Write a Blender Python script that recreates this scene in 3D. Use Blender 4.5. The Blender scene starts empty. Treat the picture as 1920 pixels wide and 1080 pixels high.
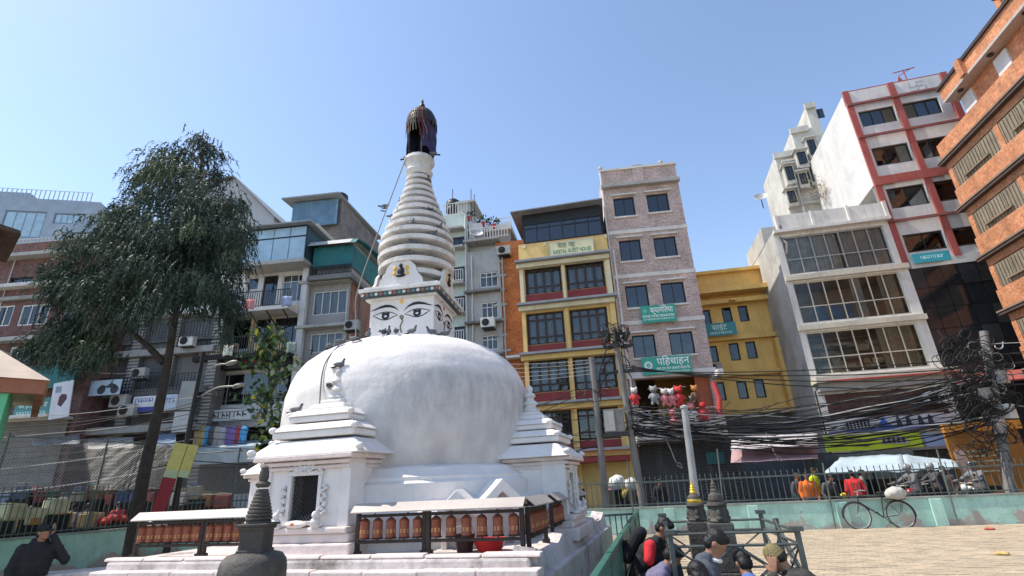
import bpy, bmesh, math, random
from mathutils import Vector, Matrix, noise as mnoise
R = math.radians
random.seed(11)
SC = bpy.context.scene
COL = SC.collection

# ------------------------------------------------------------------ camera
EYE = 1.6; PITCH = R(21.0); ROLL = R(2.8); FPX = 954.0
cam_d = bpy.data.cameras.new('camera'); cam = bpy.data.objects.new('camera', cam_d); COL.objects.link(cam)
cam_d.sensor_width = 36; cam_d.lens = 36 * FPX / 1920; cam_d.clip_start = .05; cam_d.clip_end = 3000
_f = Vector((0, math.cos(PITCH), math.sin(PITCH))); _u0 = Vector((0, -math.sin(PITCH), math.cos(PITCH))); _r0 = Vector((1, 0, 0))
_r = _r0 * math.cos(ROLL) - _u0 * math.sin(ROLL); _u = _u0 * math.cos(ROLL) + _r0 * math.sin(ROLL)
cam.matrix_world = Matrix(((_r.x, _u.x, -_f.x, 0), (_r.y, _u.y, -_f.y, 0), (_r.z, _u.z, -_f.z, EYE), (0, 0, 0, 1)))
SC.camera = cam
EYEP = Vector((0, 0, EYE))

# ------------------------------------------------------------------ light
SUN_EL = R(57); SUN_DIR = Vector((-math.cos(SUN_EL) * .994, math.cos(SUN_EL) * .05, math.sin(SUN_EL))).normalized()
w = bpy.data.worlds.new('World'); SC.world = w; w.use_nodes = True
nt = w.node_tree; nt.nodes.clear()
sky = nt.nodes.new('ShaderNodeTexSky'); sky.sky_type = 'NISHITA'; sky.sun_disc = False
sky.sun_elevation = SUN_EL; sky.sun_rotation = math.atan2(SUN_DIR.x, SUN_DIR.y)
sky.altitude = 1300; sky.air_density = 1.0; sky.dust_density = 1.0; sky.ozone_density = 1.8
bg = nt.nodes.new('ShaderNodeBackground'); bg.inputs[1].default_value = .15
wo = nt.nodes.new('ShaderNodeOutputWorld')
nt.links.new(sky.outputs[0], bg.inputs[0]); nt.links.new(bg.outputs[0], wo.inputs[0])
sl = bpy.data.lights.new('sun', 'SUN'); sl.energy = 2.7; sl.angle = R(.53); sl.color = (1, .965, .91)
so = bpy.data.objects.new('sun', sl); COL.objects.link(so)
so.rotation_euler = SUN_DIR.to_track_quat('Z', 'Y').to_euler()
SC.view_settings.view_transform = 'Standard'; SC.view_settings.look = 'None'
SC.view_settings.exposure = 1.08; SC.view_settings.gamma = 1
SC.view_settings.use_white_balance = True; SC.view_settings.white_balance_temperature = 7100; SC.view_settings.white_balance_tint = 10

# ------------------------------------------------------------------ pixel helpers (1920x1080 photograph pixels -> points in the place)
def ray(u, v): return _r * ((u - 960) / FPX) - _u * ((v - 540) / FPX) + _f
def atY(u, v, Y): d = ray(u, v); return EYEP + d * (Y / d.y)
def atZ(u, v, Z): d = ray(u, v); return EYEP + d * ((Z - EYE) / d.z)

# ------------------------------------------------------------------ materials
MATS = {}
def mat(name, col, rough=.8, var=.12, scale=2.5, streak=0., bump=.0, bscale=30, metal=0., spec=.35, dirt=(.35, .32, .29), dirtamt=0., dscale=1.2, coords='pos', hue=0., trans=0.):
    if name in MATS: return MATS[name]
    m = bpy.data.materials.new(name); m.use_nodes = True; MATS[name] = m
    n = m.node_tree.nodes; l = m.node_tree.links; p = n['Principled BSDF']
    p.inputs['Roughness'].default_value = rough; p.inputs['Metallic'].default_value = metal
    p.inputs['Specular IOR Level'].default_value = spec
    if coords == 'pos': src = n.new('ShaderNodeNewGeometry').outputs['Position']
    else: src = n.new('ShaderNodeTexCoord').outputs['Object']
    def ns(sc, det=4, vec=None, rgh=.6):
        t = n.new('ShaderNodeTexNoise'); t.inputs['Scale'].default_value = sc; t.inputs['Detail'].default_value = det; t.inputs['Roughness'].default_value = rgh
        l.new(vec or src, t.inputs['Vector']); return t
    def mixc(fac, a, b, bt='MIX'):
        x = n.new('ShaderNodeMix'); x.data_type = 'RGBA'; x.blend_type = bt
        for sock, val in ((x.inputs[0], fac), (x.inputs[6], a), (x.inputs[7], b)):
            if isinstance(val, bpy.types.NodeSocket): l.new(val, sock)
            elif isinstance(val, (int, float)): sock.default_value = val
            else: sock.default_value = (*val[:3], 1)
        return x.outputs[2]
    def ramp(s, a, b):
        r = n.new('ShaderNodeMapRange'); r.inputs[1].default_value = a; r.inputs[2].default_value = b; l.new(s, r.inputs[0]); return r.outputs[0]
    lo = [max(0, c * (1 - var * 1.6)) for c in col]; hi = [min(1, c * (1 + var)) for c in col]
    if hue: hi = [min(1, hi[0] * (1 + hue)), hi[1], max(0, hi[2] * (1 - hue))]
    c = mixc(ramp(ns(scale, 6).outputs[0], .32, .68), lo, hi)
    f2 = ns(scale * 9, 5).outputs[0]
    c = mixc(var * 1.2, c, mixc(ramp(f2, .3, .7), [x * .6 for x in col], [min(1, x * 1.25) for x in col]))
    if streak:
        mp = n.new('ShaderNodeMapping'); mp.inputs['Scale'].default_value = (3.2, 3.2, .28); l.new(src, mp.inputs[0])
        s = ns(1.6, 6, mp.outputs[0], .7)
        k = n.new('ShaderNodeMath'); k.operation = 'MULTIPLY'; l.new(ramp(s.outputs[0], .5, .78), k.inputs[0]); k.inputs[1].default_value = streak
        c = mixc(k.outputs[0], c, dirt)
    if dirtamt:
        s = ns(dscale, 8, None, .72)
        k = n.new('ShaderNodeMath'); k.operation = 'MULTIPLY'; l.new(ramp(s.outputs[0], .52, .66), k.inputs[0]); k.inputs[1].default_value = dirtamt
        c = mixc(k.outputs[0], c, dirt)
    l.new(c, p.inputs['Base Color'])
    if bump:
        b = n.new('ShaderNodeBump'); b.inputs['Strength'].default_value = bump; b.inputs['Distance'].default_value = .02
        l.new(ns(bscale, 6).outputs[0], b.inputs['Height']); l.new(b.outputs[0], p.inputs['Normal'])
    if trans: p.inputs['Transmission Weight'].default_value = trans
    return m

def brickmat(name, c1, c2, mortar, bw=.23, bh=.075, msize=.012, bump=.4, streak=.3, dirt=(.3, .26, .23)):
    if name in MATS: return MATS[name]
    m = bpy.data.materials.new(name); m.use_nodes = True; MATS[name] = m
    n = m.node_tree.nodes; l = m.node_tree.links; p = n['Principled BSDF']; p.inputs['Roughness'].default_value = .85
    p.inputs['Specular IOR Level'].default_value = .2
    tc = n.new('ShaderNodeTexCoord').outputs['Object']
    sx = n.new('ShaderNodeSeparateXYZ'); l.new(tc, sx.inputs[0])
    ad = n.new('ShaderNodeMath'); l.new(sx.outputs[0], ad.inputs[0]); l.new(sx.outputs[1], ad.inputs[1])
    cb = n.new('ShaderNodeCombineXYZ'); l.new(ad.outputs[0], cb.inputs[0]); l.new(sx.outputs[2], cb.inputs[1])
    b = n.new('ShaderNodeTexBrick'); l.new(cb.outputs[0], b.inputs[0])
    b.inputs['Scale'].default_value = 1; b.inputs['Brick Width'].default_value = bw; b.inputs['Row Height'].default_value = bh
    b.inputs['Mortar Size'].default_value = msize; b.inputs['Color1'].default_value = (*c1, 1); b.inputs['Color2'].default_value = (*c2, 1); b.inputs['Mortar'].default_value = (*mortar, 1)
    b.inputs['Mortar Smooth'].default_value = .3; b.inputs['Bias'].default_value = 0
    nz = n.new('ShaderNodeTexNoise'); nz.inputs['Scale'].default_value = 1.3; nz.inputs['Detail'].default_value = 7; l.new(tc, nz.inputs[0])
    nz2 = n.new('ShaderNodeTexNoise'); nz2.inputs['Scale'].default_value = 9; nz2.inputs['Detail'].default_value = 4; l.new(tc, nz2.inputs[0])
    def mr(s, a, b_, c, d):
        r = n.new('ShaderNodeMapRange'); l.new(s, r.inputs[0])
        for i, v in enumerate((a, b_, c, d)): r.inputs[i + 1].default_value = v
        return r.outputs[0]
    mx = n.new('ShaderNodeMix'); mx.data_type = 'RGBA'; mx.blend_type = 'MULTIPLY'; mx.inputs[0].default_value = 1
    ml = n.new('ShaderNodeMath'); ml.operation = 'MULTIPLY'; l.new(mr(nz.outputs[0], .3, .7, .72, 1.15), ml.inputs[0]); l.new(mr(nz2.outputs[0], .3, .7, .7, 1.2), ml.inputs[1])
    l.new(b.outputs[0], mx.inputs[6]); l.new(ml.outputs[0], mx.inputs[7])
    mx2 = n.new('ShaderNodeMix'); mx2.data_type = 'RGBA'
    mp = n.new('ShaderNodeMapping'); mp.inputs['Scale'].default_value = (2.5, 2.5, .3); l.new(tc, mp.inputs[0])
    s3 = n.new('ShaderNodeTexNoise'); s3.inputs['Scale'].default_value = 1.5; s3.inputs['Detail'].default_value = 6; l.new(mp.outputs[0], s3.inputs[0])
    l.new(mr(s3.outputs[0], .52, .75, 0, streak), mx2.inputs[0]); l.new(mx.outputs[2], mx2.inputs[6]); mx2.inputs[7].default_value = (*dirt, 1)
    l.new(mx2.outputs[2], p.inputs['Base Color'])
    bp = n.new('ShaderNodeBump'); bp.inputs['Strength'].default_value = bump; bp.inputs['Distance'].default_value = .02; bp.invert = True
    l.new(b.outputs['Fac'], bp.inputs['Height']); l.new(bp.outputs[0], p.inputs['Normal'])
    return m

def glassmat(name, tint=(.55, .6, .62), refl=.12, rough=.03, ior=1.5):
    if name in MATS: return MATS[name]
    m = bpy.data.materials.new(name); m.use_nodes = True; MATS[name] = m
    n = m.node_tree.nodes; l = m.node_tree.links; n.clear()
    o = n.new('ShaderNodeOutputMaterial'); t = n.new('ShaderNodeBsdfTransparent'); t.inputs[0].default_value = (*tint, 1)
    g = n.new('ShaderNodeBsdfGlossy'); g.inputs['Roughness'].default_value = rough; g.inputs[0].default_value = (.9, .93, .95, 1)
    fr = n.new('ShaderNodeFresnel'); fr.inputs[0].default_value = ior
    ad = n.new('ShaderNodeMath'); ad.use_clamp = True; l.new(fr.outputs[0], ad.inputs[0]); ad.inputs[1].default_value = refl
    geo = n.new('ShaderNodeNewGeometry'); nz = n.new('ShaderNodeTexNoise'); nz.inputs['Scale'].default_value = 1.1; l.new(geo.outputs['Position'], nz.inputs[0])
    bp = n.new('ShaderNodeBump'); bp.inputs['Strength'].default_value = .12; bp.inputs['Distance'].default_value = .1; l.new(nz.outputs[0], bp.inputs['Height']); l.new(bp.outputs[0], g.inputs['Normal'])
    x = n.new('ShaderNodeMixShader'); l.new(ad.outputs[0], x.inputs[0]); l.new(t.outputs[0], x.inputs[1]); l.new(g.outputs[0], x.inputs[2]); l.new(x.outputs[0], o.inputs[0])
    return m

# ------------------------------------------------------------------ mesh builder
class MB:
    def __init__(s): s.v = []; s.f = []; s.M = None
    def pt(s, p):
        p = Vector(p); s.v.append(tuple(s.M @ p if s.M else p)); return len(s.v) - 1
    def face(s, pts): s.f.append([s.pt(p) for p in pts])
    def box(s, x0, x1, y0, y1, z0, z1, top=(1, 1), off=(0, 0)):
        cx, cy = (x0 + x1) / 2, (y0 + y1) / 2; hx, hy = (x1 - x0) / 2, (y1 - y0) / 2
        i = [s.pt(p) for p in ((x0, y0, z0), (x1, y0, z0), (x1, y1, z0), (x0, y1, z0))]
        tx, ty = hx * top[0], hy * top[1]; cx += off[0]; cy += off[1]
        j = [s.pt(p) for p in ((cx - tx, cy - ty, z1), (cx + tx, cy - ty, z1), (cx + tx, cy + ty, z1), (cx - tx, cy + ty, z1))]
        s.f += [i[::-1], j] + [[i[k], i[(k + 1) % 4], j[(k + 1) % 4], j[k]] for k in range(4)]
        return s
    def prism(s, poly, axis, a, b):
        def P(q, c): return {'x': (c, q[0], q[1]), 'y': (q[0], c, q[1]), 'z': (q[0], q[1], c)}[axis]
        i = [s.pt(P(q, a)) for q in poly]; j = [s.pt(P(q, b)) for q in poly]; k = len(poly)
        s.f += [i[::-1], j] + [[i[t], i[(t + 1) % k], j[(t + 1) % k], j[t]] for t in range(k)]
        return s
    def tube(s, path, r, n=6, cap=True):
        path = [Vector(p) for p in path]; rs = r if isinstance(r, (list, tuple)) else [r] * len(path)
        rings = []; up = None
        for k, p in enumerate(path):
            d = (path[min(k + 1, len(path) - 1)] - path[max(k - 1, 0)])
            d = d.normalized() if d.length > 1e-9 else Vector((0, 0, 1))
            if up is None: up = d.orthogonal().normalized()
            else:
                up = up - d * up.dot(d); up = up.normalized() if up.length > 1e-6 else d.orthogonal().normalized()
            q = d.cross(up)
            rings.append([s.pt(p + (up * math.cos(6.28318 * t / n) + q * math.sin(6.28318 * t / n)) * rs[k]) for t in range(n)])
        for a, b in zip(rings, rings[1:]): s.f += [[a[t], a[(t + 1) % n], b[(t + 1) % n], b[t]] for t in range(n)]
        if cap: s.f += [rings[0][::-1], rings[-1]]
        return s
    def lathe(s, prof, n=24, c=(0, 0, 0), fn=None):
        rings = []
        for r, z in prof:
            ring = []
            for t in range(n):
                a = 6.2831853 * t / n; rr = r * (fn(a, z) if fn else 1)
                ring.append(s.pt((c[0] + rr * math.cos(a), c[1] + rr * math.sin(a), c[2] + z)))
            rings.append(ring)
        for a, b in zip(rings, rings[1:]): s.f += [[a[t], a[(t + 1) % n], b[(t + 1) % n], b[t]] for t in range(n)]
        s.f += [rings[0][::-1], rings[-1]]
        return s
    def ball(s, c, r, n=8, m=6):
        rx, ry, rz = r if isinstance(r, (tuple, list)) else (r, r, r); c = Vector(c)
        top = s.pt(c + Vector((0, 0, rz))); bot = s.pt(c - Vector((0, 0, rz))); rings = []
        for k in range(1, m):
            th = math.pi * k / m
            rings.append([s.pt(c + Vector((rx * math.sin(th) * math.cos(6.28318 * t / n), ry * math.sin(th) * math.sin(6.28318 * t / n), rz * math.cos(th)))) for t in range(n)])
        s.f += [[top, rings[0][t], rings[0][(t + 1) % n]] for t in range(n)]
        for a, b in zip(rings, rings[1:]): s.f += [[a[t], b[t], b[(t + 1) % n], a[(t + 1) % n]] for t in range(n)]
        s.f += [[bot, rings[-1][(t + 1) % n], rings[-1][t]] for t in range(n)]
        return s
    def mesh(s, name):
        me = bpy.data.meshes.new(name); me.from_pydata(s.v, [], s.f); return me
    def build(s, name, m, parent=None, smooth=False, loc=None, rot=None, bevel=0, **kw):
        me = s.mesh(name); me.materials.append(m)
        bm = bmesh.new(); bm.from_mesh(me); bmesh.ops.recalc_face_normals(bm, faces=bm.faces); bm.to_mesh(me); bm.free()
        if smooth: me.shade_smooth(); me.set_sharp_from_angle(angle=R(38))
        o = bpy.data.objects.new(name, me); COL.objects.link(o)
        if parent: o.parent = parent
        if loc is not None: o.location = loc
        if rot is not None: o.rotation_euler = rot if not isinstance(rot, (int, float)) else (0, 0, rot)
        if bevel:
            b = o.modifiers.new('bevel', 'BEVEL'); b.width = bevel; b.segments = 2; b.limit_method = 'ANGLE'; b.angle_limit = R(40)
        if kw: tag(o, **kw)
        return o
def tag(o, label=None, cat=None, group=None, kind=None):
    if label: o['label'] = label
    if cat: o['category'] = cat
    if group: o['group'] = group
    if kind: o['kind'] = kind
    return o
def thing(name, label, cat, loc=(0, 0, 0), rotz=0, group=None):
    o = bpy.data.objects.new(name, None); COL.objects.link(o); o.location = loc; o.rotation_euler = (0, 0, rotz); o.empty_display_size = .2
    return tag(o, label, cat, group)
def inst(o, name, parent=None, loc=(0, 0, 0), rot=(0, 0, 0), scale=(1, 1, 1), m=None):
    c = bpy.data.objects.new(name, o.data if hasattr(o, 'data') else o); COL.objects.link(c)
    c.parent = parent; c.location = loc; c.rotation_euler = rot; c.scale = scale
    return c
def copy_tree(o, parent=None, kids=None):
    c = o.copy(); COL.objects.link(c)
    if parent: c.parent = parent
    for ch in list(o.children): copy_tree(ch, c)
    return c
def baked(o):
    """replace modifiers by their result"""
    dg = bpy.context.evaluated_depsgraph_get(); dg.update()
    me = bpy.data.meshes.new_from_object(o.evaluated_get(dg)); o.modifiers.clear(); old = o.data; o.data = me; return o
def text(txt, parent, loc, rot, size, m, name='lettering', extr=.004, align='CENTER', width=None):
    cu = bpy.data.curves.new(name, 'FONT'); cu.body = txt; cu.size = size; cu.extrude = extr; cu.align_x = align; cu.align_y = 'CENTER'; cu.resolution_u = 3; cu.offset = .011 * size
    cu.materials.append(m)
    o = bpy.data.objects.new(name, cu); COL.objects.link(o); o.parent = parent; o.location = loc; o.rotation_euler = rot
    bpy.context.view_layer.update()
    dg = bpy.context.evaluated_depsgraph_get(); me = bpy.data.meshes.new_from_object(o.evaluated_get(dg))
    xs = [p.co.x for p in me.vertices] or [0, 1]; k = width / max(1e-4, max(xs) - min(xs)) if width else 1
    bpy.data.objects.remove(o); me.materials.clear(); me.materials.append(m)
    o = bpy.data.objects.new(name, me); COL.objects.link(o); o.parent = parent; o.location = loc; o.rotation_euler = rot; o.scale = (k, 1, 1)
    return o
# ================================================================== SETTING: ground, plaza, street
ST_A = R(10)                                     # the street runs 10 degrees off the picture plane
m_earth = mat('dusty_ground', (.30, .26, .2), .95, .2, .6, bump=.3)
g = MB(); g.face([(-900, -300, -.03), (900, -300, -.03), (900, 1500, -.03), (-900, 1500, -.03)])
g.build('ground', m_earth, kind='structure')
# wall line of the plaza on the street side
WD = Vector((math.cos(R(12)), -math.sin(R(12)), 0)); WP = Vector((9.67, 15.65, 0))          # right part
WN = Vector((math.sin(R(12)), math.cos(R(12)), 0))
g = MB()
def wl(s, o=0, z=0): p = WP + WD * s + WN * o; return (p.x, p.y, z)
g.face([wl(-34, .1, -.012), wl(40, .1, -.012), wl(40, 14, -.012), wl(-34, 14, -.012)])
g.build('street', mat('street_asphalt', (.07, .068, .066), .9, .25, .8, bump=.4, bscale=60), kind='structure')
# plaza: one base sheet plus brick pavers on it
m_joint = mat('paver_joint', (.30, .25, .19), .95, .2, 4)
g = MB(); g.face([(-16, -6, 0), (22, -6, 0), wl(11, 0, 0), wl(-30, 0, 0)])
plaza = g.build('plaza_pavement', m_joint, kind='structure')
m_pav = mat('buff_paver', (.455, .38, .28), .9, .24, 2.4, bump=.35, bscale=45, dirt=(.30, .245, .18), dirtamt=.55, dscale=.6, hue=.05)
ux = WD; uy = WN
def paver_mesh(l, w, h):
    b = MB(); b.box(-l / 2, l / 2, -w / 2, w / 2, -.01, h, top=(.95, .9)); me = b.mesh('paver'); me.materials.append(m_pav); return me
PL, PW = .30, .15
pme = paver_mesh(PL - .012, PW - .012, .016)
cells = []
for r in range(0, 78):
    for k in range(-4, 62):
        o_ = -(r + .5) * PW - .15; s_ = (k + (.5 if r % 2 else 0)) * PL - 5.6
        p = WP + ux * s_ + uy * o_
        if p.x < 2.75 + (p.y - 10) * .28 or p.y < 4.2: continue
        q = p - EYEP; zc = q.dot(_f)
        if zc < .5: continue
        u, v = 960 + FPX * q.dot(_r) / zc, 540 - FPX * q.dot(_u) / zc
        if u > 1990 or v > 1120 or u < 1150: continue
        cells.append((q.length, p))
cells.sort(key=lambda c: c[0])
rz = math.atan2(ux.y, ux.x)
rnd = random.Random(5)
shown = [c for c in cells if True]
g = MB()
cnt = 0
for dist, p in shown:
    j = rnd.uniform(-.004, .004); a = rz + rnd.uniform(-.025, .025)
    if cnt < 300:
        o = bpy.data.objects.new('paver', pme); COL.objects.link(o); o.parent = plaza; o.location = (p.x, p.y, j + .002); o.rotation_euler = (rnd.uniform(-.01, .01), rnd.uniform(-.01, .01), a); cnt += 1
    else:
        g.M = Matrix.Translation((p.x, p.y, j + .002)) @ Matrix.Rotation(a, 4, 'Z') @ Matrix.Rotation(rnd.uniform(-.012, .012), 4, 'X')
        g.box(-PL / 2 + .006, PL / 2 - .006, -PW / 2 + .006, PW / 2 - .006, -.01, .016, top=(.95, .9))
g.build('far_pavers', m_pav, plaza, kind='stuff')
# distant hills closing the valley
g = MB(); prev = None
for k in range(61):
    a = R(-75 + 150 * k / 60); d = 1400; h = 40 + 25 * mnoise.noise((k * .21, 1, 0)) + 12 * mnoise.noise((k * .9, 4, 0))
    q = ((d * math.sin(a), d * math.cos(a), -5), ((d + 180) * math.sin(a), (d + 180) * math.cos(a), h))
    if prev: g.face([prev[0], q[0], q[1], prev[1]])
    prev = q
g.build('hills', mat('hill_forest', (.09, .11, .08), .95, .2, .01), kind='structure')
# ================================================================== STUPA
m_wash = mat('limewash', (.73, .69, .665), .82, .07, .9, streak=.24, bump=.55, bscale=9, dirt=(.47, .44, .43), dirtamt=.22, dscale=1.1)
m_wash_pink = mat('limewash_pinkish', (.70, .59, .555), .85, .08, 1.1, streak=.45, bump=.5, bscale=18, dirt=(.42, .36, .33), dirtamt=.4, dscale=1.6)
m_ring = mat('ring_limewash', (.68, .655, .625), .85, .14, 2.2, streak=.6, bump=.5, bscale=22, dirt=(.28, .27, .26), dirtamt=.55, dscale=2.6)
m_grime = mat('plinth_plaster', (.62, .56, .535), .9, .14, 1.3, streak=.65, bump=.8, bscale=14, dirt=(.2, .17, .15), dirtamt=.9, dscale=1.5)
m_black = mat('black_paint', (.018, .018, .02), .6, .1)
m_ochre_p = mat('yellow_paint', (.75, .42, .05), .6, .1)
m_red_p = mat('red_paint', (.5, .06, .05), .6, .1)
m_iris = mat('blue_grey_paint', (.55, .57, .66), .6, .05)
SC_C = Vector((-1.9, 9.2, 0)); PL_A = R(-15.5)
# dome mildew where rain water runs down, plus lower-flank shade painted into the colour
def dome_material():
    m = m_wash.copy(); m.name = 'dome_limewash'; n = m.node_tree.nodes; l = m.node_tree.links; p = n['Principled BSDF']
    src = p.inputs['Base Color'].links[0].from_socket
    geo = n.new('ShaderNodeNewGeometry'); mp = n.new('ShaderNodeMapping'); mp.inputs['Scale'].default_value = (3.2, 3.2, 1.1); l.new(geo.outputs['Position'], mp.inputs[0])
    nz = n.new('ShaderNodeTexNoise'); nz.inputs['Scale'].default_value = 1.5; nz.inputs['Detail'].default_value = 9; nz.inputs['Roughness'].default_value = .75; l.new(mp.outputs[0], nz.inputs[0])
    sx = n.new('ShaderNodeSeparateXYZ'); l.new(geo.outputs['Position'], sx.inputs[0])
    def mr(s, a, b, c=0, d=1):
        r = n.new('ShaderNodeMapRange'); r.interpolation_type = 'SMOOTHSTEP'; l.new(s, r.inputs[0])
        for i, v in enumerate((a, b, c, d)): r.inputs[i + 1].default_value = v
        return r.outputs[0]
    def mul(a, b):
        k = n.new('ShaderNodeMath'); k.operation = 'MULTIPLY'; l.new(a, k.inputs[0]); l.new(b, k.inputs[1]); return k.outputs[0]
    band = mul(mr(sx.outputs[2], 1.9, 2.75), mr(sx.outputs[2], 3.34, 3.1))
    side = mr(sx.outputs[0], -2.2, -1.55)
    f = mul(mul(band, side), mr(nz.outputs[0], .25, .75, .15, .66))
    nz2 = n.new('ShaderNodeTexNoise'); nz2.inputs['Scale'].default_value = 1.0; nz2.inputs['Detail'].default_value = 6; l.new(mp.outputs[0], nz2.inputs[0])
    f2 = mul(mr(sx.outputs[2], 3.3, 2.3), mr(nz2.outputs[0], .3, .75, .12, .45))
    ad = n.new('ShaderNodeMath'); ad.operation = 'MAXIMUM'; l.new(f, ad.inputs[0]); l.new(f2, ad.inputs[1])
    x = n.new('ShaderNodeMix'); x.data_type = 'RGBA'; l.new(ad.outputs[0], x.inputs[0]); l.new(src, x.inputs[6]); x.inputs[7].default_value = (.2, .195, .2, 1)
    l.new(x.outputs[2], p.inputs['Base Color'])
    return m
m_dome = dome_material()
stupa = thing('stupa', 'white limewashed stupa with painted eyes and ringed spire behind the prayer wheels', 'stupa', SC_C, PL_A)
def wob(a, z): return 1 + .010 * mnoise.noise((math.cos(a) * 2.2, math.sin(a) * 2.2, z * 1.3)) * 2 + .007 * mnoise.noise((math.cos(a) * 7, math.sin(a) * 7, z * 4))
# plinth (two battered courses and a lip), local frame: x right along front, y away
b = MB(); b.box(-2.86, 2.95, -2.98, 3.2, 0, .72); b.box(-2.78, 2.8, -2.83, 3.05, .72, .90)
pl = b.build('plinth', m_grime, stupa, bevel=.03)
b = MB()
for k in range(9):     # worn plaster lip laid in lengths
    x0 = -2.86 + k * 5.78 / 9; b.box(x0 + .004, x0 + 5.78 / 9 - .004, -2.97, -2.72, .725, .80 + .012 * random.random())
    b.box(x0 + .006, x0 + 5.78 / 9 - .006, -2.82, -2.66, .902, .93 + .015 * random.random(), top=(.99, .8))
b.build('plinth_coping', m_wash_pink, pl, bevel=.02)
# scalloped parapet along the right side of the plinth
b = MB(); N_ = 60; prof = []
for k in range(N_ + 1):
    t = k / N_; y = -2.70 + t * 5.7
    s = abs(math.sin(t * math.pi * 4)); h = .90 + .10 * (1 - s) ** 1.4 + .025 * mnoise.noise((t * 30, 0, 0)); prof.append((y, h))
for k in range(N_):
    (y0, h0), (y1, h1) = prof[k], prof[k + 1]
    for xa, xb in ((2.55, 2.93),):
        v = [(xa, y0, .85), (xb, y0, .5), (xb, y1, .5), (xa, y1, .85), (xa + .06, y0, h0), (xb - .1, y0, h0 - .03), (xb - .1, y1, h1 - .03), (xa + .06, y1, h1)]
        i = [b.pt(q) for q in v]
        b.f += [[i[4], i[5], i[6], i[7]], [i[0], i[4], i[7], i[3]], [i[1], i[2], i[6], i[5]]]
        if k == 0: b.f.append([i[0], i[1], i[5], i[4]])
        if k == N_ - 1: b.f.append([i[3], i[7], i[6], i[2]])
b.build('parapet', m_grime, pl, smooth=True)
# round base steps under the dome
b = MB(); b.lathe([(2.42, .9), (2.42, 1.32), (2.36, 1.36), (2.36, 1.40), (2.28, 1.46), (2.28, 1.66), (2.2, 1.70), (2.2, 1.74), (2.12, 1.78), (2.06, 1.86), (1.9, 1.9), (1.0, 1.92)], 72, fn=wob)
b.build('drum', m_wash, stupa, smooth=True)
prof = [(1.84, 1.80), (1.9, 1.9), (1.99, 2.08), (2.06, 2.3), (2.095, 2.55), (2.105, 2.8), (2.085, 3.03), (2.03, 3.25), (1.94, 3.45), (1.8, 3.63), (1.6, 3.79), (1.36, 3.91), (1.07, 4.0), (.75, 4.06), (.4, 4.09), (.02, 4.095)]
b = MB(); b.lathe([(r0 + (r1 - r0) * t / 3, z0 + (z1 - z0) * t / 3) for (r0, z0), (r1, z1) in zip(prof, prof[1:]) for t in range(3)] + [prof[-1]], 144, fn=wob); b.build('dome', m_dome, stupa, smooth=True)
# harmika with eyes; turned a little against the plinth
HR = R(-9) - PL_A
harm = bpy.data.objects.new('harmika', None); COL.objects.link(harm); harm.parent = stupa; harm.rotation_euler = (0, 0, HR); harm.empty_display_size = .2
HA = .60; HC = .77
b = MB(); b.box(-HA, HA, -HA, HA, 3.98, 4.84)
b.build('harmika_body', m_wash, harm, bevel=.012)
b = MB(); b.box(-.67, .67, -.67, .67, 4.80, 4.845); b.box(-HC, HC, -HC, HC, 4.93, 5.0); b.box(-.70, .70, -.70, .70, 5.0, 5.05)
b.build('cornice', m_ring, harm, bevel=.01)
b = MB(); b.box(-.735, .735, -.735, .735, 4.845, 4.93); b.build('cornice_frieze', mat('frieze_slate', (.06, .075, .085), .7, .2, 8), harm)
m_fr = [mat('frieze_white', (.65, .63, .58), .7), mat('frieze_rust', (.35, .12, .07), .7), mat('frieze_teal', (.1, .25, .27), .7)]
for k in range(17):
    for side in range(4):
        t = -.70 + 1.40 * k / 16; c, s = math.cos(side * math.pi / 2), math.sin(side * math.pi / 2)
        b = MB(); b.ball((0, 0, 0), (.034, .01, .03), 8, 5)
        o = b.build('frieze_petal', m_fr[k % 3], harm); o.location = (c * t + s * .737, s * t - c * .737, 4.888); o.rotation_euler = (0, 0, side * math.pi / 2)
def flat(parent, name, poly, m, y=-.6, th=.006, side=0):
    b = MB(); b.prism(poly, 'y', y - th, y + .02); o = b.build(name, m, parent); o.rotation_euler = (0, 0, side * math.pi / 2); return o
def arcpoly(cx, cz, pts_top, pts_bot): return [(cx + x, cz + z) for x, z in pts_top] + [(cx + x, cz + z) for x, z in reversed(pts_bot)]
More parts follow.
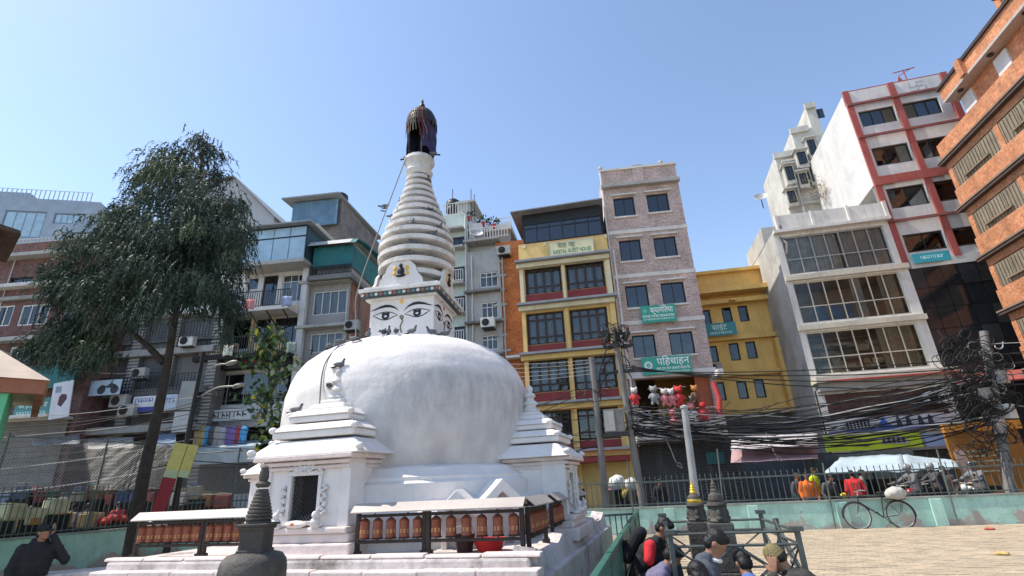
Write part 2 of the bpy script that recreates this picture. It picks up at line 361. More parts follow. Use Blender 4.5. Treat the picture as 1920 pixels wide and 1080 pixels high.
for side in (0, 1, 3):
    for sg in (-1, 1):
        X = .295 * sg; Zc = 4.53
        S = lambda L: [(x * sg, z) for x, z in L]
        up = S([(-.22, -.03), (-.16, .035), (-.08, .07), (0, .085), (.09, .07), (.17, .03), (.235, -.01)])
        lid = S([(-.22, -.03), (-.16, .0), (-.08, .03), (0, .04), (.09, .03), (.17, .01), (.235, -.01)])
        low = S([(-.22, -.03), (-.14, -.05), (-.06, -.085), (.02, -.095), (.1, -.075), (.17, -.035), (.235, -.01)])
        lowo = S([(-.225, -.035), (-.14, -.064), (-.06, -.1), (.02, -.11), (.1, -.09), (.175, -.05), (.24, -.01)])
        flat(harm, 'eye_white', arcpoly(X, Zc, lid, low), m_wash, -HA, .004, side)
        flat(harm, 'eyelid_line', arcpoly(X, Zc, S([(-.235, -.035), (-.16, .012), (-.08, .044), (0, .055), (.09, .044), (.17, .022), (.25, -.008)]), lid), m_black, -HA, .008, side)
        flat(harm, 'lower_lid_line', arcpoly(X, Zc, low, lowo), m_black, -HA, .007, side)
        ir = [(X + .075 * math.cos(a), Zc - .03 + .066 * math.sin(a)) for a in [R(200 + 140 * k / 10) for k in range(11)]] + [(X + .07, Zc + .032), (X - .07, Zc + .032)]
        flat(harm, 'iris', ir, m_black, -HA, .009, side)
        flat(harm, 'iris_light', [(X + .03 * math.cos(a), Zc - .035 + .02 * math.sin(a)) for a in [R(36 * k) for k in range(10)]], m_iris, -HA, .011, side)
        br = S([(-.25, .03), (-.17, .12), (-.08, .165), (.02, .175), (.12, .15), (.22, .105), (.29, .08)])
        bo = S([(-.25, .03), (-.17, .09), (-.08, .118), (.02, .125), (.12, .112), (.22, .085), (.29, .08)])
        flat(harm, 'eyebrow', arcpoly(X, Zc + .01, br, bo), m_black, -HA, .008, side)
    # third eye and the curled nose
    flat(harm, 'forehead_mark', [(.035 * math.sin(a) * (1 if math.cos(a) < .3 else .7), 4.75 + .045 * math.cos(a)) for a in [R(30 * k) for k in range(12)]], m_ochre_p if side != 1 else m_red_p, -HA, .008, side)
    path = []
    for k in range(22):
        a = R(-30 - 420 * k / 21); r = .012 + .03 * k / 21
        path.append((r * math.cos(a), -HA - .004, 4.45 + r * math.sin(a)))
    path += [(.034, -HA - .004, 4.38), (.005, -HA - .004, 4.33), (-.014, -HA - .004, 4.28), (-.004, -HA - .004, 4.22), (.014, -HA - .004, 4.17)]
    b = MB(); b.tube(path, .0115, 5); o = b.build('nose_curl', mat('olive_paint', (.12, .11, .06), .6), harm); o.rotation_euler = (0, 0, side * math.pi / 2)
# arched plates with small seated figures over each side of the harmika
for side in range(4):
    poly = [(-.42, 5.05), (.42, 5.05), (.40, 5.16), (.31, 5.26), (.27, 5.40), (.15, 5.52), (0, 5.57), (-.15, 5.52), (-.27, 5.40), (-.31, 5.26), (-.40, 5.16)]
    o = flat(harm, 'torana_plate', poly, m_wash, -.66, .03, side)
    b = MB(); y = -.70
    b.ball((0, y, 5.30), (.07, .03, .09), 8, 6); b.ball((0, y - .01, 5.41), (.035, .03, .04), 8, 6); b.ball((0, y, 5.22), (.1, .03, .035), 8, 5)
    o2 = b.build('seated_figure', m_black, o, smooth=True)
    for sx in (-1, 1):
        b = MB(); b.ball((sx * .115, y, 5.36), (.035, .015, .05), 8, 5); b.ball((sx * .125, y, 5.26), (.03, .015, .04), 8, 5); b.build('flame_ornament', m_ochre_p, o, smooth=True)
# thirteen rings of the spire
spire = bpy.data.objects.new('spire', None); COL.objects.link(spire); spire.parent = stupa; spire.location = (.05, 0, 0); spire.empty_display_size = .2
b = MB(); zz = [5.05, 5.5, 5.9, 6.3, 6.8, 7.3, 7.9]; rr = [.47, .5, .5, .41, .27, .18, .18]
b.lathe(list(zip(rr, zz)), 40); b.build('spire_core', mat('spire_core_plaster', (.42, .4, .37), .9, .2, 3, streak=.5, bump=.5), spire, smooth=True)
ringz = [5.28, 5.50, 5.72, 5.94, 6.15, 6.36, 6.56, 6.75, 6.94, 7.12, 7.29, 7.45, 7.60]
ringr = [.66, .73, .755, .755, .715, .645, .575, .505, .435, .375, .325, .285, .265]
for k, (z, r) in enumerate(zip(ringz, ringr)):
    h = .115 - .003 * k
    b = MB(); b.lathe([(r * .66, .012), (r * .985, 0), (r, .006), (r, h * .84), (r * .985, h * .9), (r * .66, h)], 48, fn=lambda a, z_, k=k: 1 + .012 * mnoise.noise((math.cos(a) * 3, math.sin(a) * 3, k * 5.1)))
    b.build('spire_ring', m_ring, spire, smooth=True, loc=(0, 0, z))
b = MB(); b.lathe([(.24, 7.72), (.29, 7.82), (.25, 7.86), (.25, 7.95), (.27, 8.0), (.315, 8.08), (.30, 8.16), (.2, 8.2)], 32, fn=lambda a, z: 1 + (.05 * abs(math.sin(a * 7)) if z > 7.99 else 0))
b.build('lotus_collar', m_ring, spire, smooth=True)
# dark metal crown with cloths
m_bronze = mat('dark_bronze', (.05, .042, .04), .45, .3, 8, metal=.6)
m_navy = mat('navy_cloth', (.03, .034, .09), .8, .2, 6)
m_flag_r = mat('faded_red_cloth', (.13, .022, .03), .8, .25, 6); m_flag_g = mat('faded_green_cloth', (.05, .08, .045), .8, .2, 6); m_flag_t = mat('faded_tan_cloth', (.16, .11, .07), .8, .2, 6)
crown = bpy.data.objects.new('crown', None); COL.objects.link(crown); crown.parent = stupa; crown.location = (.09, 0, 0); crown.empty_display_size = .2
b = MB(); b.lathe([(.335, 9.0), (.34, 9.06), (.325, 9.1), (.325, 9.18), (.30, 9.22), (.295, 9.26), (.25, 9.36), (.20, 9.42), (.14, 9.46), (.05, 9.49), (.045, 9.53), (.065, 9.57), (.055, 9.63), (.022, 9.68), (.03, 9.72), (.008, 9.8)], 28)
b.build('crown_canopy', m_bronze, crown, smooth=True)
for k in range(20):
    a = 6.283 * k / 20; b = MB(); b.prism([(-.03, 0), (.03, 0), (.022, -.09), (0, -.13), (-.022, -.09)], 'y', -.006, .006)
    o = b.build('canopy_pendant', m_bronze, crown, loc=(.33 * math.cos(a), .33 * math.sin(a), 9.02), rot=a + math.pi / 2)
for k in range(4):
    a = R(45 + 90 * k - 16); b = MB(); b.tube([(.235 * math.cos(a), .235 * math.sin(a), 8.15), (.24 * math.cos(a), .24 * math.sin(a), 8.6), (.28 * math.cos(a), .28 * math.sin(a), 9.05)], .022, 8)
    b.build('crown_post', m_bronze, crown, smooth=True)
b = MB(); b.tube([(0, 0, 8.15), (0, 0, 9.3)], .05, 10); b.build('centre_pole', m_bronze, crown)
def hang(name, a0, a1, r0, r1, z0, z1, m, seed, n=14, q=9):
    b = MB(); rnd_ = random.Random(seed); pts = []
    for i in range(q + 1):
        t = i / q; row = []
        for k in range(n + 1):
            s = k / n; a = a0 + (a1 - a0) * s
            r = r0 + (r1 - r0) * t + (.012 + .03 * t) * math.sin(s * n * 1.3 + seed) + .02 * mnoise.noise((s * 4, t * 3, seed))
            zb = z1 + .08 * mnoise.noise((s * 5, seed, 0))
            row.append(b.pt((r * math.cos(a), r * math.sin(a), z0 + (zb - z0) * t)))
        pts.append(row)
    for i in range(q):
        for k in range(n): b.f.append([pts[i][k], pts[i][k + 1], pts[i + 1][k + 1], pts[i + 1][k]])
    o = b.build(name, m, crown, smooth=True); s = o.modifiers.new('s', 'SOLIDIFY'); s.thickness = .006; return o
hang('cloth_drape', R(-60), R(120), .30, .31, 9.05, 8.27, m_navy, 1); hang('cloth_drape', R(95), R(205), .30, .28, 9.05, 8.25, m_navy, 2)
hang('cloth_drape', R(205), R(236), .30, .26, 9.05, 8.2, m_bronze, 3, 5)
hang('cloth_drape', R(236), R(300), .30, .25, 9.08, 8.95, m_navy, 8, 7)
for k, (a, m_, zl) in enumerate(((246, m_flag_r, 8.95), (255, m_flag_g, 8.9), (264, m_flag_t, 9.0), (272, m_flag_g, 8.8), (281, m_flag_r, 8.55), (290, m_flag_r, 8.4), (297, m_flag_t, 8.6), (225, m_flag_g, 8.7), (236, m_flag_r, 8.8), (310, m_flag_r, 8.5))):
    A = R(a); A2 = R(a + (a - 262) * .5)
    b = MB(); rr_ = [(.09, 9.45, A), (.22, 9.41, A), (.315, 9.24, A), (.355, 9.0, A), (.35, 8.7, A2), (.33, zl, A2)]
    for (r1, z1, a1), (r2, z2, a2) in zip(rr_, rr_[1:]):
        if z2 >= z1: continue
        w1 = .035 if r1 > .2 else .02
        b.face([(r1 * math.cos(a1 - w1), r1 * math.sin(a1 - w1), z1), (r1 * math.cos(a1 + w1), r1 * math.sin(a1 + w1), z1), (r2 * math.cos(a2 + .035), r2 * math.sin(a2 + .035), z2), (r2 * math.cos(a2 - .035), r2 * math.sin(a2 - .035), z2)])
    o = b.build('prayer_streamer', m_, crown); s = o.modifiers.new('s', 'SOLIDIFY'); s.thickness = .004
# ---- shrines on the four sides
m_relief = mat('shrine_relief', (.74, .71, .69), .85, .1, 4, bump=.8, bscale=35, streak=.3)
def stepped(parent, name, zs, m):     # zs: list of (half_x, half_y0, half_y1, z0, z1, taper)
    for hx, y0, y1, z0, z1, tp in zs:
        b = MB(); b.box(-hx, hx, y0, y1, z0, z1, top=(tp, tp)); b.build(name, m, parent, bevel=.018)
def shrine(rot, window=True):
    s = bpy.data.objects.new('shrine', None); COL.objects.link(s); s.parent = stupa; s.rotation_euler = (0, 0, rot); s.location = (-.12, 0, -.05) if rot == 0 else (0, 0, -.08); s.scale = (1, 1, 1) if rot == 0 else (.82, 1.08, .965); s.empty_display_size = .2
    yf = -2.55; yb = -1.7
    b = MB()
    b.box(-.78, .78, yf - .17, yb, .93, 1.10); b.box(-.72, .72, yf - .1, yb, 1.10, 1.2); b.box(-.70, .70, yf - .13, yb, 1.2, 1.27)
    b.build('shrine_base', m_wash_pink, s, bevel=.02)
    b = MB()  # body with window opening
    w0, z0, z1 = .195, 1.34, 1.86
    b.box(-.62, -w0, yf, yb, 1.27, 2.06); b.box(w0, .62, yf, yb, 1.27, 2.06); b.box(-w0, w0, yf, yb, 1.27, z0); b.box(-w0, w0, yf, yb, z1, 2.06); b.box(-w0, w0, yf + .25, yb, z0, z1)
    for sx in (-1, 1): b.box(sx * .58 - .07, sx * .58 + .07, yf - .03, yf + .3, 1.27, 2.06)
    b.build('shrine_body', m_wash, s, bevel=.008)
    b = MB(); b.box(-.64, .64, yf - .05, yb, 1.93, 1.97); b.box(-.66, .66, yf - .08, yb, 1.985, 2.03); b.box(-.72, .72, yf - .14, yb, 2.045, 2.10)
    b.build('shrine_cornice', m_wash_pink, s, bevel=.01)
    # roof tiers
    yc = (yf + yb) / 2 + .1
    for hx, hy, za, zb, tp in ((.86, .66, 2.10, 2.30, .72), (.62, .5, 2.33, 2.42, 1), (.66, .53, 2.42, 2.52, .8), (.47, .40, 2.54, 2.62, 1), (.50, .43, 2.62, 2.71, .8), (.3, .27, 2.72, 2.80, .85), (.17, .17, 2.80, 2.86, 1)):
        b = MB(); b.box(-hx, hx, yc - hy, yc + hy, za, zb, top=(tp, tp)); b.build('roof_tier', m_wash, s, bevel=.025)
    for sx in (-1, 1):
        for (hx, z) in ((.8, 2.17), (.62, 2.45), (.46, 2.65)):
            b = MB(); b.ball((sx * hx, yc - hx * .78, z), (.055, .055, .045), 8, 6); b.build('corner_knob', m_relief, s, smooth=True)
    b = MB(); b.lathe([(.13, 2.86), (.15, 2.9), (.10, 2.93), (.085, 2.97), (.12, 3.0), (.11, 3.03), (.07, 3.06), (.06, 3.1), (.095, 3.13), (.08, 3.17), (.04, 3.2), (.055, 3.24), (.05, 3.29), (.01, 3.33)], 16, c=(0, yc, 0))
    b.build('shrine_finial', m_ring, s, smooth=True)
    if window:
        b = MB()
        b.box(-w0 - .05, -w0, yf - .03, yf + .06, z0, z1); b.box(w0, w0 + .05, yf - .03, yf + .06, z0, z1); b.box(-w0 - .07, w0 + .07, yf - .04, yf + .06, z1, z1 + .05); b.box(-w0 - .05, w0 + .05, yf - .05, yf + .06, z0 - .05, z0)
        b.build('window_frame', m_relief, s, bevel=.006)
        b = MB(); d = .048
        for sg in (-1, 1):
            for k in range(-14, 15):
                pts = []
                for t in (0, 1):
                    z = z0 + t * (z1 - z0); x = k * d + sg * (z - (z0 + z1) / 2)
                    pts.append([x, z])
                (xa, za), (xb, zb) = pts
                def clip(x): return max(-w0, min(w0, x))
                def zat(x): return za + (zb - za) * (x - xa) / (xb - xa)
                xA, xB = clip(min(xa, xb)), clip(max(xa, xb))
                if xB - xA < .02: continue
                b.tube([(xA, yf + .04, zat(xA)), (xB, yf + .04, zat(xB))], .007, 5)
        b.build('lattice', m_black, s)
        b = MB(); b.box(-w0 + .002, w0 - .002, yf + .2, yf + .245, z0 + .002, z1 - .002); b.build('dark_interior', m_black, s)
        # carved arch and side figures
        rn = random.Random(3); b = MB()
        for k in range(46):
            a = rn.uniform(0, math.pi); r = rn.uniform(.02, .23); x, z = r * math.cos(a) * 1.15, 1.90 + r * math.sin(a) * .62
            b.ball((x, yf - .035, z), (rn.uniform(.015, .04), .03, rn.uniform(.015, .035)), 6, 5)
        b.build('carved_arch', m_relief, s, smooth=True)
        for sx in (-1, 1):
            b = MB()
            for k in range(14): b.ball((sx * (w0 + .095 + .03 * math.sin(k * 1.7)), yf - .03, 1.42 + k * .024), (.028, .03, .022), 6, 5)
            b.build('carved_jamb', m_relief, s, smooth=True)
            b = MB(); X = sx * (w0 + .08); b.ball((X, yf - .13, 1.33), (.06, .05, .055), 8, 6); b.ball((X, yf - .14, 1.41), (.04, .04, .045), 8, 6); b.ball((X + .02, yf - .13, 1.46), (.02, .02, .025), 6, 5); b.ball((X, yf - .1, 1.29), (.075, .07, .03), 8, 5)
            b.build('guardian_figure', m_relief, s, smooth=True)
        b = MB(); b.ball((0, yf - .12, 1.31), (.15, .07, .045), 12, 6); b.build('offering_bowl', m_wash, s, smooth=True)
        b = MB(); b.ball((0, yf - .187, 1.315), (.03, .006, .018), 8, 5); b.build('vermilion_smear', mat('vermilion', (.75, .2, .08), .8), s)
    return s
for k in range(4): shrine(k * math.pi / 2, True)
# small gabled niches between front and right shrine
for (x, y, rz_, sc) in ((1.72, -2.05, R(10), .95), (2.12, -1.6, R(38), 1.1)):
    nb = bpy.data.objects.new('gabled_niche', None); COL.objects.link(nb); nb.parent = stupa; nb.location = (x, y, .90); nb.rotation_euler = (0, 0, rz_); nb.scale = (sc,) * 3; nb.empty_display_size = .1
    b = MB(); b.box(-.22, -.15, -.02, .5, 0, .42); b.box(.15, .22, -.02, .5, 0, .42); b.box(-.15, .15, .1, .5, 0, .42); b.build('niche_wall', m_wash, nb, bevel=.01)
    b = MB(); b.prism([(-.32, .38), (-.22, .36), (0, .56), (.22, .36), (.32, .38), (.27, .45), (0, .70), (-.27, .45)], 'y', -.1, .5); b.build('niche_roof', m_wash, nb, bevel=.012)
    b = MB(); b.prism([(-.2, .36), (.2, .36), (0, .56)], 'y', .0, .1); b.build('niche_gable', m_grime, nb)
# rope / wire from spire to dome and ground
b = MB(); pts = [(-.05, -.4, 8.0), (-.55, -.55, 6.2), (-.78, -.72, 5.02), (-.74, -.78, 4.5), (-.66, -.88, 4.06), (-.55, -1.37, 3.88), (-.45, -1.92, 3.42), (-.36, -2.10, 2.9), (-.3, -2.11, 2.4), (-.3, -2.14, 2.0), (-.3, -2.3, 1.75), (-.28, -2.44, 1.4), (-.26, -2.44, .98)]
def smoothpath(P, n=6):
    P = [Vector(p) for p in P]; out = []
    for i in range(len(P) - 1):
        p0, p1, p2, p3 = P[max(i - 1, 0)], P[i], P[i + 1], P[min(i + 2, len(P) - 1)]
        for k in range(n):
            t = k / n; out.append(.5 * ((2 * p1) + (p2 - p0) * t + (2 * p0 - 5 * p1 + 4 * p2 - p3) * t * t + (3 * p1 - p0 - 3 * p2 + p3) * t ** 3))
    return out + [P[-1]]
b.tube(smoothpath(pts), .011, 6); b.build('lightning_cable', mat('grey_cable', (.22, .21, .2), .7), stupa)
# ================================================================== BUILDINGS: helpers
gl_dark = glassmat('window_glass', (.42, .46, .48), .02); gl_mirror = glassmat('mirror_glass', (.12, .14, .16), .06); gl_clear = glassmat('clear_glass', (.72, .75, .75), .0)
m_frame_w = mat('white_window_frame', (.62, .62, .6), .6, .1); m_frame_b = mat('dark_brown_frame', (.055, .035, .028), .6, .2, 6); m_frame_k = mat('black_frame', (.02, .02, .022), .5)
m_frame_a = mat('aluminium_frame', (.42, .42, .41), .5, .15, 4, metal=.3)
m_curtain = mat('pale_curtain', (.5, .5, .54), .9, .12, 4); m_curtain2 = mat('beige_curtain', (.48, .41, .32), .9, .15, 4)
m_dark = mat('dark_interior', (.03, .028, .026), .9, .3, 2); m_conc = mat('concrete', (.42, .41, .385), .9, .15, 1.2, streak=.5, bump=.3, dirt=(.14, .13, .12), dirtamt=.3)
m_conc_d = mat('dark_concrete', (.2, .195, .19), .9, .2, 1.2, streak=.5, bump=.3, dirt=(.07, .07, .065), dirtamt=.3)
m_rail = mat('dark_rail_metal', (.04, .04, .042), .5, .2, 6, metal=.4)
m_shut = mat('grey_shutter', (.27, .28, .285), .6, .15, 1.5, streak=.35, metal=.2)
class Bld:
    def __init__(s, label, u0, v0, Y0, ang, name='building', cat='building', group=None):
        p = atY(u0, v0, Y0); s.a = ang; s.o = thing(name, label, cat, (p.x, p.y, 0), -ang, group)
        s.X = Vector((math.cos(ang), -math.sin(ang), 0)); s.N = Vector((math.sin(ang), math.cos(ang), 0)); s.O = Vector((p.x, p.y, 0))
    def p(s, u, v, y=0.):
        d = ray(u, v); t = (s.O.dot(s.N) + y - EYEP.dot(s.N)) / d.dot(s.N); q = EYEP + d * t - s.O
        return q.dot(s.X), q.z
    def side(s, u, v, x):          # point on the side plane local x = const -> (y, z)
        d = ray(u, v); t = (s.O.dot(s.X) + x) / d.dot(s.X); q = EYEP + d * t - s.O
        return q.dot(s.N), q.z
    def rect(s, u0, u1, v0, v1, y=0.):
        um, vm = (u0 + u1) / 2, (v0 + v1) / 2
        return s.p(u0, vm, y)[0], s.p(u1, vm, y)[0], s.p(um, v1, y)[1], s.p(um, v0, y)[1]
    def z(s, v, u, y=0.): return s.p(u, v, y)[1]
    def box(s, name, m, x0, x1, y0, y1, z0, z1, parent=None, **k):
        b = MB(); b.box(x0, x1, y0, y1, z0, z1); return b.build(name, m, parent or s.o, **k)
def holes_wall(B, name, m, x0, x1, z0, z1, holes, depth=6., thick=.25, y=0., parent=None, closed=True):
    xs = sorted({x0, x1, *[min(max(h[0], x0), x1) for h in holes], *[min(max(h[1], x0), x1) for h in holes]})
    zs = sorted({z0, z1, *[min(max(h[2], z0), z1) for h in holes], *[min(max(h[3], z0), z1) for h in holes]})
    b = MB()
    def inh(x, z): return any(h[0] < x < h[1] and h[2] < z < h[3] for h in holes)
    for xa, xb in zip(xs, xs[1:]):
        for za, zb in zip(zs, zs[1:]):
            if not inh((xa + xb) / 2, (za + zb) / 2):
                b.face([(xa, y, za), (xb, y, za), (xb, y, zb), (xa, y, zb)])
                b.face([(xa, y + thick, za), (xb, y + thick, za), (xb, y + thick, zb), (xa, y + thick, zb)])
    for h in holes:
        a, c, d, e = max(h[0], x0), min(h[1], x1), max(h[2], z0), min(h[3], z1)
        b.face([(a, y, d), (a, y + thick, d), (a, y + thick, e), (a, y, e)]); b.face([(c, y, d), (c, y + thick, d), (c, y + thick, e), (c, y, e)])
        b.face([(a, y, d), (c, y, d), (c, y + thick, d), (a, y + thick, d)]); b.face([(a, y, e), (c, y, e), (c, y + thick, e), (a, y + thick, e)])
    if closed:
        Y = y + depth
        b.face([(x0, y, z0), (x0, Y, z0), (x0, Y, z1), (x0, y, z1)]); b.face([(x1, y, z0), (x1, Y, z0), (x1, Y, z1), (x1, y, z1)])
        b.face([(x0, Y, z0), (x1, Y, z0), (x1, Y, z1), (x0, Y, z1)]); b.face([(x0, y, z1), (x1, y, z1), (x1, Y, z1), (x0, Y, z1)])
        b.face([(x0, y, z0), (x1, y, z0), (x1, Y, z0), (x0, Y, z0)])
    return b.build(name, m, parent or B.o)
PANE = {}
def pane_mesh(m):
    if m.name not in PANE:
        b = MB(); b.box(0, 1, -.004, .004, 0, 1); me = b.mesh('pane'); me.materials.append(m); PANE[m.name] = me
    return PANE[m.name]
def win(B, x0, x1, z0, z1, cols=2, rows=(1,), y=.1, fm=None, gm=None, fw=.05, curtain=None, sill=None, hood=None, mull=None, label=None, cseed=0, dropped=(), mats=None):
    fm = fm or m_frame_b; gm = gm or gl_dark
    b = MB(); b.box(x0, x0 + fw, y - .03, y + .03, z0, z1); b.box(x1 - fw, x1, y - .03, y + .03, z0, z1); b.box(x0 + fw, x1 - fw, y - .03, y + .03, z0, z0 + fw); b.box(x0 + fw, x1 - fw, y - .03, y + .03, z1 - fw, z1)
    mw = mull or fw * .7; W, H = x1 - x0 - 2 * fw, z1 - z0 - 2 * fw; cw = W / cols
    for k in range(1, cols): b.box(x0 + fw + k * cw - mw / 2, x0 + fw + k * cw + mw / 2, y - .025, y + .025, z0 + fw, z1 - fw)
    zc = [z0 + fw]; tot = sum(rows)
    for r in rows: zc.append(zc[-1] + H * r / tot)
    for zz_ in zc[1:-1]: b.box(x0 + fw, x1 - fw, y - .022, y + .022, zz_ - mw / 2, zz_ + mw / 2)
    w_ = b.build('window', fm, B.o)
    if label: w_['label'] = label
    rn = random.Random(int(x0 * 100 + z0 * 1000) + cseed)
    for k in range(cols):
        for j in range(len(rows)):
            if (k, j) in dropped: continue
            g_ = mats[(k, j)] if mats and (k, j) in mats else gm
            o = bpy.data.objects.new('pane', pane_mesh(g_)); COL.objects.link(o); o.parent = w_
            o.location = (x0 + fw + k * cw + mw / 2, y + rn.uniform(-.004, .004), zc[j] + mw / 2); o.scale = (cw - mw, 1, zc[j + 1] - zc[j] - mw); o.rotation_euler = (rn.uniform(-.008, .008), 0, rn.uniform(-.008, .008))
    if curtain:
        for cx0, cx1, cm in curtain:
            b = MB(); n = max(8, int((cx1 - cx0) * (x1 - x0) * 26)); ra = []; rb = []
            for k in range(n + 1):
                t = k / n; x = x0 + fw + W * (cx0 + (cx1 - cx0) * t); yy = y + .14 + .03 * math.sin(k * 1.9) + .012 * rn.random()
                ra.append(b.pt((x, yy, z0 + fw + .02))); rb.append(b.pt((x, yy, z1 - .03)))
            for k in range(n): b.f.append([ra[k], ra[k + 1], rb[k + 1], rb[k]])
            b.build('curtain', cm, w_)
    if sill: b = MB(); b.box(x0 - .08, x1 + .08, -.09, y - .031, z0 - sill[0], z0 + .003); b.build('sill', sill[1], w_)
    if hood: b = MB(); b.box(x0 - .12, x1 + .12, -.16, .0, z1 + hood[2], z1 + hood[2] + hood[0]); b.build('hood', hood[1], w_)
    return w_
def railing(parent, x0, x1, y, z0, z1, m, step=.11, r=.009, names=('railing',), pat=None):
    b = MB(); b.box(x0, x1, y - .02, y + .02, z1 - .035, z1); b.box(x0, x1, y - .015, y + .015, z0 + .06, z0 + .085)
    n = max(2, int((x1 - x0) / step))
    for k in range(n + 1):
        x = x0 + (x1 - x0) * k / n; b.box(x - r, x + r, y - r, y + r, z0, z1 - .035)
    return b.build(names[0], m, parent)
def shutter(B, x0, x1, z0, z1, y, m, parent=None):
    sh = bpy.data.objects.new('roller_shutter', None); COL.objects.link(sh); sh.parent = parent or B.o; sh.empty_display_size = .1
    n = max(4, int((z1 - z0) / .11)); h = (z1 - z0) / n
    b = MB(); b.prism([(y, 0), (y - .018, h * .3), (y - .018, h * .6), (y, h * .97), (y + .02, h * .97), (y + .02, 0)], 'x', x0, x1); me = b.mesh('shutter_slat'); me.materials.append(m)
    for k in range(n):
        o = bpy.data.objects.new('shutter_slat', me); COL.objects.link(o); o.parent = sh; o.location = (0, 0, z0 + k * h)
    return sh
def signboard(B, label, u0, u1, v0, v1, col, lines, y=-.12, name='signboard', tilt=0., cat='sign', frame=None, group=None, extra=None):
    """flat board fixed in front of a facade: own top-level thing; lines = (text, rel z, rel height, colour, rel width, rel x)"""
    x0, x1, z0, z1 = B.rect(u0, u1, v0, v1, y)
    w_, h_ = x1 - x0, z1 - z0
    c = B.O + B.X * ((x0 + x1) / 2) + B.N * y
    t = thing(name, label, cat, (c.x, c.y, (z0 + z1) / 2), -B.a, group); t.rotation_euler = (0, tilt, -B.a)
    b = MB(); b.box(-w_ / 2, w_ / 2, -.02, .02, -h_ / 2, h_ / 2)
    b.build('panel', col if not isinstance(col, tuple) else mat('sign_%02x%02x%02x' % tuple(int(c_ * 255) for c_ in col), col, .6, .08, 2, streak=.15), t)
    if frame:
        b = MB(); e = .03; b.box(-w_ / 2 - e, w_ / 2 + e, -.03, .015, h_ / 2, h_ / 2 + e); b.box(-w_ / 2 - e, w_ / 2 + e, -.03, .015, -h_ / 2 - e, -h_ / 2); b.box(-w_ / 2 - e, -w_ / 2, -.03, .015, -h_ / 2, h_ / 2); b.box(w_ / 2, w_ / 2 + e, -.03, .015, -h_ / 2, h_ / 2); b.build('sign_frame', frame, t)
    for (tx, rz_, rh, tc, rw, rx) in lines:
        tm = mat('print_%02x%02x%02x' % tuple(int(c_ * 255) for c_ in tc), tc, .7, .05)
        text(tx, t, (rx * w_, -.024, rz_ * h_), (R(90), 0, 0), rh * h_, tm, width=rw * w_)
    return t, w_, h_
def patch(t, w_, h_, polys, m, name='print', d=.003):
    b = MB()
    for po in polys: b.prism([(x * w_, z * h_) for x, z in po], 'y', -.02 - d, -.019)
    return b.build(name, m, t)

def marks(t, w_, h_, z, hh, x0, x1, m, seed=1):
    """illegible rows of print: small strokes hung from a head line"""
    rn = random.Random(seed); P = [[(x0, z + hh * .42), (x1, z + hh * .42), (x1, z + hh * .5), (x0, z + hh * .5)]]; x = x0; asp = h_ / w_
    while x < x1 - .01:
        w2 = rn.uniform(.25, .7) * hh * asp; P.append([(x, z - hh * rn.uniform(.2, .5)), (x + w2 * .35, z - hh * rn.uniform(.2, .5)), (x + w2 * .35, z + hh * .41), (x, z + hh * .41)])
        if rn.random() < .6: P.append([(x + w2 * .36, z - hh * .1), (x + w2, z - hh * .25), (x + w2, z + hh * .0), (x + w2 * .36, z + hh * .12)])
        x += w2 * 1.25
    o = patch(t, w_, h_, P, m, 'print_marks', .004); o['kind'] = 'stuff'; return o
m_pk = mat('print_dark', (.06, .06, .07), .7); m_pb = mat('print_blue', (.1, .14, .35), .7)
# ================================================================== YELLOW GUEST HOUSE
m_yel = mat('yellow_paint_wall', (.78, .54, .21), .85, .1, 1.2, streak=.25, bump=.15, dirt=(.25, .19, .1))
m_cream = mat('cream_paint', (.72, .64, .43), .85, .1, 1.5, streak=.25, dirt=(.25, .22, .17))
m_mar = mat('maroon_panel', (.24, .035, .035), .65, .15, 1.5, streak=.2, dirt=(.1, .06, .05))
m_slab = mat('slab_grey_blue', (.27, .29, .31), .85, .12, 2, streak=.3)
Y = Bld('yellow and maroon guest house with columns, four window bays and a glazed top floor', 977, 560, 24.4, R(10))
x0 = 0.; x1 = Y.p(1152, 560)[0]
wz = [((984, 1053, 492, 550), (1060.6, 1134, 486, 541), 563), ((987.5, 1059, 584.7, 645), (1069, 1141, 577, 637), 659), ((991.7, 1067, 674, 735), (1075, 1156.5, 667, 730), 754), ((999, 1073, 770, 830), (1082, 1162, 764, 824), 846)]
ztop = Y.z(449, 1055); holes = []; WI = []
for L, Rr, vm in wz:
    for q in (L, Rr):
        a, b_, c, d = Y.rect(*q); holes.append((a, b_, c, d)); WI.append((a, b_, c, d))
holes_wall(Y, 'wall', m_yel, x0, x1, 0, ztop, holes, 7)
for i, (a, b_, c, d) in enumerate(WI):
    hz = .42
    win(Y, a, b_, c, d, 4, (.9, 2.4, .8), y=.14, fm=m_frame_b, gm=gl_clear if i < 6 else gl_dark, fw=.07, mull=.085, curtain=[(.05, .22, m_curtain), (.3, .46, m_curtain), (.55, .7, m_curtain), (.8, .96, m_curtain)])
    Y.box('maroon_panel', m_mar, a + .01, b_ - .01, -.03, .02, c - hz, c - .02)
sz = [Y.z(v, 1060, -.62) for v in (478, 560, 655, 752, 845)]
for k, z in enumerate(sz):
    Y.box('floor_slab', m_slab, x0 - .15, x1 + (.12 if k else .05), -.62, .0, z - .07, z + .04)
    Y.box('slab_soffit_beam', m_cream if k < 2 else m_yel, x0 - .1, x1, -.36, -.003, z - .30, z - .075)
xm = [(x0 - .02, WI[0][0] - .02), (WI[0][1] + .02, WI[1][0] - .02), (WI[1][1] + .02, x1 + .0)]
zz_ = [ztop] + sz
for k in range(5):
    zt = (sz[k] - .31); zb = (sz[k + 1] + .05) if k < 4 else 0
    if zt - zb < .5: continue
    for (a, b_) in xm:
        Y.box('column', m_yel if k else m_cream, a + .03, b_ - .03, -.17, -.002, zb, zt)
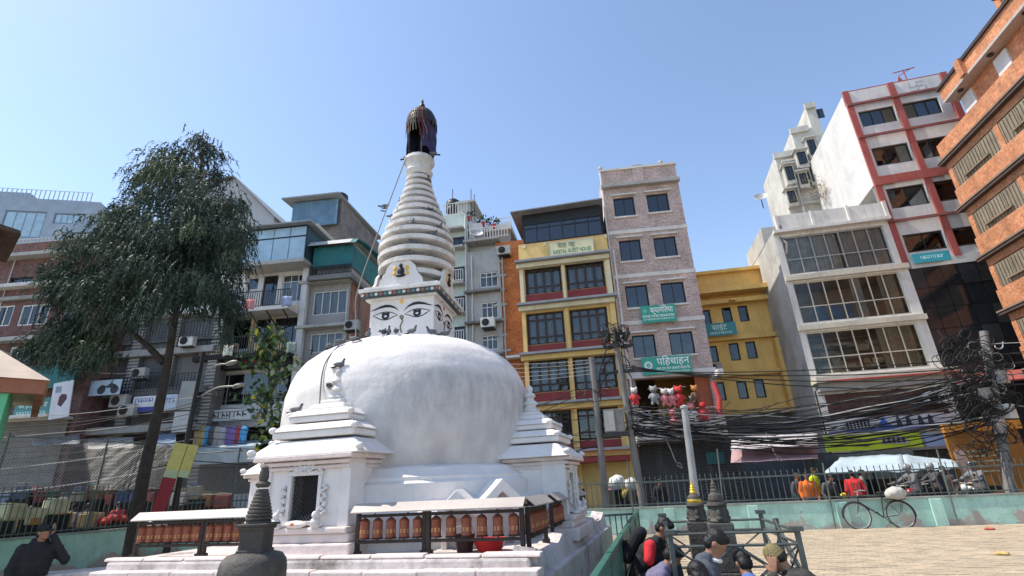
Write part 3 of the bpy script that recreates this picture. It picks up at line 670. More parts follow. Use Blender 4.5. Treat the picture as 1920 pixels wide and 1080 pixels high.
# glazed top floor under a flat sheet roof
zr = Y.z(393, 1055)
gx0, gx1, gz0, gz1 = Y.rect(980, 1131, 411, 449)
win(Y, gx0, gx1, gz0, gz1, 6, (2.6, .8), y=.05, fm=m_frame_k, gm=gl_mirror, fw=.06, mull=.06, curtain=[(.16, .3, m_curtain), (.33, .5, m_curtain)])
b = MB(); b.box(gx0 + .05, gx1 - .05, 5.9, 6, gz0 - .2, gz1 + .2); b.box(gx0, gx0 + .05, .1, 6, gz0 - .2, gz1 + .2); b.box(gx1 - .05, gx1, .1, 6, gz0 - .2, gz1 + .2); b.build('penthouse_wall', m_conc, Y.o)
b = MB(); b.box(gx0, gx1, .02, .14, gz1, zr - .02); b.build('fascia', m_frame_k, Y.o)
b = MB(); i = [b.pt(p) for p in ((x0 - .25, -.55, zr - .06), (x1, -.55, zr + .02), (x1, 6.5, zr + .3), (x0 - .25, 6.5, zr + .2))]; j = [b.pt((b.v[k][0], b.v[k][1], b.v[k][2] + .06)) for k in i]; b.f += [i[::-1], j] + [[i[k], i[(k + 1) % 4], j[(k + 1) % 4], j[k]] for k in range(4)]; b.build('sheet_roof', m_slab, Y.o)
Y.box('maroon_panel', m_mar, gx0, gx1, -.02, .04, ztop + .003, gz0 - .003)
for xx in (gx0 - .06, gx0 + 1.05, gx1 - .02): Y.box('parapet_post', m_cream, xx, xx + .16, -.06, .05, ztop - .25, gz0 - .05)
t, w_, h_ = signboard(Y, 'long cream guest house sign with green lettering under the glazed top floor', 1032, 1112, 452, 477, (.72, .68, .42), [('िशतल  गष्ट', .24, .52, (.1, .16, .1), .42, -.12), ('SHEETAL GUEST HOUSE', -.22, .42, (.05, .2, .14), .9, .0)], y=-.35, name='guest_house_sign', frame=m_frame_w)
# ground floor: maroon shop canopy
Y.box('shop_canopy', m_mar, x0 + .2, x1 - .2, -1.1, -.003, sz[4] - .55, sz[4] - .35)
# ================================================================== ORANGE BRICK STRIP
m_orb = brickmat('raw_orange_brick', (.60, .19, .06), (.50, .14, .045), (.42, .2, .1), .24, .08, .01, .5, .25)
O = Bld('narrow raw orange brick house end with concrete floor stubs', 932, 560, 25.2, R(10))
ox1 = O.p(990, 560)[0]; oz = O.z(453, 950)
O.box('wall', m_orb, 0, ox1, 0, 5, 0, oz)
rn = random.Random(2)
for k in range(9):
    z = oz - .35 - k * .82; b = MB(); b.box(-.12 - .1 * rn.random(), .38 + .25 * rn.random(), -.10, .25, z - .06, z + .05); b.build('floor_stub', m_conc, O.o)
for k in range(10):
    b = MB(); z = oz - .2 - k * .75; b.box(.0, .16 + .1 * rn.random(), -.03, .1, z - .3, z); b.build('toothed_edge', m_conc, O.o)
b = MB(); b.box(.45, 1.25, -.5, -.02, O.z(672, 950) - .1, O.z(672, 950) + .02); b.build('awning_ledge', m_frame_w, O.o)
# ================================================================== GREY HOUSE + MINT HOUSE
G = Bld('grey concrete house with white casement windows between mint house and orange brick', 876, 560, 25.4, R(10))
gx1 = G.p(940, 560)[0]; gz = G.z(470, 905)
H = [G.rect(*q) for q in ((899.5, 934, 510, 538), (902, 934, 566, 598), (903, 934, 628, 656), (905, 936, 690, 716))]
holes_wall(G, 'wall', m_conc, 0, gx1, 0, gz, H, 6)
for h in H: win(G, *h, 3, (2.4, .9), y=.08, fm=m_frame_w, gm=gl_clear, fw=.06, curtain=[(0, .5, m_curtain), (.6, 1, m_curtain)])
for v in (548, 606, 668): z = G.z(v, 905); G.box('ledge', m_conc_d, -.08, gx1, -.38, -.003, z - .06, z + .05)
G.box('upper_storey', mat('pale_grey_plaster', (.5, .5, .49), .85, .1, 1.5, streak=.4), .05, gx1 - .2, .5, 5, gz + .003, G.z(455, 900))
z = G.z(455, 900); G.box('terrace_slab', m_conc, -.1, gx1, -.3, 5, z, z + .14)
b = MB(); b.box(.1, .9, .2, 2.2, z + .14, z + 1.35); b.build('rooftop_room', m_frame_w, G.o)
railing(G.o, .1, gx1 + .5, -.1, z + .14, z + .85, m_frame_w, .16, .02)
G.box('upper_balcony', m_frame_w, .9, gx1 + .6, .6, 3, G.z(425, 910), G.z(414, 910)); railing(G.o, .9, gx1 + .6, .62, G.z(414, 910), G.z(402, 910), m_frame_w, .16, .02)
b = MB(); b.box(1.1, gx1 + .5, .9, 4, z + .15, G.z(425, 910)); b.build('rooftop_room', m_conc, G.o)
m_mint = mat('mint_plaster', (.50, .58, .53), .85, .1, 1.4, streak=.3)
Mi = Bld('pale mint green house with balconies rising behind the spire', 800, 560, 25.8, R(10))
mx1 = Mi.p(877, 560)[0]; mz = Mi.z(402, 850)
H = [Mi.rect(*q) for q in ((848, 874, 444, 462), (850, 874, 500, 530), (850, 875, 555, 585), (852, 876, 612, 640))]
holes_wall(Mi, 'wall', m_mint, 0, mx1, 0, mz, H, 6)
for h in H: win(Mi, *h, 2, (1,), y=.12, fm=m_frame_k, gm=gl_dark, fw=.05)
for v in (433, 468, 535, 590, 650): z = Mi.z(v, 860); Mi.box('balcony_slab', m_conc, mx1 - 1.6, mx1 - .1, -.5, -.003, z - .06, z + .06)
for v in (535, 590, 650):
    z = Mi.z(v, 860); railing(Mi.o, mx1 - 1.55, mx1 - .12, -.45, z + .06, z + .75, m_frame_w, .13, .014)
railing(Mi.o, .8, mx1, .1, mz, mz + .8, m_frame_w, .15, .016)
b = MB(); b.box(mx1 - .9, mx1 - .1, 1.2, 3, mz, mz + 1.35); b.box(mx1 - .95, mx1 + .25, 1.0, 3.2, mz + 1.3, mz + 1.42); b.build('stair_head', m_conc, Mi.o)
b = MB(); b.tube([(mx1 - .06, -.08, 2), (mx1 - .06, -.08, mz - .2), (mx1 - .3, -.08, mz)], .05, 8); b.build('drain_pipe', m_frame_w, Mi.o)
for k, (xx, hh) in enumerate(((mx1 - 1.15, 2.4), (mx1 + .0, 2.2), (mx1 + .2, 1.8))): b = MB(); b.tube([(xx, 1.1, mz), (xx, 1.1, mz + hh)], .025, 6); b.build('roof_pipe', m_rail, Mi.o)
# ================================================================== PINK BRICK HOUSE
m_pbrick = brickmat('pale_pink_brick', (.62, .44, .39), (.49, .33, .285), (.58, .51, .46), .24, .078, .016, .5, .25)
m_trim = mat('pale_trim', (.7, .66, .61), .85, .1, 2, streak=.3)
K = Bld('tall narrow pink brick house with eight black windows and pale floor bands', 1157, 560, 24.0, R(6))
kx1 = K.p(1313, 560)[0]
W_ = [(1154, 1193, 370, 406), (1216, 1255, 363, 398), (1164, 1205.5, 449.5, 489.5), (1227.6, 1269.6, 443.8, 482), (1172, 1214.6, 535, 577), (1239.7, 1284.5, 529, 570), (1184, 1226, 628, 671), (1254, 1301, 622, 665)]
H = [K.rect(*q) for q in W_]
for k in (0, 1):                                    # one real column of windows per side
    a = sum(H[i][0] for i in range(k, 8, 2)) / 4; c = sum(H[i][1] for i in range(k, 8, 2)) / 4
    for i in range(k, 8, 2): H[i] = (a, c, H[i][2], H[i][3])
zbase = K.z(702, 1250); ztop = K.z(316, 1196)
shop = (.35, kx1 - .25, K.z(785, 1270), zbase - .15)
holes_wall(K, 'wall', m_pbrick, 0, kx1, 0, ztop, H + [shop], 7)
for i, h in enumerate(H): win(K, *h, 2, (1,), y=.12, fm=m_frame_k, gm=gl_mirror, fw=.05, sill=(.09, m_trim), hood=(.07, m_trim, .1), curtain=[(.05, .4, m_curtain)] if i in (0, 1, 5, 7) else None)
for v in (429, 513, 602): z = K.z(v, 1235); K.box('floor_band', m_trim, -.03, kx1 + .03, -.05, -.001, z - .10, z + .10)
K.box('floor_band', m_trim, -.05, kx1 + .05, -.25, -.002, zbase - .14, zbase + .14)
z = K.z(347, 1200); K.box('cornice', m_conc, -.12, kx1 + .05, -.3, -.003, z - .08, z + .09)
K.box('parapet_coping', m_trim, -.1, kx1 + .06, -.1, .3, ztop + .003, ztop + .12)
K.box('parapet_pier', m_pbrick, kx1 * .42, kx1 * .56, -.08, .2, z + .1, ztop + .2)
for xx in (.0, kx1 - .7):
    b = MB(); b.lathe([(.07, 0), (.07, .12), (.12, .16), (.1, .26), (.03, .33)], 10); b.build('roof_knob', m_conc, K.o, loc=(xx, .1, ztop + .12), smooth=True)
b = MB(); b.tube([(-.06, -.06, 5), (-.06, -.06, ztop - .1)], .05, 8); b.build('drain_pipe', m_frame_w, K.o)
white = (.85, .88, .84); gsign = (.035, .36, .26)
t, w_, h_ = signboard(K, 'smaller upper green board with white script on the pink brick house', 1202, 1267.6, 572, 604, gsign, [('क्यामेिलया', .2, .48, white, .66, .1)], y=-.28); m_pw = mat('print_white', white, .7); marks(t, w_, h_, -.14, .16, -.46, .46, m_pw, 11); marks(t, w_, h_, -.32, .1, -.44, .44, m_pw, 12); patch(t, w_, h_, [[(-.38 + .06 * math.cos(a), .2 + .06 * w_ / h_ * math.sin(a)) for a in [R(36 * k) for k in range(10)]]], mat('emblem_green', (.2, .5, .4), .7), 'emblem')
t, w_, h_ = signboard(K, 'larger green board with white round emblem above the toy shop', 1203.6, 1296.5, 668, 701, gsign, [('पिहचाहन', .2, .58, white, .66, .14), ('बचत तथा ऋण सहकारी संस्था िल.', -.19, .2, white, .68, .13)], y=-.42); marks(t, w_, h_, -.39, .1, -.2, .45, m_pw, 13)
patch(t, w_, h_, [[(-.37 + .085 * math.cos(a), .04 + .085 * w_ / h_ * math.sin(a)) for a in [R(24 * k) for k in range(15)]]], mat('emblem_white', (.75, .82, .78), .7), 'emblem')
patch(t, w_, h_, [[(-.37 + .05 * math.cos(a), .04 + .05 * w_ / h_ * math.sin(a)) for a in [R(24 * k) for k in range(15)]]], mat('emblem_green', (.2, .5, .4), .7), 'emblem_ring', .005)
# balcony of the toy shop
zb0, zb1 = K.z(822, 1270, -1.4), K.z(786, 1270, -1.4)
bx0, bx1 = K.p(1192, 805, -1.4)[0], K.p(1364, 805, -1.4)[0]
m_bal = mat('cream_tile_balcony', (.55, .53, .46), .8, .12, 1.5, streak=.4, dirt=(.25, .23, .2))
b = MB(); b.box(bx0, bx1, -1.4, -1.3, zb0, zb1); b.box(bx0, bx0 + .1, -1.3, -.01, zb0, zb1); b.box(bx1 - .1, bx1, -1.3, -.01, zb0, zb1); b.build('balcony_parapet', m_bal, K.o)
K.box('balcony_floor', m_conc_d, bx0 + .01, bx1 - .01, -1.29, -.01, zb0 - .1, zb0 + .08)
b = MB()
for zz_ in (zb1 + .12, zb1 + .28, zb1 + .42): b.tube([(bx0, -1.35, zz_), (bx1, -1.35, zz_)], .02, 6)
for k in range(7): x = bx0 + .05 + (bx1 - bx0 - .1) * k / 6; b.tube([(x, -1.35, zb1), (x, -1.35, zb1 + .44)], .02, 6)
b.build('balcony_rail', m_frame_a, K.o)
K.box('shop_side_panel', mat('terracotta_panel', (.42, .12, .06), .8), kx1 - .9, kx1 - .26, .2, .25, shop[2], shop[3])
for xx in (1.0, 2.2): K.box('tube_lamp', mat('tube_white', (.8, .85, .85), .4), xx, xx + .6, .9, .95, shop[3] - .35, shop[3] - .3)
shutter(K, .1, kx1 + .35, .15, zb0 - .15, -.12, mat('dark_shutter', (.085, .085, .085), .65, .15, 1.5, streak=.3))
bx = Bld.rect(K, 1180, 1184, 700, 710)
K.box('corner_post', m_trim, kx1 - .22, kx1 + .02, -1.38, -.26, zbase - .4, zbase - .15)
b = MB(); wq = K.rect(1325, 1358, 848, 870, -.2); b.box(wq[0], wq[1], -.22, -.15, wq[2], wq[3]); b.build('shop_vent_window', mat('teal_glass', (.06, .22, .22), .3, .2, 3), K.o)
# ================================================================== OCHRE HOUSE (set back)
m_och = mat('ochre_plaster', (.80, .51, .17), .85, .1, 1.3, streak=.3, dirt=(.28, .17, .07))
C = Bld('ochre yellow house set back behind, with small black windows', 1300, 620, 27.5, R(10))
q = [(1317, 1332, 581, 610), (1355, 1372, 576, 604), (1385.6, 1402.5, 573, 603), (1330, 1346.6, 648.5, 679), (1368, 1387.6, 643, 676), (1399.6, 1419, 640, 672.6), (1344, 1361.6, 716, 751), (1382.8, 1402, 714.5, 748), (1415.5, 1435.7, 711, 746)]
H = [C.rect(*k) for k in q]
for k in range(3):
    a = sum(H[i][0] for i in range(k, 9, 3)) / 3; c = sum(H[i][1] for i in range(k, 9, 3)) / 3
    for i in range(k, 9, 3): H[i] = (a, c, H[i][2], H[i][3])
cx1 = C.p(1475, 640)[0]; cz = C.z(512, 1370); czb = C.z(776, 1400)
holes_wall(C, 'wall', m_och, -2.5, cx1, czb, cz, H, 6)
C.box('lower_wall', m_conc_d, -2.4, cx1 - .1, .3, 5.5, 0, czb - .003)
for h in H: win(C, *h, 1, (1,), y=.1, fm=m_frame_k, gm=gl_dark, fw=.05)
for v, d in ((540, .9), (562, .5), (632, .35), (700, .35), (772, .5)): z = C.z(v, 1370, -d); C.box('ledge', m_och, -2.5, cx1, -d, -.003, z - .14, z + .1)
z0_, z1_ = C.z(563, 1370), C.z(540, 1370)
for h in (H[0], H[2]): C.box('bracket', m_och, h[0] - .5, h[0] - .2, -.85, -.004, z0_ - .25, z0_ - .15)
C.box('pier', m_och, cx1 - .75, cx1 - .3, -.6, -.005, czb, C.z(640, 1430))
C.box('parapet_coping', m_och, -2.5, cx1, -.3, .1, cz + .003, cz + .18)
b = MB(); b.box(-.2, .25, .3, .8, cz, cz + .45); b.box(-.28, .33, .25, .85, cz + .45, cz + .55); b.build('chimney', m_orb, C.o)
t, w_, h_ = signboard(C, 'teal sign with pale script on the ochre house', 1324, 1381, 605, 629, (.05, .26, .28), [('साईट', .12, .6, (.6, .8, .75), .5, -.05)], y=-.75); marks(t, w_, h_, -.3, .2, -.4, .35, mat('print_pale', (.6, .8, .75), .7), 4)
# ================================================================== GLASS FRONTED BUILDING
m_white = mat('aged_white_plaster', (.72, .70, .65), .85, .08, 1.0, streak=.55, bump=.2, dirt=(.26, .25, .22), dirtamt=.3, dscale=.9)
m_creamtrim = mat('cream_trim', (.62, .57, .46), .85, .1, 1.2, streak=.4, dirt=(.3, .27, .22))
m_sidew = mat('weathered_side_wall', (.50, .49, .46), .9, .16, .8, streak=.55, bump=.3, dirt=(.2, .2, .16), dirtamt=.5, dscale=.7)
Q = Bld('white building with three bands of large dirty glass panes over a brown shutter', 1492, 600, 23.2, R(11))
q4, q3, q2 = Q.rect(1470, 1673, 432, 505), Q.rect(1493.7, 1701, 518, 598), Q.rect(1517, 1733.7, 613, 696)
wx0 = (q4[0] + q3[0] + q2[0]) / 3; wx1 = (q4[1] + q3[1] + q2[1]) / 3
qx1 = wx1 + .42; qz = Q.z(420, 1560); qd = 5.2
HH = [(wx0, wx1, q[2], q[3]) for q in (q4, q3, q2)]
sh = (wx0 + .1, wx1 + .1, Q.z(784, 1640), Q.z(733, 1640)); shop = (wx0, wx1 + .2, .1, Q.z(848, 1640))
holes_wall(Q, 'front_wall', m_white, .0, qx1, 0, qz, HH + [sh, shop], qd, closed=False)
b = MB(); b.face([(0, 0, 0), (0, qd, 0), (0, qd, qz), (0, 0, qz)]); b.face([(qx1, 0.003, 0), (qx1, qd, 0), (qx1, qd, qz), (qx1, .003, qz)]); b.face([(0, qd, 0), (qx1, qd, 0), (qx1, qd, qz), (0, qd, qz)]); b.face([(0, 0, qz), (qx1, 0, qz), (qx1, qd, qz), (0, qd, qz)])
b.build('side_wall', m_sidew, Q.o)
blue = mat('blue_sheet', (.07, .22, .5), .7, .2, 3); paper = mat('stacked_paper', (.75, .72, .66), .9, .35, 8); card = mat('cardboard', (.5, .38, .26), .9, .3, 5)
gl_dirty = glassmat('dirty_glass', (.78, .77, .73), .02, .15, 1.3)
for i, h in enumerate(HH):
    win(Q, *h, 7, (1, 1.55), y=.12, fm=m_creamtrim if i else m_frame_a, gm=gl_dirty, fw=.06, mull=.05, curtain=[[(0, .55, mat('grey_sheet_curtain', (.55, .57, .57), .9, .2, 3)), (.57, 1, m_curtain)], [(.55, .65, m_curtain), (.82, .98, m_curtain2)], [(.66, .98, m_curtain2)]][i])
    Q.box('room_floor', m_conc, .05, qx1 - .05, .3, qd - .05, h[2] - .12, h[2] - .02)
    Q.box('room_back_wall', mat('room_plaster', (.55, .5, .42), .9, .25, 1), .05, qx1 - .05, 2.2, 2.3, h[2], h[3] + .1)
for a, b_ in ((.14, .26), (.29, .41), (.43, .50)):
    h = HH[1]; Q.box('blue_sheet', blue, wx0 + (wx1 - wx0) * a, wx0 + (wx1 - wx0) * b_, .18, .2, h[2] + .06, h[2] + (h[3] - h[2]) * .42)
rn = random.Random(8); h = HH[2]
for k in range(58):
    x = rn.uniform(wx0 + .1, wx1 - .3); wdt = rn.uniform(.2, .6); hh_ = rn.uniform(.08, .3); z = h[2] + rn.choice((.02, .25, .45, .75, 1.0, 1.3)) * 1.0; y_ = rn.uniform(.2, .9)
    if z + hh_ > h[3]: continue
    b = MB(); b.box(x, min(x + wdt, wx1), y_, y_ + .3, z, z + hh_); b.build('stored_box', rn.choice((paper, card, m_curtain2, m_frame_a)), Q.o)
for k in range(4): z = h[2] + (.24, .74, 1.28, 1.7)[k]; Q.box('storage_shelf', m_conc_d, wx0, wx0 + (wx1 - wx0) * .64, .5, 1.1, z - .03, z)
for za, zb in ((HH[1][3], HH[0][2]), (HH[2][3], HH[1][2])):
    zc = (za + zb) / 2; Q.box('floor_beam', m_creamtrim, -.02, qx1 + .02, -.16, -.003, zc - .13, zc + .11)
z = Q.z(704, 1640, -.75) + .16; Q.box('floor_slab', m_creamtrim, -.05, qx1 + .25, -.75, -.003, z - .28, z - .04); Q.box('slab_edge', m_red_p, .3, qx1 + .2, -.78, -.751, z - .28, z - .22); Q.box('soffit_beam', m_conc, .1, qx1, -.4, -.004, z - .62, z - .285)
zp0, zp1 = Q.z(424, 1560), Q.z(392, 1560)
Q.box('cornice', m_white, -.05, qx1 - .1, -.3, -.003, zp0 - .1, zp0 + .06)
for k in range(3):
    a = .25 + k * (qx1 - .4) / 3; Q.box('parapet_panel', m_white, a + .06, a + (qx1 - .4) / 3 - .06, -.12, .05, zp0 + .07, zp1 - .04); Q.box('parapet_pier', m_white, a - .06, a + .06, -.18, .08, zp0 + .065, zp1)
Q.box('parapet_pier', m_white, qx1 - .21, qx1 - .06, -.18, .08, zp0 + .065, zp1)
shutter(Q, sh[0], sh[1], sh[2], sh[3], .06, mat('brown_shutter', (.13, .06, .045), .65, .2, 1.5, streak=.3))
shutter(Q, shop[0], shop[1], .12, shop[3], .9, m_shut)
rf = MB(); ty, tz = Q.side(1421, 383, .3); rf.box(-.02, 2.2, 1.6, qd, qz, qz + 1.0); rf.build('rooftop_block', m_sidew, Q.o)
b = MB(); b.tube([(.2, .3, qz), (.35, -.4, qz - .9), (.2, -.45, qz - 1.5)], .05, 6); b.ball((.3, -.1, qz + .1), (.12, .1, .2), 8, 6); b.build('roof_outlet', m_conc_d, Q.o, smooth=True)
b = MB(); b.tube([(-.02, -.16, 0), (-.02, -.16, Q.z(735, 1530)), (.15, -.16, Q.z(728, 1535)), (.6, -.16, Q.z(728, 1535))], .035, 6); b.build('service_pipe', m_rail, Q.o)
# banners over the shops
signboard(Q, 'white shop banner with blue tent and dark figures under the brown shutter', 1548, 1776, 780, 806, (.55, .57, .58), [], y=-.5, name='shop_banner')
t = bpy.context.scene.objects.get('shop_banner'); w_ = Q.rect(1548, 1776, 780, 806, -.5); W2, H2 = w_[1] - w_[0], w_[3] - w_[2]
patch(t, W2, H2, [[(-.5, -.5), (.5, -.5), (.5, -.25), (-.5, -.3)]], mat('banner_blue', (.09, .13, .36), .7), 'banner_stripe'); patch(t, W2, H2, [[(-.08, -.28), (.06, -.28), (-.01, .42)]], mat('tent_blue', (.05, .17, .6), .7), 'tent_print', .004)
patch(t, W2, H2, [[(x, -.28), (x + .05, -.28), (x + .04, .3), (x + .02, .45), (x + .005, .25)] for x in (.09, .17, .27, .35)] + [[(x, -.28), (x + .018, -.28), (x + .02, .3), (x, .3)] for x in [-.33 + .03 * k for k in range(7)]], mat('print_dark', (.06, .06, .07), .7), 'figure_print', .004)
t, w_, h_ = signboard(Q, 'lime green shop banner with dark product picture', 1545, 1728, 811, 843, (.42, .55, .03), [], y=-.62, name='shop_banner')
patch(t, w_, h_, [[(.08, -.2), (.36, -.28), (.38, -.05), (.3, .2), (.12, .25)]], mat('product_grey', (.35, .35, .3), .7), 'product_print'); patch(t, w_, h_, [[(.1 + .05 * k, -.15), (.135 + .05 * k, -.2), (.14 + .05 * k, .12), (.11 + .05 * k, .16)] for k in range(5)], mat('print_dark', (.06, .06, .07), .7), 'product_dark', .005)
patch(t, w_, h_, [[(-.45, -.15), (-.05, -.3), (-.05, -.22), (-.45, -.07)], [(-.42, .2), (-.1, .1), (-.1, .16), (-.42, .27)]], mat('print_dark', (.06, .06, .07), .7), 'swoosh_print', .004)
signboard(Q, 'pale blue shop banner right of the lime green one', 1733, 1802, 812, 836, (.24, .33, .5), [], y=-.6, name='shop_banner')
# ================================================================== RED AND WHITE TOWER
m_tw = mat('tower_white', (.62, .605, .58), .85, .08, .7, streak=.5, bump=.25, dirt=(.36, .34, .31), dirtamt=.35, dscale=.8)
m_tr = mat('tower_red', (.36, .085, .07), .75, .12, 1.2, streak=.25)
pc = Q.O + Q.X * (qx1 + .02)
T = Bld('white tower with red posts and bands, see-through windows and overhanging upper floors', 1690, 490, 23.2, R(14))
# shift origin so that its corner meets the neighbour's right edge
T.O = Vector((pc.x, pc.y, 0)) + Q.N * .1; T.o.location = T.O
V = [(1613.7, 1683, 200, 233), (1696, 1768, 189, 217), (1637.6, 1711.7, 271, 309), (1721.5, 1790, 257, 292), (1664, 1738.6, 348, 388), (1751, 1810, 336, 375), (1692, 1772.6, 435, 470), (1787.6, 1843, 424, 460)]
H = [T.rect(*k) for k in V]
a0 = sum(H[i][0] for i in (0, 2, 4, 6)) / 4; a1 = sum(H[i][1] for i in (0, 2, 4, 6)) / 4; b0 = sum(H[i][0] for i in (1, 3, 5, 7)) / 4; b1 = b0 + (a1 - a0)
rows_ = []
for i in range(0, 8, 2):
    zl = (H[i][2] + H[i + 1][2]) / 2; zh = (H[i][3] + H[i + 1][3]) / 2; rows_.append((zl, zh)); H[i] = (a0, a1, zl, zh); H[i + 1] = (b0, b1, zl, zh)
tx0 = a0 - .42; tx1 = b1 + .75; tz = T.z(184, 1670); tzg = T.z(497, 1760)
td = 7.0
holes_wall(T, 'front_wall', m_tw, tx0, tx1, tzg, tz, H, td, closed=False)
zov = T.z(345, 1650)         # underside of the overhanging left flank
b = MB(); b.face([(tx0, 0, zov), (tx0, td, zov), (tx0, td, tz), (tx0, 0, tz)]); b.face([(tx1, 0, tzg), (tx1, td, tzg), (tx1, td, tz), (tx1, 0, tz)]); b.face([(tx0, 0, tz), (tx1, 0, tz), (tx1, td, tz), (tx0, td, tz)])
b.face([(tx0, 0, zov), (tx0 + 2.6, 0.05, zov), (tx0 + 2.6, td, zov), (tx0, td, zov)])
b.build('side_wall', m_tw, T.o)
b = MB(); b.box(tx0 + .8, tx1 - .1, 3.4, 3.5, tzg, zov); b.box(tx0 + .8, tx0 + .9, .3, 3.4, tzg, zov); b.build('inner_wall', m_conc_d, T.o)
for i, h in enumerate(H):
    r_ = i // 2
    if r_ < 2: win(T, *h, 3, (1,), y=.12, fm=m_frame_k, gm=gl_mirror, fw=.07, mull=.05, dropped=((2, 0),) if i in (0, 2) else ((0, 0),) if i == 1 else ())
    else: win(T, *h, 2, (1,), y=.12, fm=m_frame_k, gm=gl_mirror, fw=.07, mull=.05, dropped=((1, 0),) if i in (4, 5) else ())
post = [(tx0 - .02, tx0 + .26), ((a1 + b0) / 2 - .13, (a1 + b0) / 2 + .15), (tx1 - .3, tx1)]
for k, (a, c) in enumerate(post):
    T.box('red_post', m_tr, a, c, -.12, -.002, tzg + (.3 if k else .2), tz + .9)
zl = T.z(322, 1720); zh = T.z(338, 1720)
T.box('red_band', m_tr, tx0 - .02, tx1 + .01, -.16, -.121, zh, zl)
bl = [(rows_[0][0] + rows_[1][1]) / 2, (rows_[2][0] + rows_[3][1]) / 2, tz - .05]
for k, z in enumerate(bl): T.box('floor_ledge', mat('dull_red_ledge', (.25, .09, .08), .8), tx0 - .03, tx1 + .02, -.22, -.122, z - .07, z + .05)
for k in range(2):
    T.box('parapet_panel', m_tw, post[k][1] + .02, post[k + 1][0] - .02, -.05, .1, tz + .003, tz + .85)
T.box('parapet_panel', m_tw, tx0 + .0, tx0 + .15, .11, td, tz + .003, tz + .75)
# faint relief of an auspicious cross sign on the parapet panel, as on many temples and houses here
px_ = (post[1][1] + post[2][0]) / 2 - .1; pz = tz + .42; b = MB(); s_ = .26; w2 = .035
for seg in ((-s_, s_, -w2, w2), (-w2, w2, -s_, s_), (0, s_, s_ - w2, s_ + w2), (-s_, 0, -s_ - w2, -s_ + w2)): b.box(px_ + seg[0] * 1.3, px_ + seg[1] * 1.3, -.062, -.051, pz + seg[2], pz + seg[3])
for seg in ((-s_ - w2, -s_ + w2, 0, s_), (s_ - w2, s_ + w2, -s_, 0)): b.box(px_ + seg[0] * 1.3, px_ + seg[1] * 1.3, -.064, -.051, pz + seg[2], pz + seg[3])
b.build('auspicious_relief', mat('relief_grey', (.5, .5, .5), .85), T.o)
T.box('white_band', m_tw, tx0 + .3, tx1, -.1, -.003, tzg - .05, tzg + .38)
b = MB(); b.box(tx0, tx1, -.03, -.0, tz + .86, tz + .93)
b.build('parapet_coping', m_tr, T.o)
b = MB(); X_ = tx0 + (tx1 - tx0) * .68; b.tube([(X_, .3, tz + .8), (X_, .3, tz + 1.75)], .03, 6); b.tube([(X_ - .5, .3, tz + 1.75), (X_ + .55, .3, tz + 1.85)], .03, 6); b.tube([(X_ - .3, .3, tz + 1.5), (X_ + .3, .3, tz + 1.8)], .02, 6); b.build('roof_antenna', m_tr, T.o)
b = MB(); b.prism([(-.18, 0), (.18, 0), (0, .5)], 'y', -.05, .05); b.build('roof_marker', m_tr, T.o, loc=(tx0 + 2.9, .2, tz + .9))
# dark curtain wall below
zg0, zg1 = T.z(698, 1800), tzg - .06
gx0_ = tx0 + .03; NC, NR = 7, 5
m_cw = mat('dark_curtain_glass', (.012, .016, .02), .12, .3, .8, spec=.6); m_cw2 = mat('dark_curtain_glass_greyer', (.03, .034, .038), .2, .3, .8, spec=.5)
b = MB(); b.box(0, 1, -.02, .02, 0, 1); pm = b.mesh('curtain_pane'); pm.materials.append(m_cw); b = MB(); b.box(0, 1, -.02, .02, 0, 1); pm2 = b.mesh('curtain_pane'); pm2.materials.append(m_cw2)
rn = random.Random(4)
for c in range(NC):
    for r_ in range(NR):
        o = bpy.data.objects.new('curtain_pane', pm2 if rn.random() < .22 else pm); COL.objects.link(o); o.parent = T.o
        o.location = (gx0_ + (tx1 - gx0_) * c / NC + .012, -.05, zg0 + (zg1 - zg0) * r_ / NR + .012); o.scale = ((tx1 - gx0_) / NC - .024, 1, (zg1 - zg0) / NR - .024); o.rotation_euler = (rn.uniform(-.02, .02), 0, rn.uniform(-.02, .02))
T.box('curtain_backing', m_frame_k, gx0_, tx1, -.02, .3, zg0, zg1)
b = MB(); b.box(0, .9, -.3, -.05, 0, .5); b.build('open_vent', m_cw2, T.o, loc=(gx0_ + (tx1 - gx0_) * .72, -.05, zg0 + (zg1 - zg0) * .72), rot=(R(-14), 0, 0))
T.box('lower_wall', m_dark, gx0_, tx1, .31, td, 0, zg0 + .2)
b = MB(); za = T.z(703, 1825); zb = T.z(724, 1825); b.prism([(-.1, za), (-.75, zb), (-.78, zb + .06), (-.13, za + .06)], 'x', gx0_ + .1, tx1 - .3); b.build('red_awning', m_tr, T.o)
t, w_, h_ = signboard(T, 'turquoise banner slung below the white tower windows', 1711, 1783, 473, 491, (.03, .33, .40), [], y=-.2, name='cloth_banner', tilt=R(1)); marks(t, w_, h_, 0, .4, -.3, .35, mat('print_aqua', (.5, .8, .85), .7), 8)
# left wing of the tower at the back, with bay windows
W = Bld.__new__(Bld); W.a = T.a; W.X = T.X; W.N = T.N; W.O = T.O; W.o = T.o
wy = td
xa, za = T.p(1467, 300, wy); xb, zb = T.p(1530, 330, wy)
zt = T.p(1500, 225, wy)[1]; zlo = qz - .5

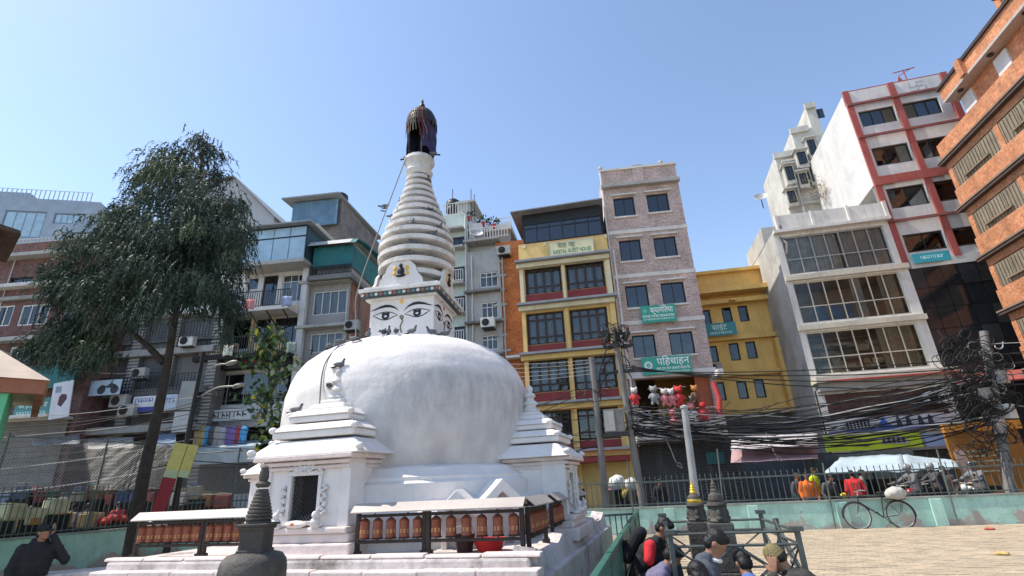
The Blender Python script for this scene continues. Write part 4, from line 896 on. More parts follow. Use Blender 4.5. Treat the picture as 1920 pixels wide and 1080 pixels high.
m_old = mat('old_white_plaster', (.52, .5, .455), .9, .14, .9, streak=.7, bump=.35, dirt=(.24, .23, .2), dirtamt=.5, dscale=1.1)
def tq(u, v, y): return T.p(u, v, y)
for k, (u0, vt) in enumerate(((1467, 287), (1499, 240), (1527, 193))):
    xl = tq(u0, vt + 60, wy)[0]; zt_ = tq(u0 + 14, vt, wy)[1]
    T.box('rear_wing', m_old, xl, tx0 + 1.5, wy + .02 * k, wy + 4 - .02 * k, zlo + .01 * k, zt_); T.box('rear_parapet', m_old, xl - .1, (tq((1499, 1527, 1545)[k], vt + 40, wy)[0] if k < 2 else tx0 + 1.5), wy - .18, wy + .01, zt_ - .3, zt_ + .12)
zs_ = [tq(1500, v, wy)[1] for v in (385, 345, 300)]
for z in zs_: T.box('rear_ledge', m_old, xa - .15, tx0 - .02, wy - .3, wy - .003, z - .07, z + .05)
q = T.rect(1520, 1545, 205, 222, wy + .25); win(T, *q, 3, (1,), y=wy + .27, fm=m_frame_k, gm=gl_mirror, fw=.05)
for k, (u0, u1, v0, v1, pr) in enumerate(((1474, 1488, 312, 338, .5), (1496, 1512, 285, 308, .55), (1516, 1530, 262, 290, .3), (1478, 1492, 358, 380, .4), (1500, 1513, 325, 345, .5), (1520, 1538, 310, 340, .35))):
    q = T.rect(u0, u1, v0, v1, wy - pr)
    b = MB(); b.box(q[0] - .08, q[1] + .08, wy - pr, wy - .004, q[2] - .25, q[3] + .12, top=(1, 1)); b.build('bay', m_old, T.o)
    win(T, q[0], q[1], q[2], q[3], 2, (1,), y=wy - pr - .03, fm=m_frame_k, gm=gl_mirror, fw=.06); b = MB(); b.box(q[0] - .2, q[1] + .2, wy - pr - .25, wy - .004, q[3] + .121, q[3] + .2); b.build('window_hood', m_old, T.o)
b = MB(); b.tube([(xa + .3, wy - .4, zlo), (xa + .3, wy - .4, tq(1480, 310, wy)[1])], .05, 6); b.build('drain_pipe', m_conc, T.o)
# grassy tuft and dead creeper under the overhang
rn = random.Random(17); x, z = T.p(1538, 352, 5.6)
sh_ = thing('roof_shrub', 'dry creeper hanging at the overhang of the white tower', 'plant', T.O + T.X * x + T.N * 5.6 + Vector((0, 0, z)), -T.a); b = MB()
for k in range(420):
    c = Vector((rn.gauss(0, .5), rn.gauss(0, .4), rn.gauss(-.1, .35))); d_ = Vector((rn.gauss(0, 1), rn.gauss(0, 1), rn.gauss(-.4, .7))).normalized(); sd = d_.orthogonal().normalized() * .02; b.face([c, c + d_ * .1 + sd, c + d_ * .28, c + d_ * .1 - sd])
o = b.build('dry_stems', mat('dry_straw', (.25, .2, .12), .9, .3, 5), sh_); o['kind'] = 'stuff'
# ================================================================== ORANGE BRICK BUILDING ON THE RIGHT (faces left, seen steeply)
m_obrick = brickmat('orange_brick', (.66, .26, .12), (.55, .19, .08), (.48, .3, .2), .24, .08, .012, .5, .15)
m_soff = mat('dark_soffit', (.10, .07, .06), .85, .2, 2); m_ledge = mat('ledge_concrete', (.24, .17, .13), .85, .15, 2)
pf = atY(1893, 600, 20.6)
OB = thing('building', 'orange brick building at the right edge with stepped ledges and shuttered windows', 'building', (pf.x, pf.y, 0), -R(12))
obN = Vector((math.cos(R(12)), -math.sin(R(12)), 0)); obY = Vector((math.sin(R(12)), math.cos(R(12)), 0)); obO = Vector((pf.x, pf.y, 0))
def obz(u, v):
    d = ray(u, v); t = (obO - EYEP).dot(obY) / d.dot(obY); return (EYEP + d * t).z
led = [obz(1887, 582), obz(1847, 482), obz(1803, 390), obz(1765, 305)]
sp = (led[3] - led[0]) / 3; led = [led[0] + sp * k for k in range(-2, 5)]; zroof = obz(1778, 168)
LY = -14.0

b = MB(); b.box(.9, 8, LY, -.25, 0, obz(1765, 305)); b.build('wall_core', m_obrick, OB)
def obx(name, m, x0, x1, y0, y1, z0, z1, **k): b = MB(); b.box(x0, x1, y0, y1, z0, z1); return b.build(name, m, OB, **k)
def shutter_leaf(y0, y1, z0, z1):
    b = MB(); b.box(.02, .05, y0, y1, z0, z1)
    n = max(2, int((y1 - y0) / .16))
    for k in range(n): yy = y0 + (k + .5) * (y1 - y0) / n; b.box(-.03, .02, yy - .025, yy + .025, z0 + .06, z1 - .06)
    return b.build('shutter_leaf', m_beige, OB)
m_beige = mat('weathered_shutter', (.24, .2, .145), .85, .18, 2, streak=.3)

m_dkroof = mat('dark_roof_edge', (.05, .04, .04), .8)
nfl = [z for z in led if z < obz(1765, 305) + .3]
for k, z in enumerate(nfl):
    top_ = z is nfl[-1]
    obx('spandrel', m_obrick, -.06, .9, LY, 0, z + .02, z + sp * .36)
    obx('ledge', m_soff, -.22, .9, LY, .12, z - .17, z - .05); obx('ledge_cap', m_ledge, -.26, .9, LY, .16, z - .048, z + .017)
    obx('lintel_band', m_obrick, -.0, .9, LY, -.05, z - sp * .2, z - .175)
    if top_: break
    za, zb = z + sp * .365, z + sp * .795
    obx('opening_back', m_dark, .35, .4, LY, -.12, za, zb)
    y = -.32
    while y > LY:
        wlen = 2.9; obx('brick_pier', m_obrick, .0, .34, y, y + .28, za, zb)
        y0 = y - wlen
        for c in range(3): shutter_leaf(y0 + c * wlen / 3 + .015, y0 + (c + 1) * wlen / 3 - .015, za + .02, zb - .02)
        obx('window_sill', m_ledge, -.1, .01, y0 + .6, y - .6, za + .2, za + .26)
        y = y0 - .3
zA = nfl[-1] + sp * .36
obx('top_wall', m_obrick, 1.5, 8, LY, -.3, zA, zroof - .7)
obx('balcony_soffit', m_conc, .9, 8, LY, -.1, zroof - .82, zroof - .702); obx('roof_band', m_obrick, .95, 8, LY, -.05, zroof - .70, zroof - .05); obx('roof_edge', m_dkroof, .85, 8, LY, .0, zroof - .048, zroof + .1)
for k in range(5): obx('top_window', m_frame_w, 1.42, 1.5, -1.2 - k * 2.4, -.4 - k * 2.4, zA + .2, zroof - .95)
for k in range(3): b = MB(); b.lathe([(.12, 0), (.12, .06), (.03, .08)], 12); b.build('soffit_lamp', m_frame_k, OB, loc=(1.15, -1 - k * 2.2, zroof - .9))
b = MB(); b.box(.75, 1.1, -2.1, -1.75, zroof - .75, zroof + .12); b.build('roof_pier', m_obrick, OB)
obx('upper_storey', m_obrick, 1.0, 8, LY, -4.6, zroof + .105, zroof + 1.9); obx('upper_eave', m_dkroof, .8, 8, LY, -4.4, zroof + 1.9, zroof + 2.05); obx('upper_ledge', m_soff, .7, 8, LY, -4.9, zroof + .45, zroof + .58)
# ================================================================== LEFT BACK ROW
m_gplast = mat('grey_plaster', (.33, .325, .315), .9, .15, 1.2, streak=.5, bump=.25, dirt=(.11, .105, .1), dirtamt=.3)
m_wplast = mat('off_white_plaster', (.6, .59, .575), .85, .1, 1.3, streak=.4, dirt=(.25, .24, .22), dirtamt=.2)
m_maroonb = brickmat('maroon_brick', (.21, .095, .085), (.16, .07, .064), (.2, .15, .135), .24, .08, .01, .4, .3)
m_rbrick = brickmat('dull_red_brick', (.36, .15, .11), (.28, .11, .085), (.26, .18, .14), .24, .08, .012, .4, .3)
m_ycol = mat('dull_yellow_column', (.6, .46, .25), .85, .12, 2, streak=.3)
m_bluegl = mat('blue_polycarbonate', (.34, .50, .62), .25, .12, 1.5, streak=.15, spec=.5, dirt=(.3, .36, .4))
m_tealt = mat('teal_tarp', (.015, .14, .15), .7, .2, 2, bump=.3, bscale=8)
def rails(B, q, y, m, step=.13): railing(B.o, q[0], q[1], y, q[2], q[3], m, step, .012)
# ---- house with sun room and two balconies
L = Bld('house with blue glazed sunroom above two railed balconies and yellow columns', 400, 600, 25.0, R(6))
lx1 = L.p(572, 600)[0]; lz = L.z(497, 520)
q_up = [L.rect(462, 484, 520, 543), L.rect(492, 519, 517, 572), L.rect(528, 572, 514, 565)]
q_lo = [L.rect(416, 470, 600, 655), L.rect(476, 507, 598, 660), L.rect(512, 563, 595, 650)]
q_sh = L.rect(392, 555, 698, 757); q_gr = L.rect(395, 555, 800, 925)
holes_wall(L, 'wall', m_wplast, 0, lx1, 0, lz, q_up + q_lo + [q_sh, q_gr], 7)
win(L, *q_up[0], 1, (1,), fm=m_frame_w, gm=gl_dark); win(L, *q_up[1], 1, (2, .6), fm=m_frame_k, gm=gl_dark); win(L, *q_up[2], 3, (2.2, .7), fm=m_frame_w, gm=gl_clear, curtain=[(0, .6, m_curtain)])
for k, q in enumerate(q_lo): win(L, *q, (3, 2, 3)[k], (2.2, .6), fm=m_frame_k, gm=gl_dark, y=.16)
win(L, *q_sh, 5, (1,), fm=m_frame_a, gm=gl_dark, y=.1, curtain=[(.1, .3, m_curtain2)]); 
b = MB(); b.box(q_sh[0], q_sh[1], .2, .26, q_sh[2], q_sh[2] + .35); b.build('shop_display', mat('cyan_display', (.1, .35, .45), .6, .3, 6), L.o)
xs = [(q_lo[0][0] - .25, q_lo[0][0] - .03), (q_lo[0][1] + .02, q_lo[1][0] - .02), (q_lo[1][1] + .02, q_lo[2][0] - .02), (q_lo[2][1] + .03, q_lo[2][1] + .22)]
zt, zb = L.z(590, 490), L.z(664, 490)
for a, c in xs: L.box('yellow_column', m_ycol, a, c, -.12, -.003, zb, zt)
L.box('yellow_beam', m_ycol, .2, lx1 - .25, -.14, -.004, zt + .003, zt + .3)
z1 = L.z(577, 500, -1.2); L.box('balcony_slab', m_wplast, .6, lx1 - .3, -1.2, -.003, z1 - .1, z1 + .08)
railing(L.o, .6, lx1 - .3, -1.15, z1 + .08, z1 + .95, m_rail, .12, .012); railing(L.o, 1.6, 2.8, -1.12, z1 + .08, z1 + .8, m_frame_w, .1, .02)
for k in range(5): b = MB(); x = 1 + k * (lx1 - 1.6) / 4; b.tube([(x, -1.1, z1 - .1), (x, -.05, z1 - .65)], .03, 5); b.build('slab_bracket', m_rail, L.o)
z2 = L.z(662, 490, -1.1); L.box('balcony_slab', m_dark, .1, lx1 - .2, -1.1, -.003, z2 - .15, z2 + .05)
railing(L.o, .1, lx1 - .2, -1.05, z2 + .05, z2 + .95, m_rail, .12, .012); railing(L.o, .4, 2.3, -1.0, z2 + .1, z2 + .6, m_ycol, .12, .03); railing(L.o, 3.2, lx1 - .4, -1.0, z2 + .1, z2 + .6, m_ycol, .12, .03)
L.box('white_pier', m_wplast, lx1 - .26, lx1 + .06, -.25, -.005, 3.0, lz + .2)
# sunroom
s0 = L.rect(452, 573, 430, 491, -.9)
L.box('sunroom_floor', m_conc, s0[0] - .1, s0[1] + .1, -1.1, 4, s0[2] - .2, s0[2] - .003)
nz = 4
for k in range(nz):
    a = s0[0] + (s0[1] - s0[0]) * k / nz; L.box('sunroom_pane', m_bluegl, a + .02, a + (s0[1] - s0[0]) / nz - .02, -.92, -.88, s0[2] + .03, s0[2] + (s0[3] - s0[2]) * .68); L.box('sunroom_pane', m_bluegl, a + .02, a + (s0[1] - s0[0]) / nz - .02, -.92, -.88, s0[2] + (s0[3] - s0[2]) * .72, s0[3] - .02)
b = MB(); b.box(s0[0], s0[1], -.95, -.86, s0[2] + (s0[3] - s0[2]) * .685, s0[2] + (s0[3] - s0[2]) * .715); b.box(s0[0], s0[1], -.95, -.86, s0[3] - .018, s0[3] + .05)
b.box(s0[0] - .04, s0[0] + .015, -.95, -.86, s0[2], s0[3]); b.box(s0[1] - .015, s0[1] + .04, -.95, -.86, s0[2], s0[3]); b.build('sunroom_frame', m_frame_k, L.o)
L.box('sunroom_side', mat('dark_teal_panel', (.03, .08, .09), .6, .2), s0[1] - .01, s0[1] + .03, -.85, 3, s0[2], s0[3]); L.box('sunroom_body', m_gplast, s0[0] + .02, s0[1] - .03, -.5, 3.5, s0[2], s0[3])
b = MB(); b.box(s0[0] - .3, s0[1] + .35, -1.3, 4, s0[3] + .055, s0[3] + .13); b.build('sunroom_roof', m_slab, L.o)
L.box('cream_parapet', mat('cream_parapet_paint', (.48, .44, .34), .85, .1, 1.5, streak=.5), s0[0] + .2, L.p(597, 415, .4)[0], .4, 5, s0[3] + .135, s0[3] + .85)
L.box('sign_band', m_dark, .1, lx1 - .3, -.5, -.003, L.z(692, 480), z2 - .155)
t, w_, h_ = signboard(L, 'dark fascia sign with red glowing script below the yellow columned balcony', 420, 500, 667, 689, (.03, .028, .03), [], y=-.55); marks(t, w_, h_, 0, .62, -.42, .42, mat('print_red', (.38, .02, .05), .6), 9)
t, w_, h_ = signboard(L, 'white shop sign with black lettering above the clothes stall', 372, 470, 768, 789, (.6, .62, .62), [], y=-.6); marks(t, w_, h_, 0, .6, -.4, .42, m_pk, 3)
za, zb = L.z(838, 430, -1.6), L.z(868, 430, -1.6); b = MB(); xa, xb = L.p(365, 850, -1.6)[0], L.p(480, 850, -1.6)[0]; b.prism([(-.3, za + .35), (-1.6, za), (-1.6, zb), (-1.57, zb), (-1.57, za - .04), (-.3, za + .31)], 'x', xa, xb); b.build('awning', mat('pale_blue_awning', (.42, .5, .53), .7, .12, 2, streak=.4), L.o)
# clothes hanging under the sign: one thing each
rn = random.Random(21)
cc = [(.12, .05, .05), (.55, .5, .3), (.75, .5, .05), (.13, .4, .68), (.1, .1, .12), (.42, .38, .33), (.4, .38, .42), (.22, .14, .34), (.25, .16, .4), (.45, .07, .06), (.1, .38, .66)]
nm_ = ['maroon', 'cream', 'yellow', 'sky blue', 'black', 'beige', 'pale grey', 'purple', 'deep violet', 'red', 'bright blue']
for k, c in enumerate(cc):
    u = 362 + k * 9.8; p0 = L.p(u, 800 - .1 * k, -1.0); q = L.O + L.X * p0[0] + L.N * (-1.0)
    t = thing('garment', '%s garment hanging on the stall rail, %s from the left' % (nm_[k], ['first', 'second', 'third', 'fourth', 'fifth', 'sixth', 'seventh', 'eighth', 'ninth', 'tenth', 'eleventh'][k]), 'garment', (q.x, q.y, p0[1]), -L.a, 'clothes hanging at the stall')
    b = MB(); h_ = rn.uniform(.75, .95); n = 8; ra = []
    for j in range(6):
        tt = j / 5; hw = (.1, .17, .16, .15, .16, .17)[j]; ra.append([b.pt((-hw + 2 * hw * i / n, .04 * math.sin(i * 1.6 + k) * tt - (.05 if 0 < i < n else 0), -h_ * tt)) for i in range(n + 1)])
    for r0, r1 in zip(ra, ra[1:]): b.f += [[r0[i], r0[i + 1], r1[i + 1], r1[i]] for i in range(n)]
    o = b.build('fabric', mat('cloth_%d' % k, c, .9, .15, 6), t, smooth=True); s = o.modifiers.new('s', 'SOLIDIFY'); s.thickness = .05
    b = MB(); b.tube([(-.15, 0, .0), (0, 0, .06), (.15, 0, .0)], .008, 5); b.tube([(0, 0, .06), (0, 0, .13)], .006, 5); b.build('hanger', m_rail, t)
# ---- teal wrapped house
Te = Bld('grey house with teal tarpaulin top floor and brick right flank', 572, 560, 24.6, R(6))
tx1_ = Te.p(656, 560)[0]; tz_ = Te.z(533, 615)
q = [Te.rect(586.6, 650, 545, 589), Te.rect(581, 643, 624, 660), Te.rect(575, 640, 700, 740)]
holes_wall(Te, 'front_wall', m_gplast, 0, tx1_, 0, tz_, q, 6, closed=False)
b = MB(); b.face([(tx1_, 0, 0), (tx1_, 6, 0), (tx1_, 6, tz_), (tx1_, 0, tz_)]); b.build('brick_flank', m_rbrick, Te.o)
b = MB(); b.face([(0, 0, 0), (0, 6, 0), (0, 6, tz_), (0, 0, tz_)]); b.face([(0, 6, 0), (tx1_, 6, 0), (tx1_, 6, tz_), (0, 6, tz_)]); b.face([(0, 0, tz_), (tx1_, 0, tz_), (tx1_, 6, tz_), (0, 6, tz_)]); b.build('rear_wall', m_gplast, Te.o)
for h in q: win(Te, *h, 4, (1,), y=.08, fm=m_frame_w, gm=gl_clear, fw=.06, curtain=[(0, .45, m_curtain), (.5, 1, m_curtain)])
for v in (531, 613, 690): z = Te.z(v, 612); Te.box('ledge', m_conc, -.15, tx1_ + .1, -.45, -.003, z - .1, z + .04)
for z in (Te.z(545, 680), Te.z(585, 680)): Te.box('flank_pier', m_conc, tx1_ + .001, tx1_ + .06, 1.2, 1.5, 3, tz_ - .3)
a0, a1, az0, az1 = Te.rect(590, 659, 462, 502, -.5)
Te.box('top_floor_slab', m_conc_d, a0 - .2, a1 + .15, -.7, 5.5, tz_ + .003, tz_ + .25); Te.box('top_wall', m_gplast, a0 + .1, a1 - .02, -.3, 5, tz_ + .255, az1 + .2)
railing(Te.o, a0 - .1, a1 + .1, -.62, tz_ + .25, az0 + .1, m_rail, .1, .015)
b = MB(); n = 10; ra = []
for j in range(5):
    row = []
    for i in range(n + 1): row.append(b.pt((a0 - .05 + (a1 - a0 + .1) * i / n, -.55 + .06 * mnoise.noise((i * .6, j * .5, 3)), az0 + (az1 - az0) * j / 4)))
    for i in range(9): row.append(b.pt((a1 + .06 + .05 * mnoise.noise((i * .6, j * .5, 8)), -.55 + 5.2 * (i + 1) / 9, az0 + (az1 - az0 + .25 * (i / 8)) * j / 4)))
    ra.append(row)
for r0, r1 in zip(ra, ra[1:]): b.f += [[r0[i], r0[i + 1], r1[i + 1], r1[i]] for i in range(len(r0) - 1)]
o = b.build('tarpaulin', m_tealt, Te.o, smooth=True)
b = MB(); pts = [(.9 - .75 * math.cos(a), math.sin(a) * .35) for a in [R(10 + 16 * k) for k in range(9)]]
poly = [(-.9, az1 - .05), (-.6, az1 + .3), (.4, az1 + .55), (2, az1 + .7), (5, az1 + .6), (5, az1 + .5), (2, az1 + .62), (.4, az1 + .47), (-.6, az1 + .22)]
b.prism(poly, 'x', a0 - .25, a1 + .05); b.build('curved_roof_sheet', mat('pale_sheet_roof', (.40, .42, .40), .6, .15, 2, streak=.3), Te.o)
b = MB(); b.prism([(y, z - .03) for y, z in poly], 'x', a1 + .055, a1 + .35); b.build('roof_tarp_edge', m_tealt, Te.o)
# ---- rooftop block behind (blue sheet and brick)
Rb = Bld('grey brick rooftop block with blue corrugated sheet wall behind the sunroom', 548, 400, 29, R(6))
r0, r1, rz0, rz1 = Rb.rect(548, 601, 378, 420)
rx2 = Rb.p(632, 400)[0]
Rb.box('block', m_rbrick if 0 else brickmat('grey_brown_brick', (.20, .17, .16), (.15, .13, .125), (.2, .18, .17), .24, .08, .012, .4, .3), -.1, rx2 + .1, .3, 7, 0, rz1 + .1)
n = 22
b = MB()
for k in range(n): a = r0 + (rx2 - r0) * k / n; b.prism([(a, -.02), (a + (rx2 - r0) / n * .5, -.09), (a + (rx2 - r0) / n, -.02), (a + (rx2 - r0) / n, .04), (a, .04)], 'z', rz0 - .2, rz1 - .05)
b.build('corrugated_sheet', mat('blue_sheet_metal', (.17, .30, .42), .5, .15, 2, streak=.3, metal=.2), Rb.o)
b = MB(); b.prism([(-.6, rz1 + .0), (7.2, rz1 + .5), (7.2, rz1 + .6), (-.6, rz1 + .1)], 'x', r0 - .5, rx2 + .3); b.build('sheet_roof', m_slab, Rb.o)
# ---- gabled pale block behind the tree
Gp = Bld('pale grey gabled wall rising behind the dark tree', 380, 400, 33, R(6))
g0 = Gp.p(330, 370)[0]; zl = Gp.z(336, 440); g1 = Gp.p(442, 340)[0]; g2 = Gp.p(514, 410)[0]; z2 = Gp.z(408, 514)
b = MB(); b.prism([(g0, 0), (g2, 0), (g2, z2), (g1, zl), (g0, zl - .2)], 'y', 0, 7); b.build('gable_wall', mat('pale_grey_wall', (.40, .41, .43), .85, .06, 1, streak=.2), Gp.o)
b = MB(); b.prism([(g0 - .2, zl - .17), (g1, zl + .03), (g2 + .2, z2 - .15), (g2 + .2, z2 - .05), (g1, zl + .14), (g0 - .2, zl - .07)], 'y', -.3, 7.3); b.build('gable_roof', m_slab, Gp.o)
# ---- shutter fronted commercial block
S = Bld('dark grey commercial block of stacked roller shutters and ribbed pillars behind the tree', 195, 700, 24.4, R(5))
sx1 = S.p(398, 700)[0]; sz_ = S.z(560, 300)
pil = [S.rect(228, 246, 600, 900), S.rect(300, 312, 600, 900), S.rect(380, 396, 600, 900)]
m_shd = mat('dark_grey_shutter', (.13, .135, .14), .6, .2, 1.5, streak=.4, metal=.2)
rowsv = [(595, 640), (668, 728), (742, 792), (812, 925)]
S.box('core', m_conc_d, 0, sx1, .35, 6, 0, sz_)
cols_ = [(.02, pil[0][0]), (pil[0][1], pil[1][0]), (pil[1][1], pil[2][0])]
for i, (va, vb) in enumerate(rowsv):
    for j, (a, c) in enumerate(cols_):
        z0_, z1_ = S.z(vb, 300), S.z(va, 300)
        shutter(S, a + .03, c - .03, z0_, z1_, .2, (m_shd if (i + j) % 3 else m_conc_d) if i < 3 else m_dark)
    z = S.z(va, 300); S.box('floor_band', (m_wplast, m_gplast, m_conc_d, m_gplast)[i], 0, sx1, -.25 if i < 3 else -.7, .34, z + .01, z + .32)
for q in pil:
    b = MB(); b.box(q[0], q[1], -.05, .3, 0, sz_); pp = b.build('pillar', m_conc_d, S.o)
    b = MB(); b.box(q[0] - .02, q[1] + .02, -.085, -.05, 0, .07); me = b.mesh('pillar_tile'); me.materials.append(m_conc)
    for k in range(int(sz_ / .16)):
        o = bpy.data.objects.new('pillar_tile', me); COL.objects.link(o); o.parent = pp; o.location = (0, 0, .05 + k * .16)
for v in (640, 735): z = S.z(v, 300); railing(S.o, .1, sx1 - .1, -.6, z - .1, z + .7, m_rail, .16, .012)
S.box('top_band', mat('ochre_band', (.4, .28, .12), .85), 1.5, sx1, -.3, .3, sz_ + .003, sz_ + .45)
t, w_, h_ = signboard(S, 'white and blue clinic style sign on the dark shutters behind the tree trunk', 249, 290, 743, 772, (.66, .68, .72), [], y=-.5); marks(t, w_, h_, .2, .3, -.4, .4, m_pb, 5); patch(t, w_, h_, [[(-.5, -.5), (.5, -.5), (.5, -.2), (-.5, -.2)]], mat('sign_navy', (.06, .07, .28), .7), 'blue_strip')
t, w_, h_ = signboard(S, 'pale blue sign right of the tree trunk', 296, 332, 740, 770, (.5, .58, .66), [], y=-.5); marks(t, w_, h_, .1, .35, -.35, .3, m_pb, 6)
signboard(S, 'grey poster board beside the street lamp pole', 336, 366, 715, 768, (.3, .31, .3), [], y=-.9, name='poster_board', tilt=R(3))
signboard(S, 'pale vertical shop board below the grey poster', 325, 352, 772, 810, (.5, .49, .47), [], y=-.9)
t, w_, h_ = signboard(S, 'pale blue banner with dark motorbike picture', 140, 226, 714, 742, (.42, .54, .62), [], y=-1.0, name='shop_banner')
mk = [[(cx + .09 * math.cos(a), -.15 + .28 * math.sin(a)) for a in [R(30 * k) for k in range(12)]] for cx in (.1, .38)] + [[(.05, .0), (.42, -.05), (.4, .15), (.28, .3), (.2, .1), (.08, .2)]]
patch(t, w_, h_, mk, mat('print_dark', (.06, .06, .07), .7), 'motorbike_print', .004)
# air conditioners on the block
for k, (u, v) in enumerate(((225, 752), (240, 770), (330, 852))):
    p = S.p(u, v, -.6); q = S.O + S.X * p[0] + S.N * -.6
    t = thing('air_conditioner', ('air conditioner box high beside the motorbike banner', 'lower air conditioner box beside the white and blue sign', 'air conditioner box low behind the fence near the yellow placards')[k], 'air conditioner', (q.x, q.y, p[1]), -S.a, 'air conditioners on the shutter block')
    b = MB(); b.box(-.4, .4, -.15, .2, -.28, .28); b.build('casing', m_conc, t, bevel=.02); b = MB(); b.lathe([(.2, 0), (.2, .03), (.05, .04)], 18); b.build('fan_grille', m_dark, t, loc=(-.1, -.15, 0), rot=(R(90), 0, 0))
# ---- maroon brick house, far left
Mb = Bld('maroon brick house with white framed windows and ledges at the far left', -60, 600, 23.6, R(4))
mbx1 = Mb.p(192, 600)[0]; mbz = Mb.z(480, 80)
q = [Mb.rect(-20, 22, 574, 612), Mb.rect(37, 90, 571, 609), Mb.rect(120, 165, 568, 606), Mb.rect(15, 55, 650, 690), Mb.rect(75, 120, 648, 688), Mb.rect(18, 60, 520, 536), Mb.rect(90, 140, 518, 534)]
holes_wall(Mb, 'wall', m_maroonb, 0, mbx1, 0, mbz, q, 6)
for h in q[:5]: win(Mb, *h, 3, (1,), y=.06, fm=m_frame_w, gm=gl_dark, fw=.07, curtain=[(.0, .25, m_curtain)])
for h in q[5:]: win(Mb, *h, 2, (1,), y=.1, fm=m_frame_k, gm=gl_dark)
for v, d, m_ in ((481, .5, m_conc), (536, .45, m_wplast), (557, .2, m_gplast), (636, .5, m_conc), (696, .6, m_tealt)): z = Mb.z(v, 80); Mb.box('ledge', m_, -.1, mbx1 + .1, -d, -.003, z - .1, z + .08)
Mb.box('white_band', m_wplast, 0, mbx1, -.06, -.001, q[5][2] - .15, q[5][3] + .1) if 0 else None
Mb.box('parapet', m_maroonb, 0, mbx1, -.3, -.05, mbz - .0 + .1, mbz + .65); railing(Mb.o, 0, mbx1, -.2, mbz + .65, mbz + .95, m_frame_w, .2, .015)
zsh = Mb.z(790, 80); Mb.box('teal_fascia', m_tealt, .2, mbx1, -.7, -.61, Mb.z(735, 80), Mb.z(700, 80)); shutter(Mb, .3, mbx1 - .3, .2, zsh, -.1, m_conc_d)
Mb.box('shop_awning', m_wplast, .2, mbx1 - .2, -1.3, -.003, zsh + .02, zsh + .12)
t, w_, h_ = signboard(Mb, 'teal signboard with pale script beside the green hut', 28, 94, 747, 785, (.05, .2, .2), [('को हेिसल राज', .15, .36, (.45, .66, .62), .8, 0)], y=-.8); marks(t, w_, h_, -.25, .2, -.4, .4, mat('print_teal', (.4, .6, .58), .7), 2)
t, w_, h_ = signboard(Mb, 'tilted white poster with dark figure above the chain link fence', 97, 133, 716, 784, (.6, .62, .68), [], y=-1.2, name='poster', tilt=R(-7)); patch(t, w_, h_, [[(-.15, -.12), (.05, -.2), (.3, 0), (.25, .12), (.02, .16), (-.1, .1)]], mat('poster_dark', (.09, .04, .06), .7), 'figure_print'); patch(t, w_, h_, [[(-.35, .22), (-.05, .2), (-.05, .38), (-.35, .4)]], mat('poster_grey', (.25, .3, .4), .7), 'picture_print')
# ---- far office block behind
Fo = Bld('blue grey glass office block far behind the maroon house', -120, 450, 42, R(-12))
f1 = Fo.p(172, 440)[0]; fz = Fo.z(372, 50)
q = [Fo.rect(-60, -10, 395, 440), Fo.rect(2, 82, 395, 445), Fo.rect(100, 150, 400, 420), Fo.rect(-60, 60, 470, 495)]
holes_wall(Fo, 'wall', mat('blue_grey_cladding', (.30, .37, .45), .6, .1, 1, streak=.2), 0, f1, 0, fz, q, 8)
for h in q: win(Fo, *h, 4, (1,), y=.1, fm=mat('steel_blue_frame', (.2, .26, .32), .5), gm=m_bluegl, fw=.1)
Fo.box('roof_block', mat('blue_grey_cladding', (.3, .37, .45)), -2, Fo.p(40, 365)[0], 1, 7, fz, fz + 1.2); railing(Fo.o, 0, f1 - 1, .1, fz, fz + 1.1, m_frame_a, .4, .03)
b = MB(); b.prism([(-.5, fz + .9), (f1 - 2, fz + .2), (f1 - 2, fz + .35), (-.5, fz + 1.05)], 'y', -.5, 8); 
# ================================================================== PLAZA WALLS AND FENCES
def teal_wall_mat():
    m = mat('teal_wall_paint', (.41, .65, .55), .85, .14, 1.2, streak=.35, bump=.3, dirt=(.22, .32, .28), dirtamt=.45, dscale=1.6)
    n = m.node_tree.nodes; l = m.node_tree.links; p = n['Principled BSDF']; src = p.inputs['Base Color'].links[0].from_socket
    geo = n.new('ShaderNodeNewGeometry'); sx = n.new('ShaderNodeSeparateXYZ'); l.new(geo.outputs['Position'], sx.inputs[0])
    nz = n.new('ShaderNodeTexNoise'); nz.inputs['Scale'].default_value = 1.5; nz.inputs['Detail'].default_value = 9; nz.inputs['Roughness'].default_value = .7; l.new(geo.outputs['Position'], nz.inputs[0])
    h = n.new('ShaderNodeMath'); h.operation = 'MULTIPLY_ADD'; l.new(sx.outputs[2], h.inputs[0]); h.inputs[1].default_value = -.42; l.new(nz.outputs[0], h.inputs[2])
    r = n.new('ShaderNodeMapRange'); l.new(h.outputs[0], r.inputs[0]); r.inputs[1].default_value = .42; r.inputs[2].default_value = .455
    x = n.new('ShaderNodeMix'); x.data_type = 'RGBA'; l.new(r.outputs[0], x.inputs[0]); l.new(src, x.inputs[6]); x.inputs[7].default_value = (.42, .37, .32, 1); l.new(x.outputs[2], p.inputs['Base Color'])
    return m
m_teal = teal_wall_mat()
m_iron = mat('grey_green_iron', (.12, .15, .14), .6, .25, 6, metal=.3, dirt=(.1, .06, .04), dirtamt=.4)
b = MB(); b.box(0, .022, -.011, .011, 0, .0); 
def picket_mesh(h, w=.018):
    b = MB(); b.box(-w / 2, w / 2, -w / 2, w / 2, 0, h - .07); b.box(-w * .9, w * .9, -w * .5, w * .5, h - .07, h, top=(.08, .3)); me = b.mesh('picket'); me.materials.append(m_iron); return me
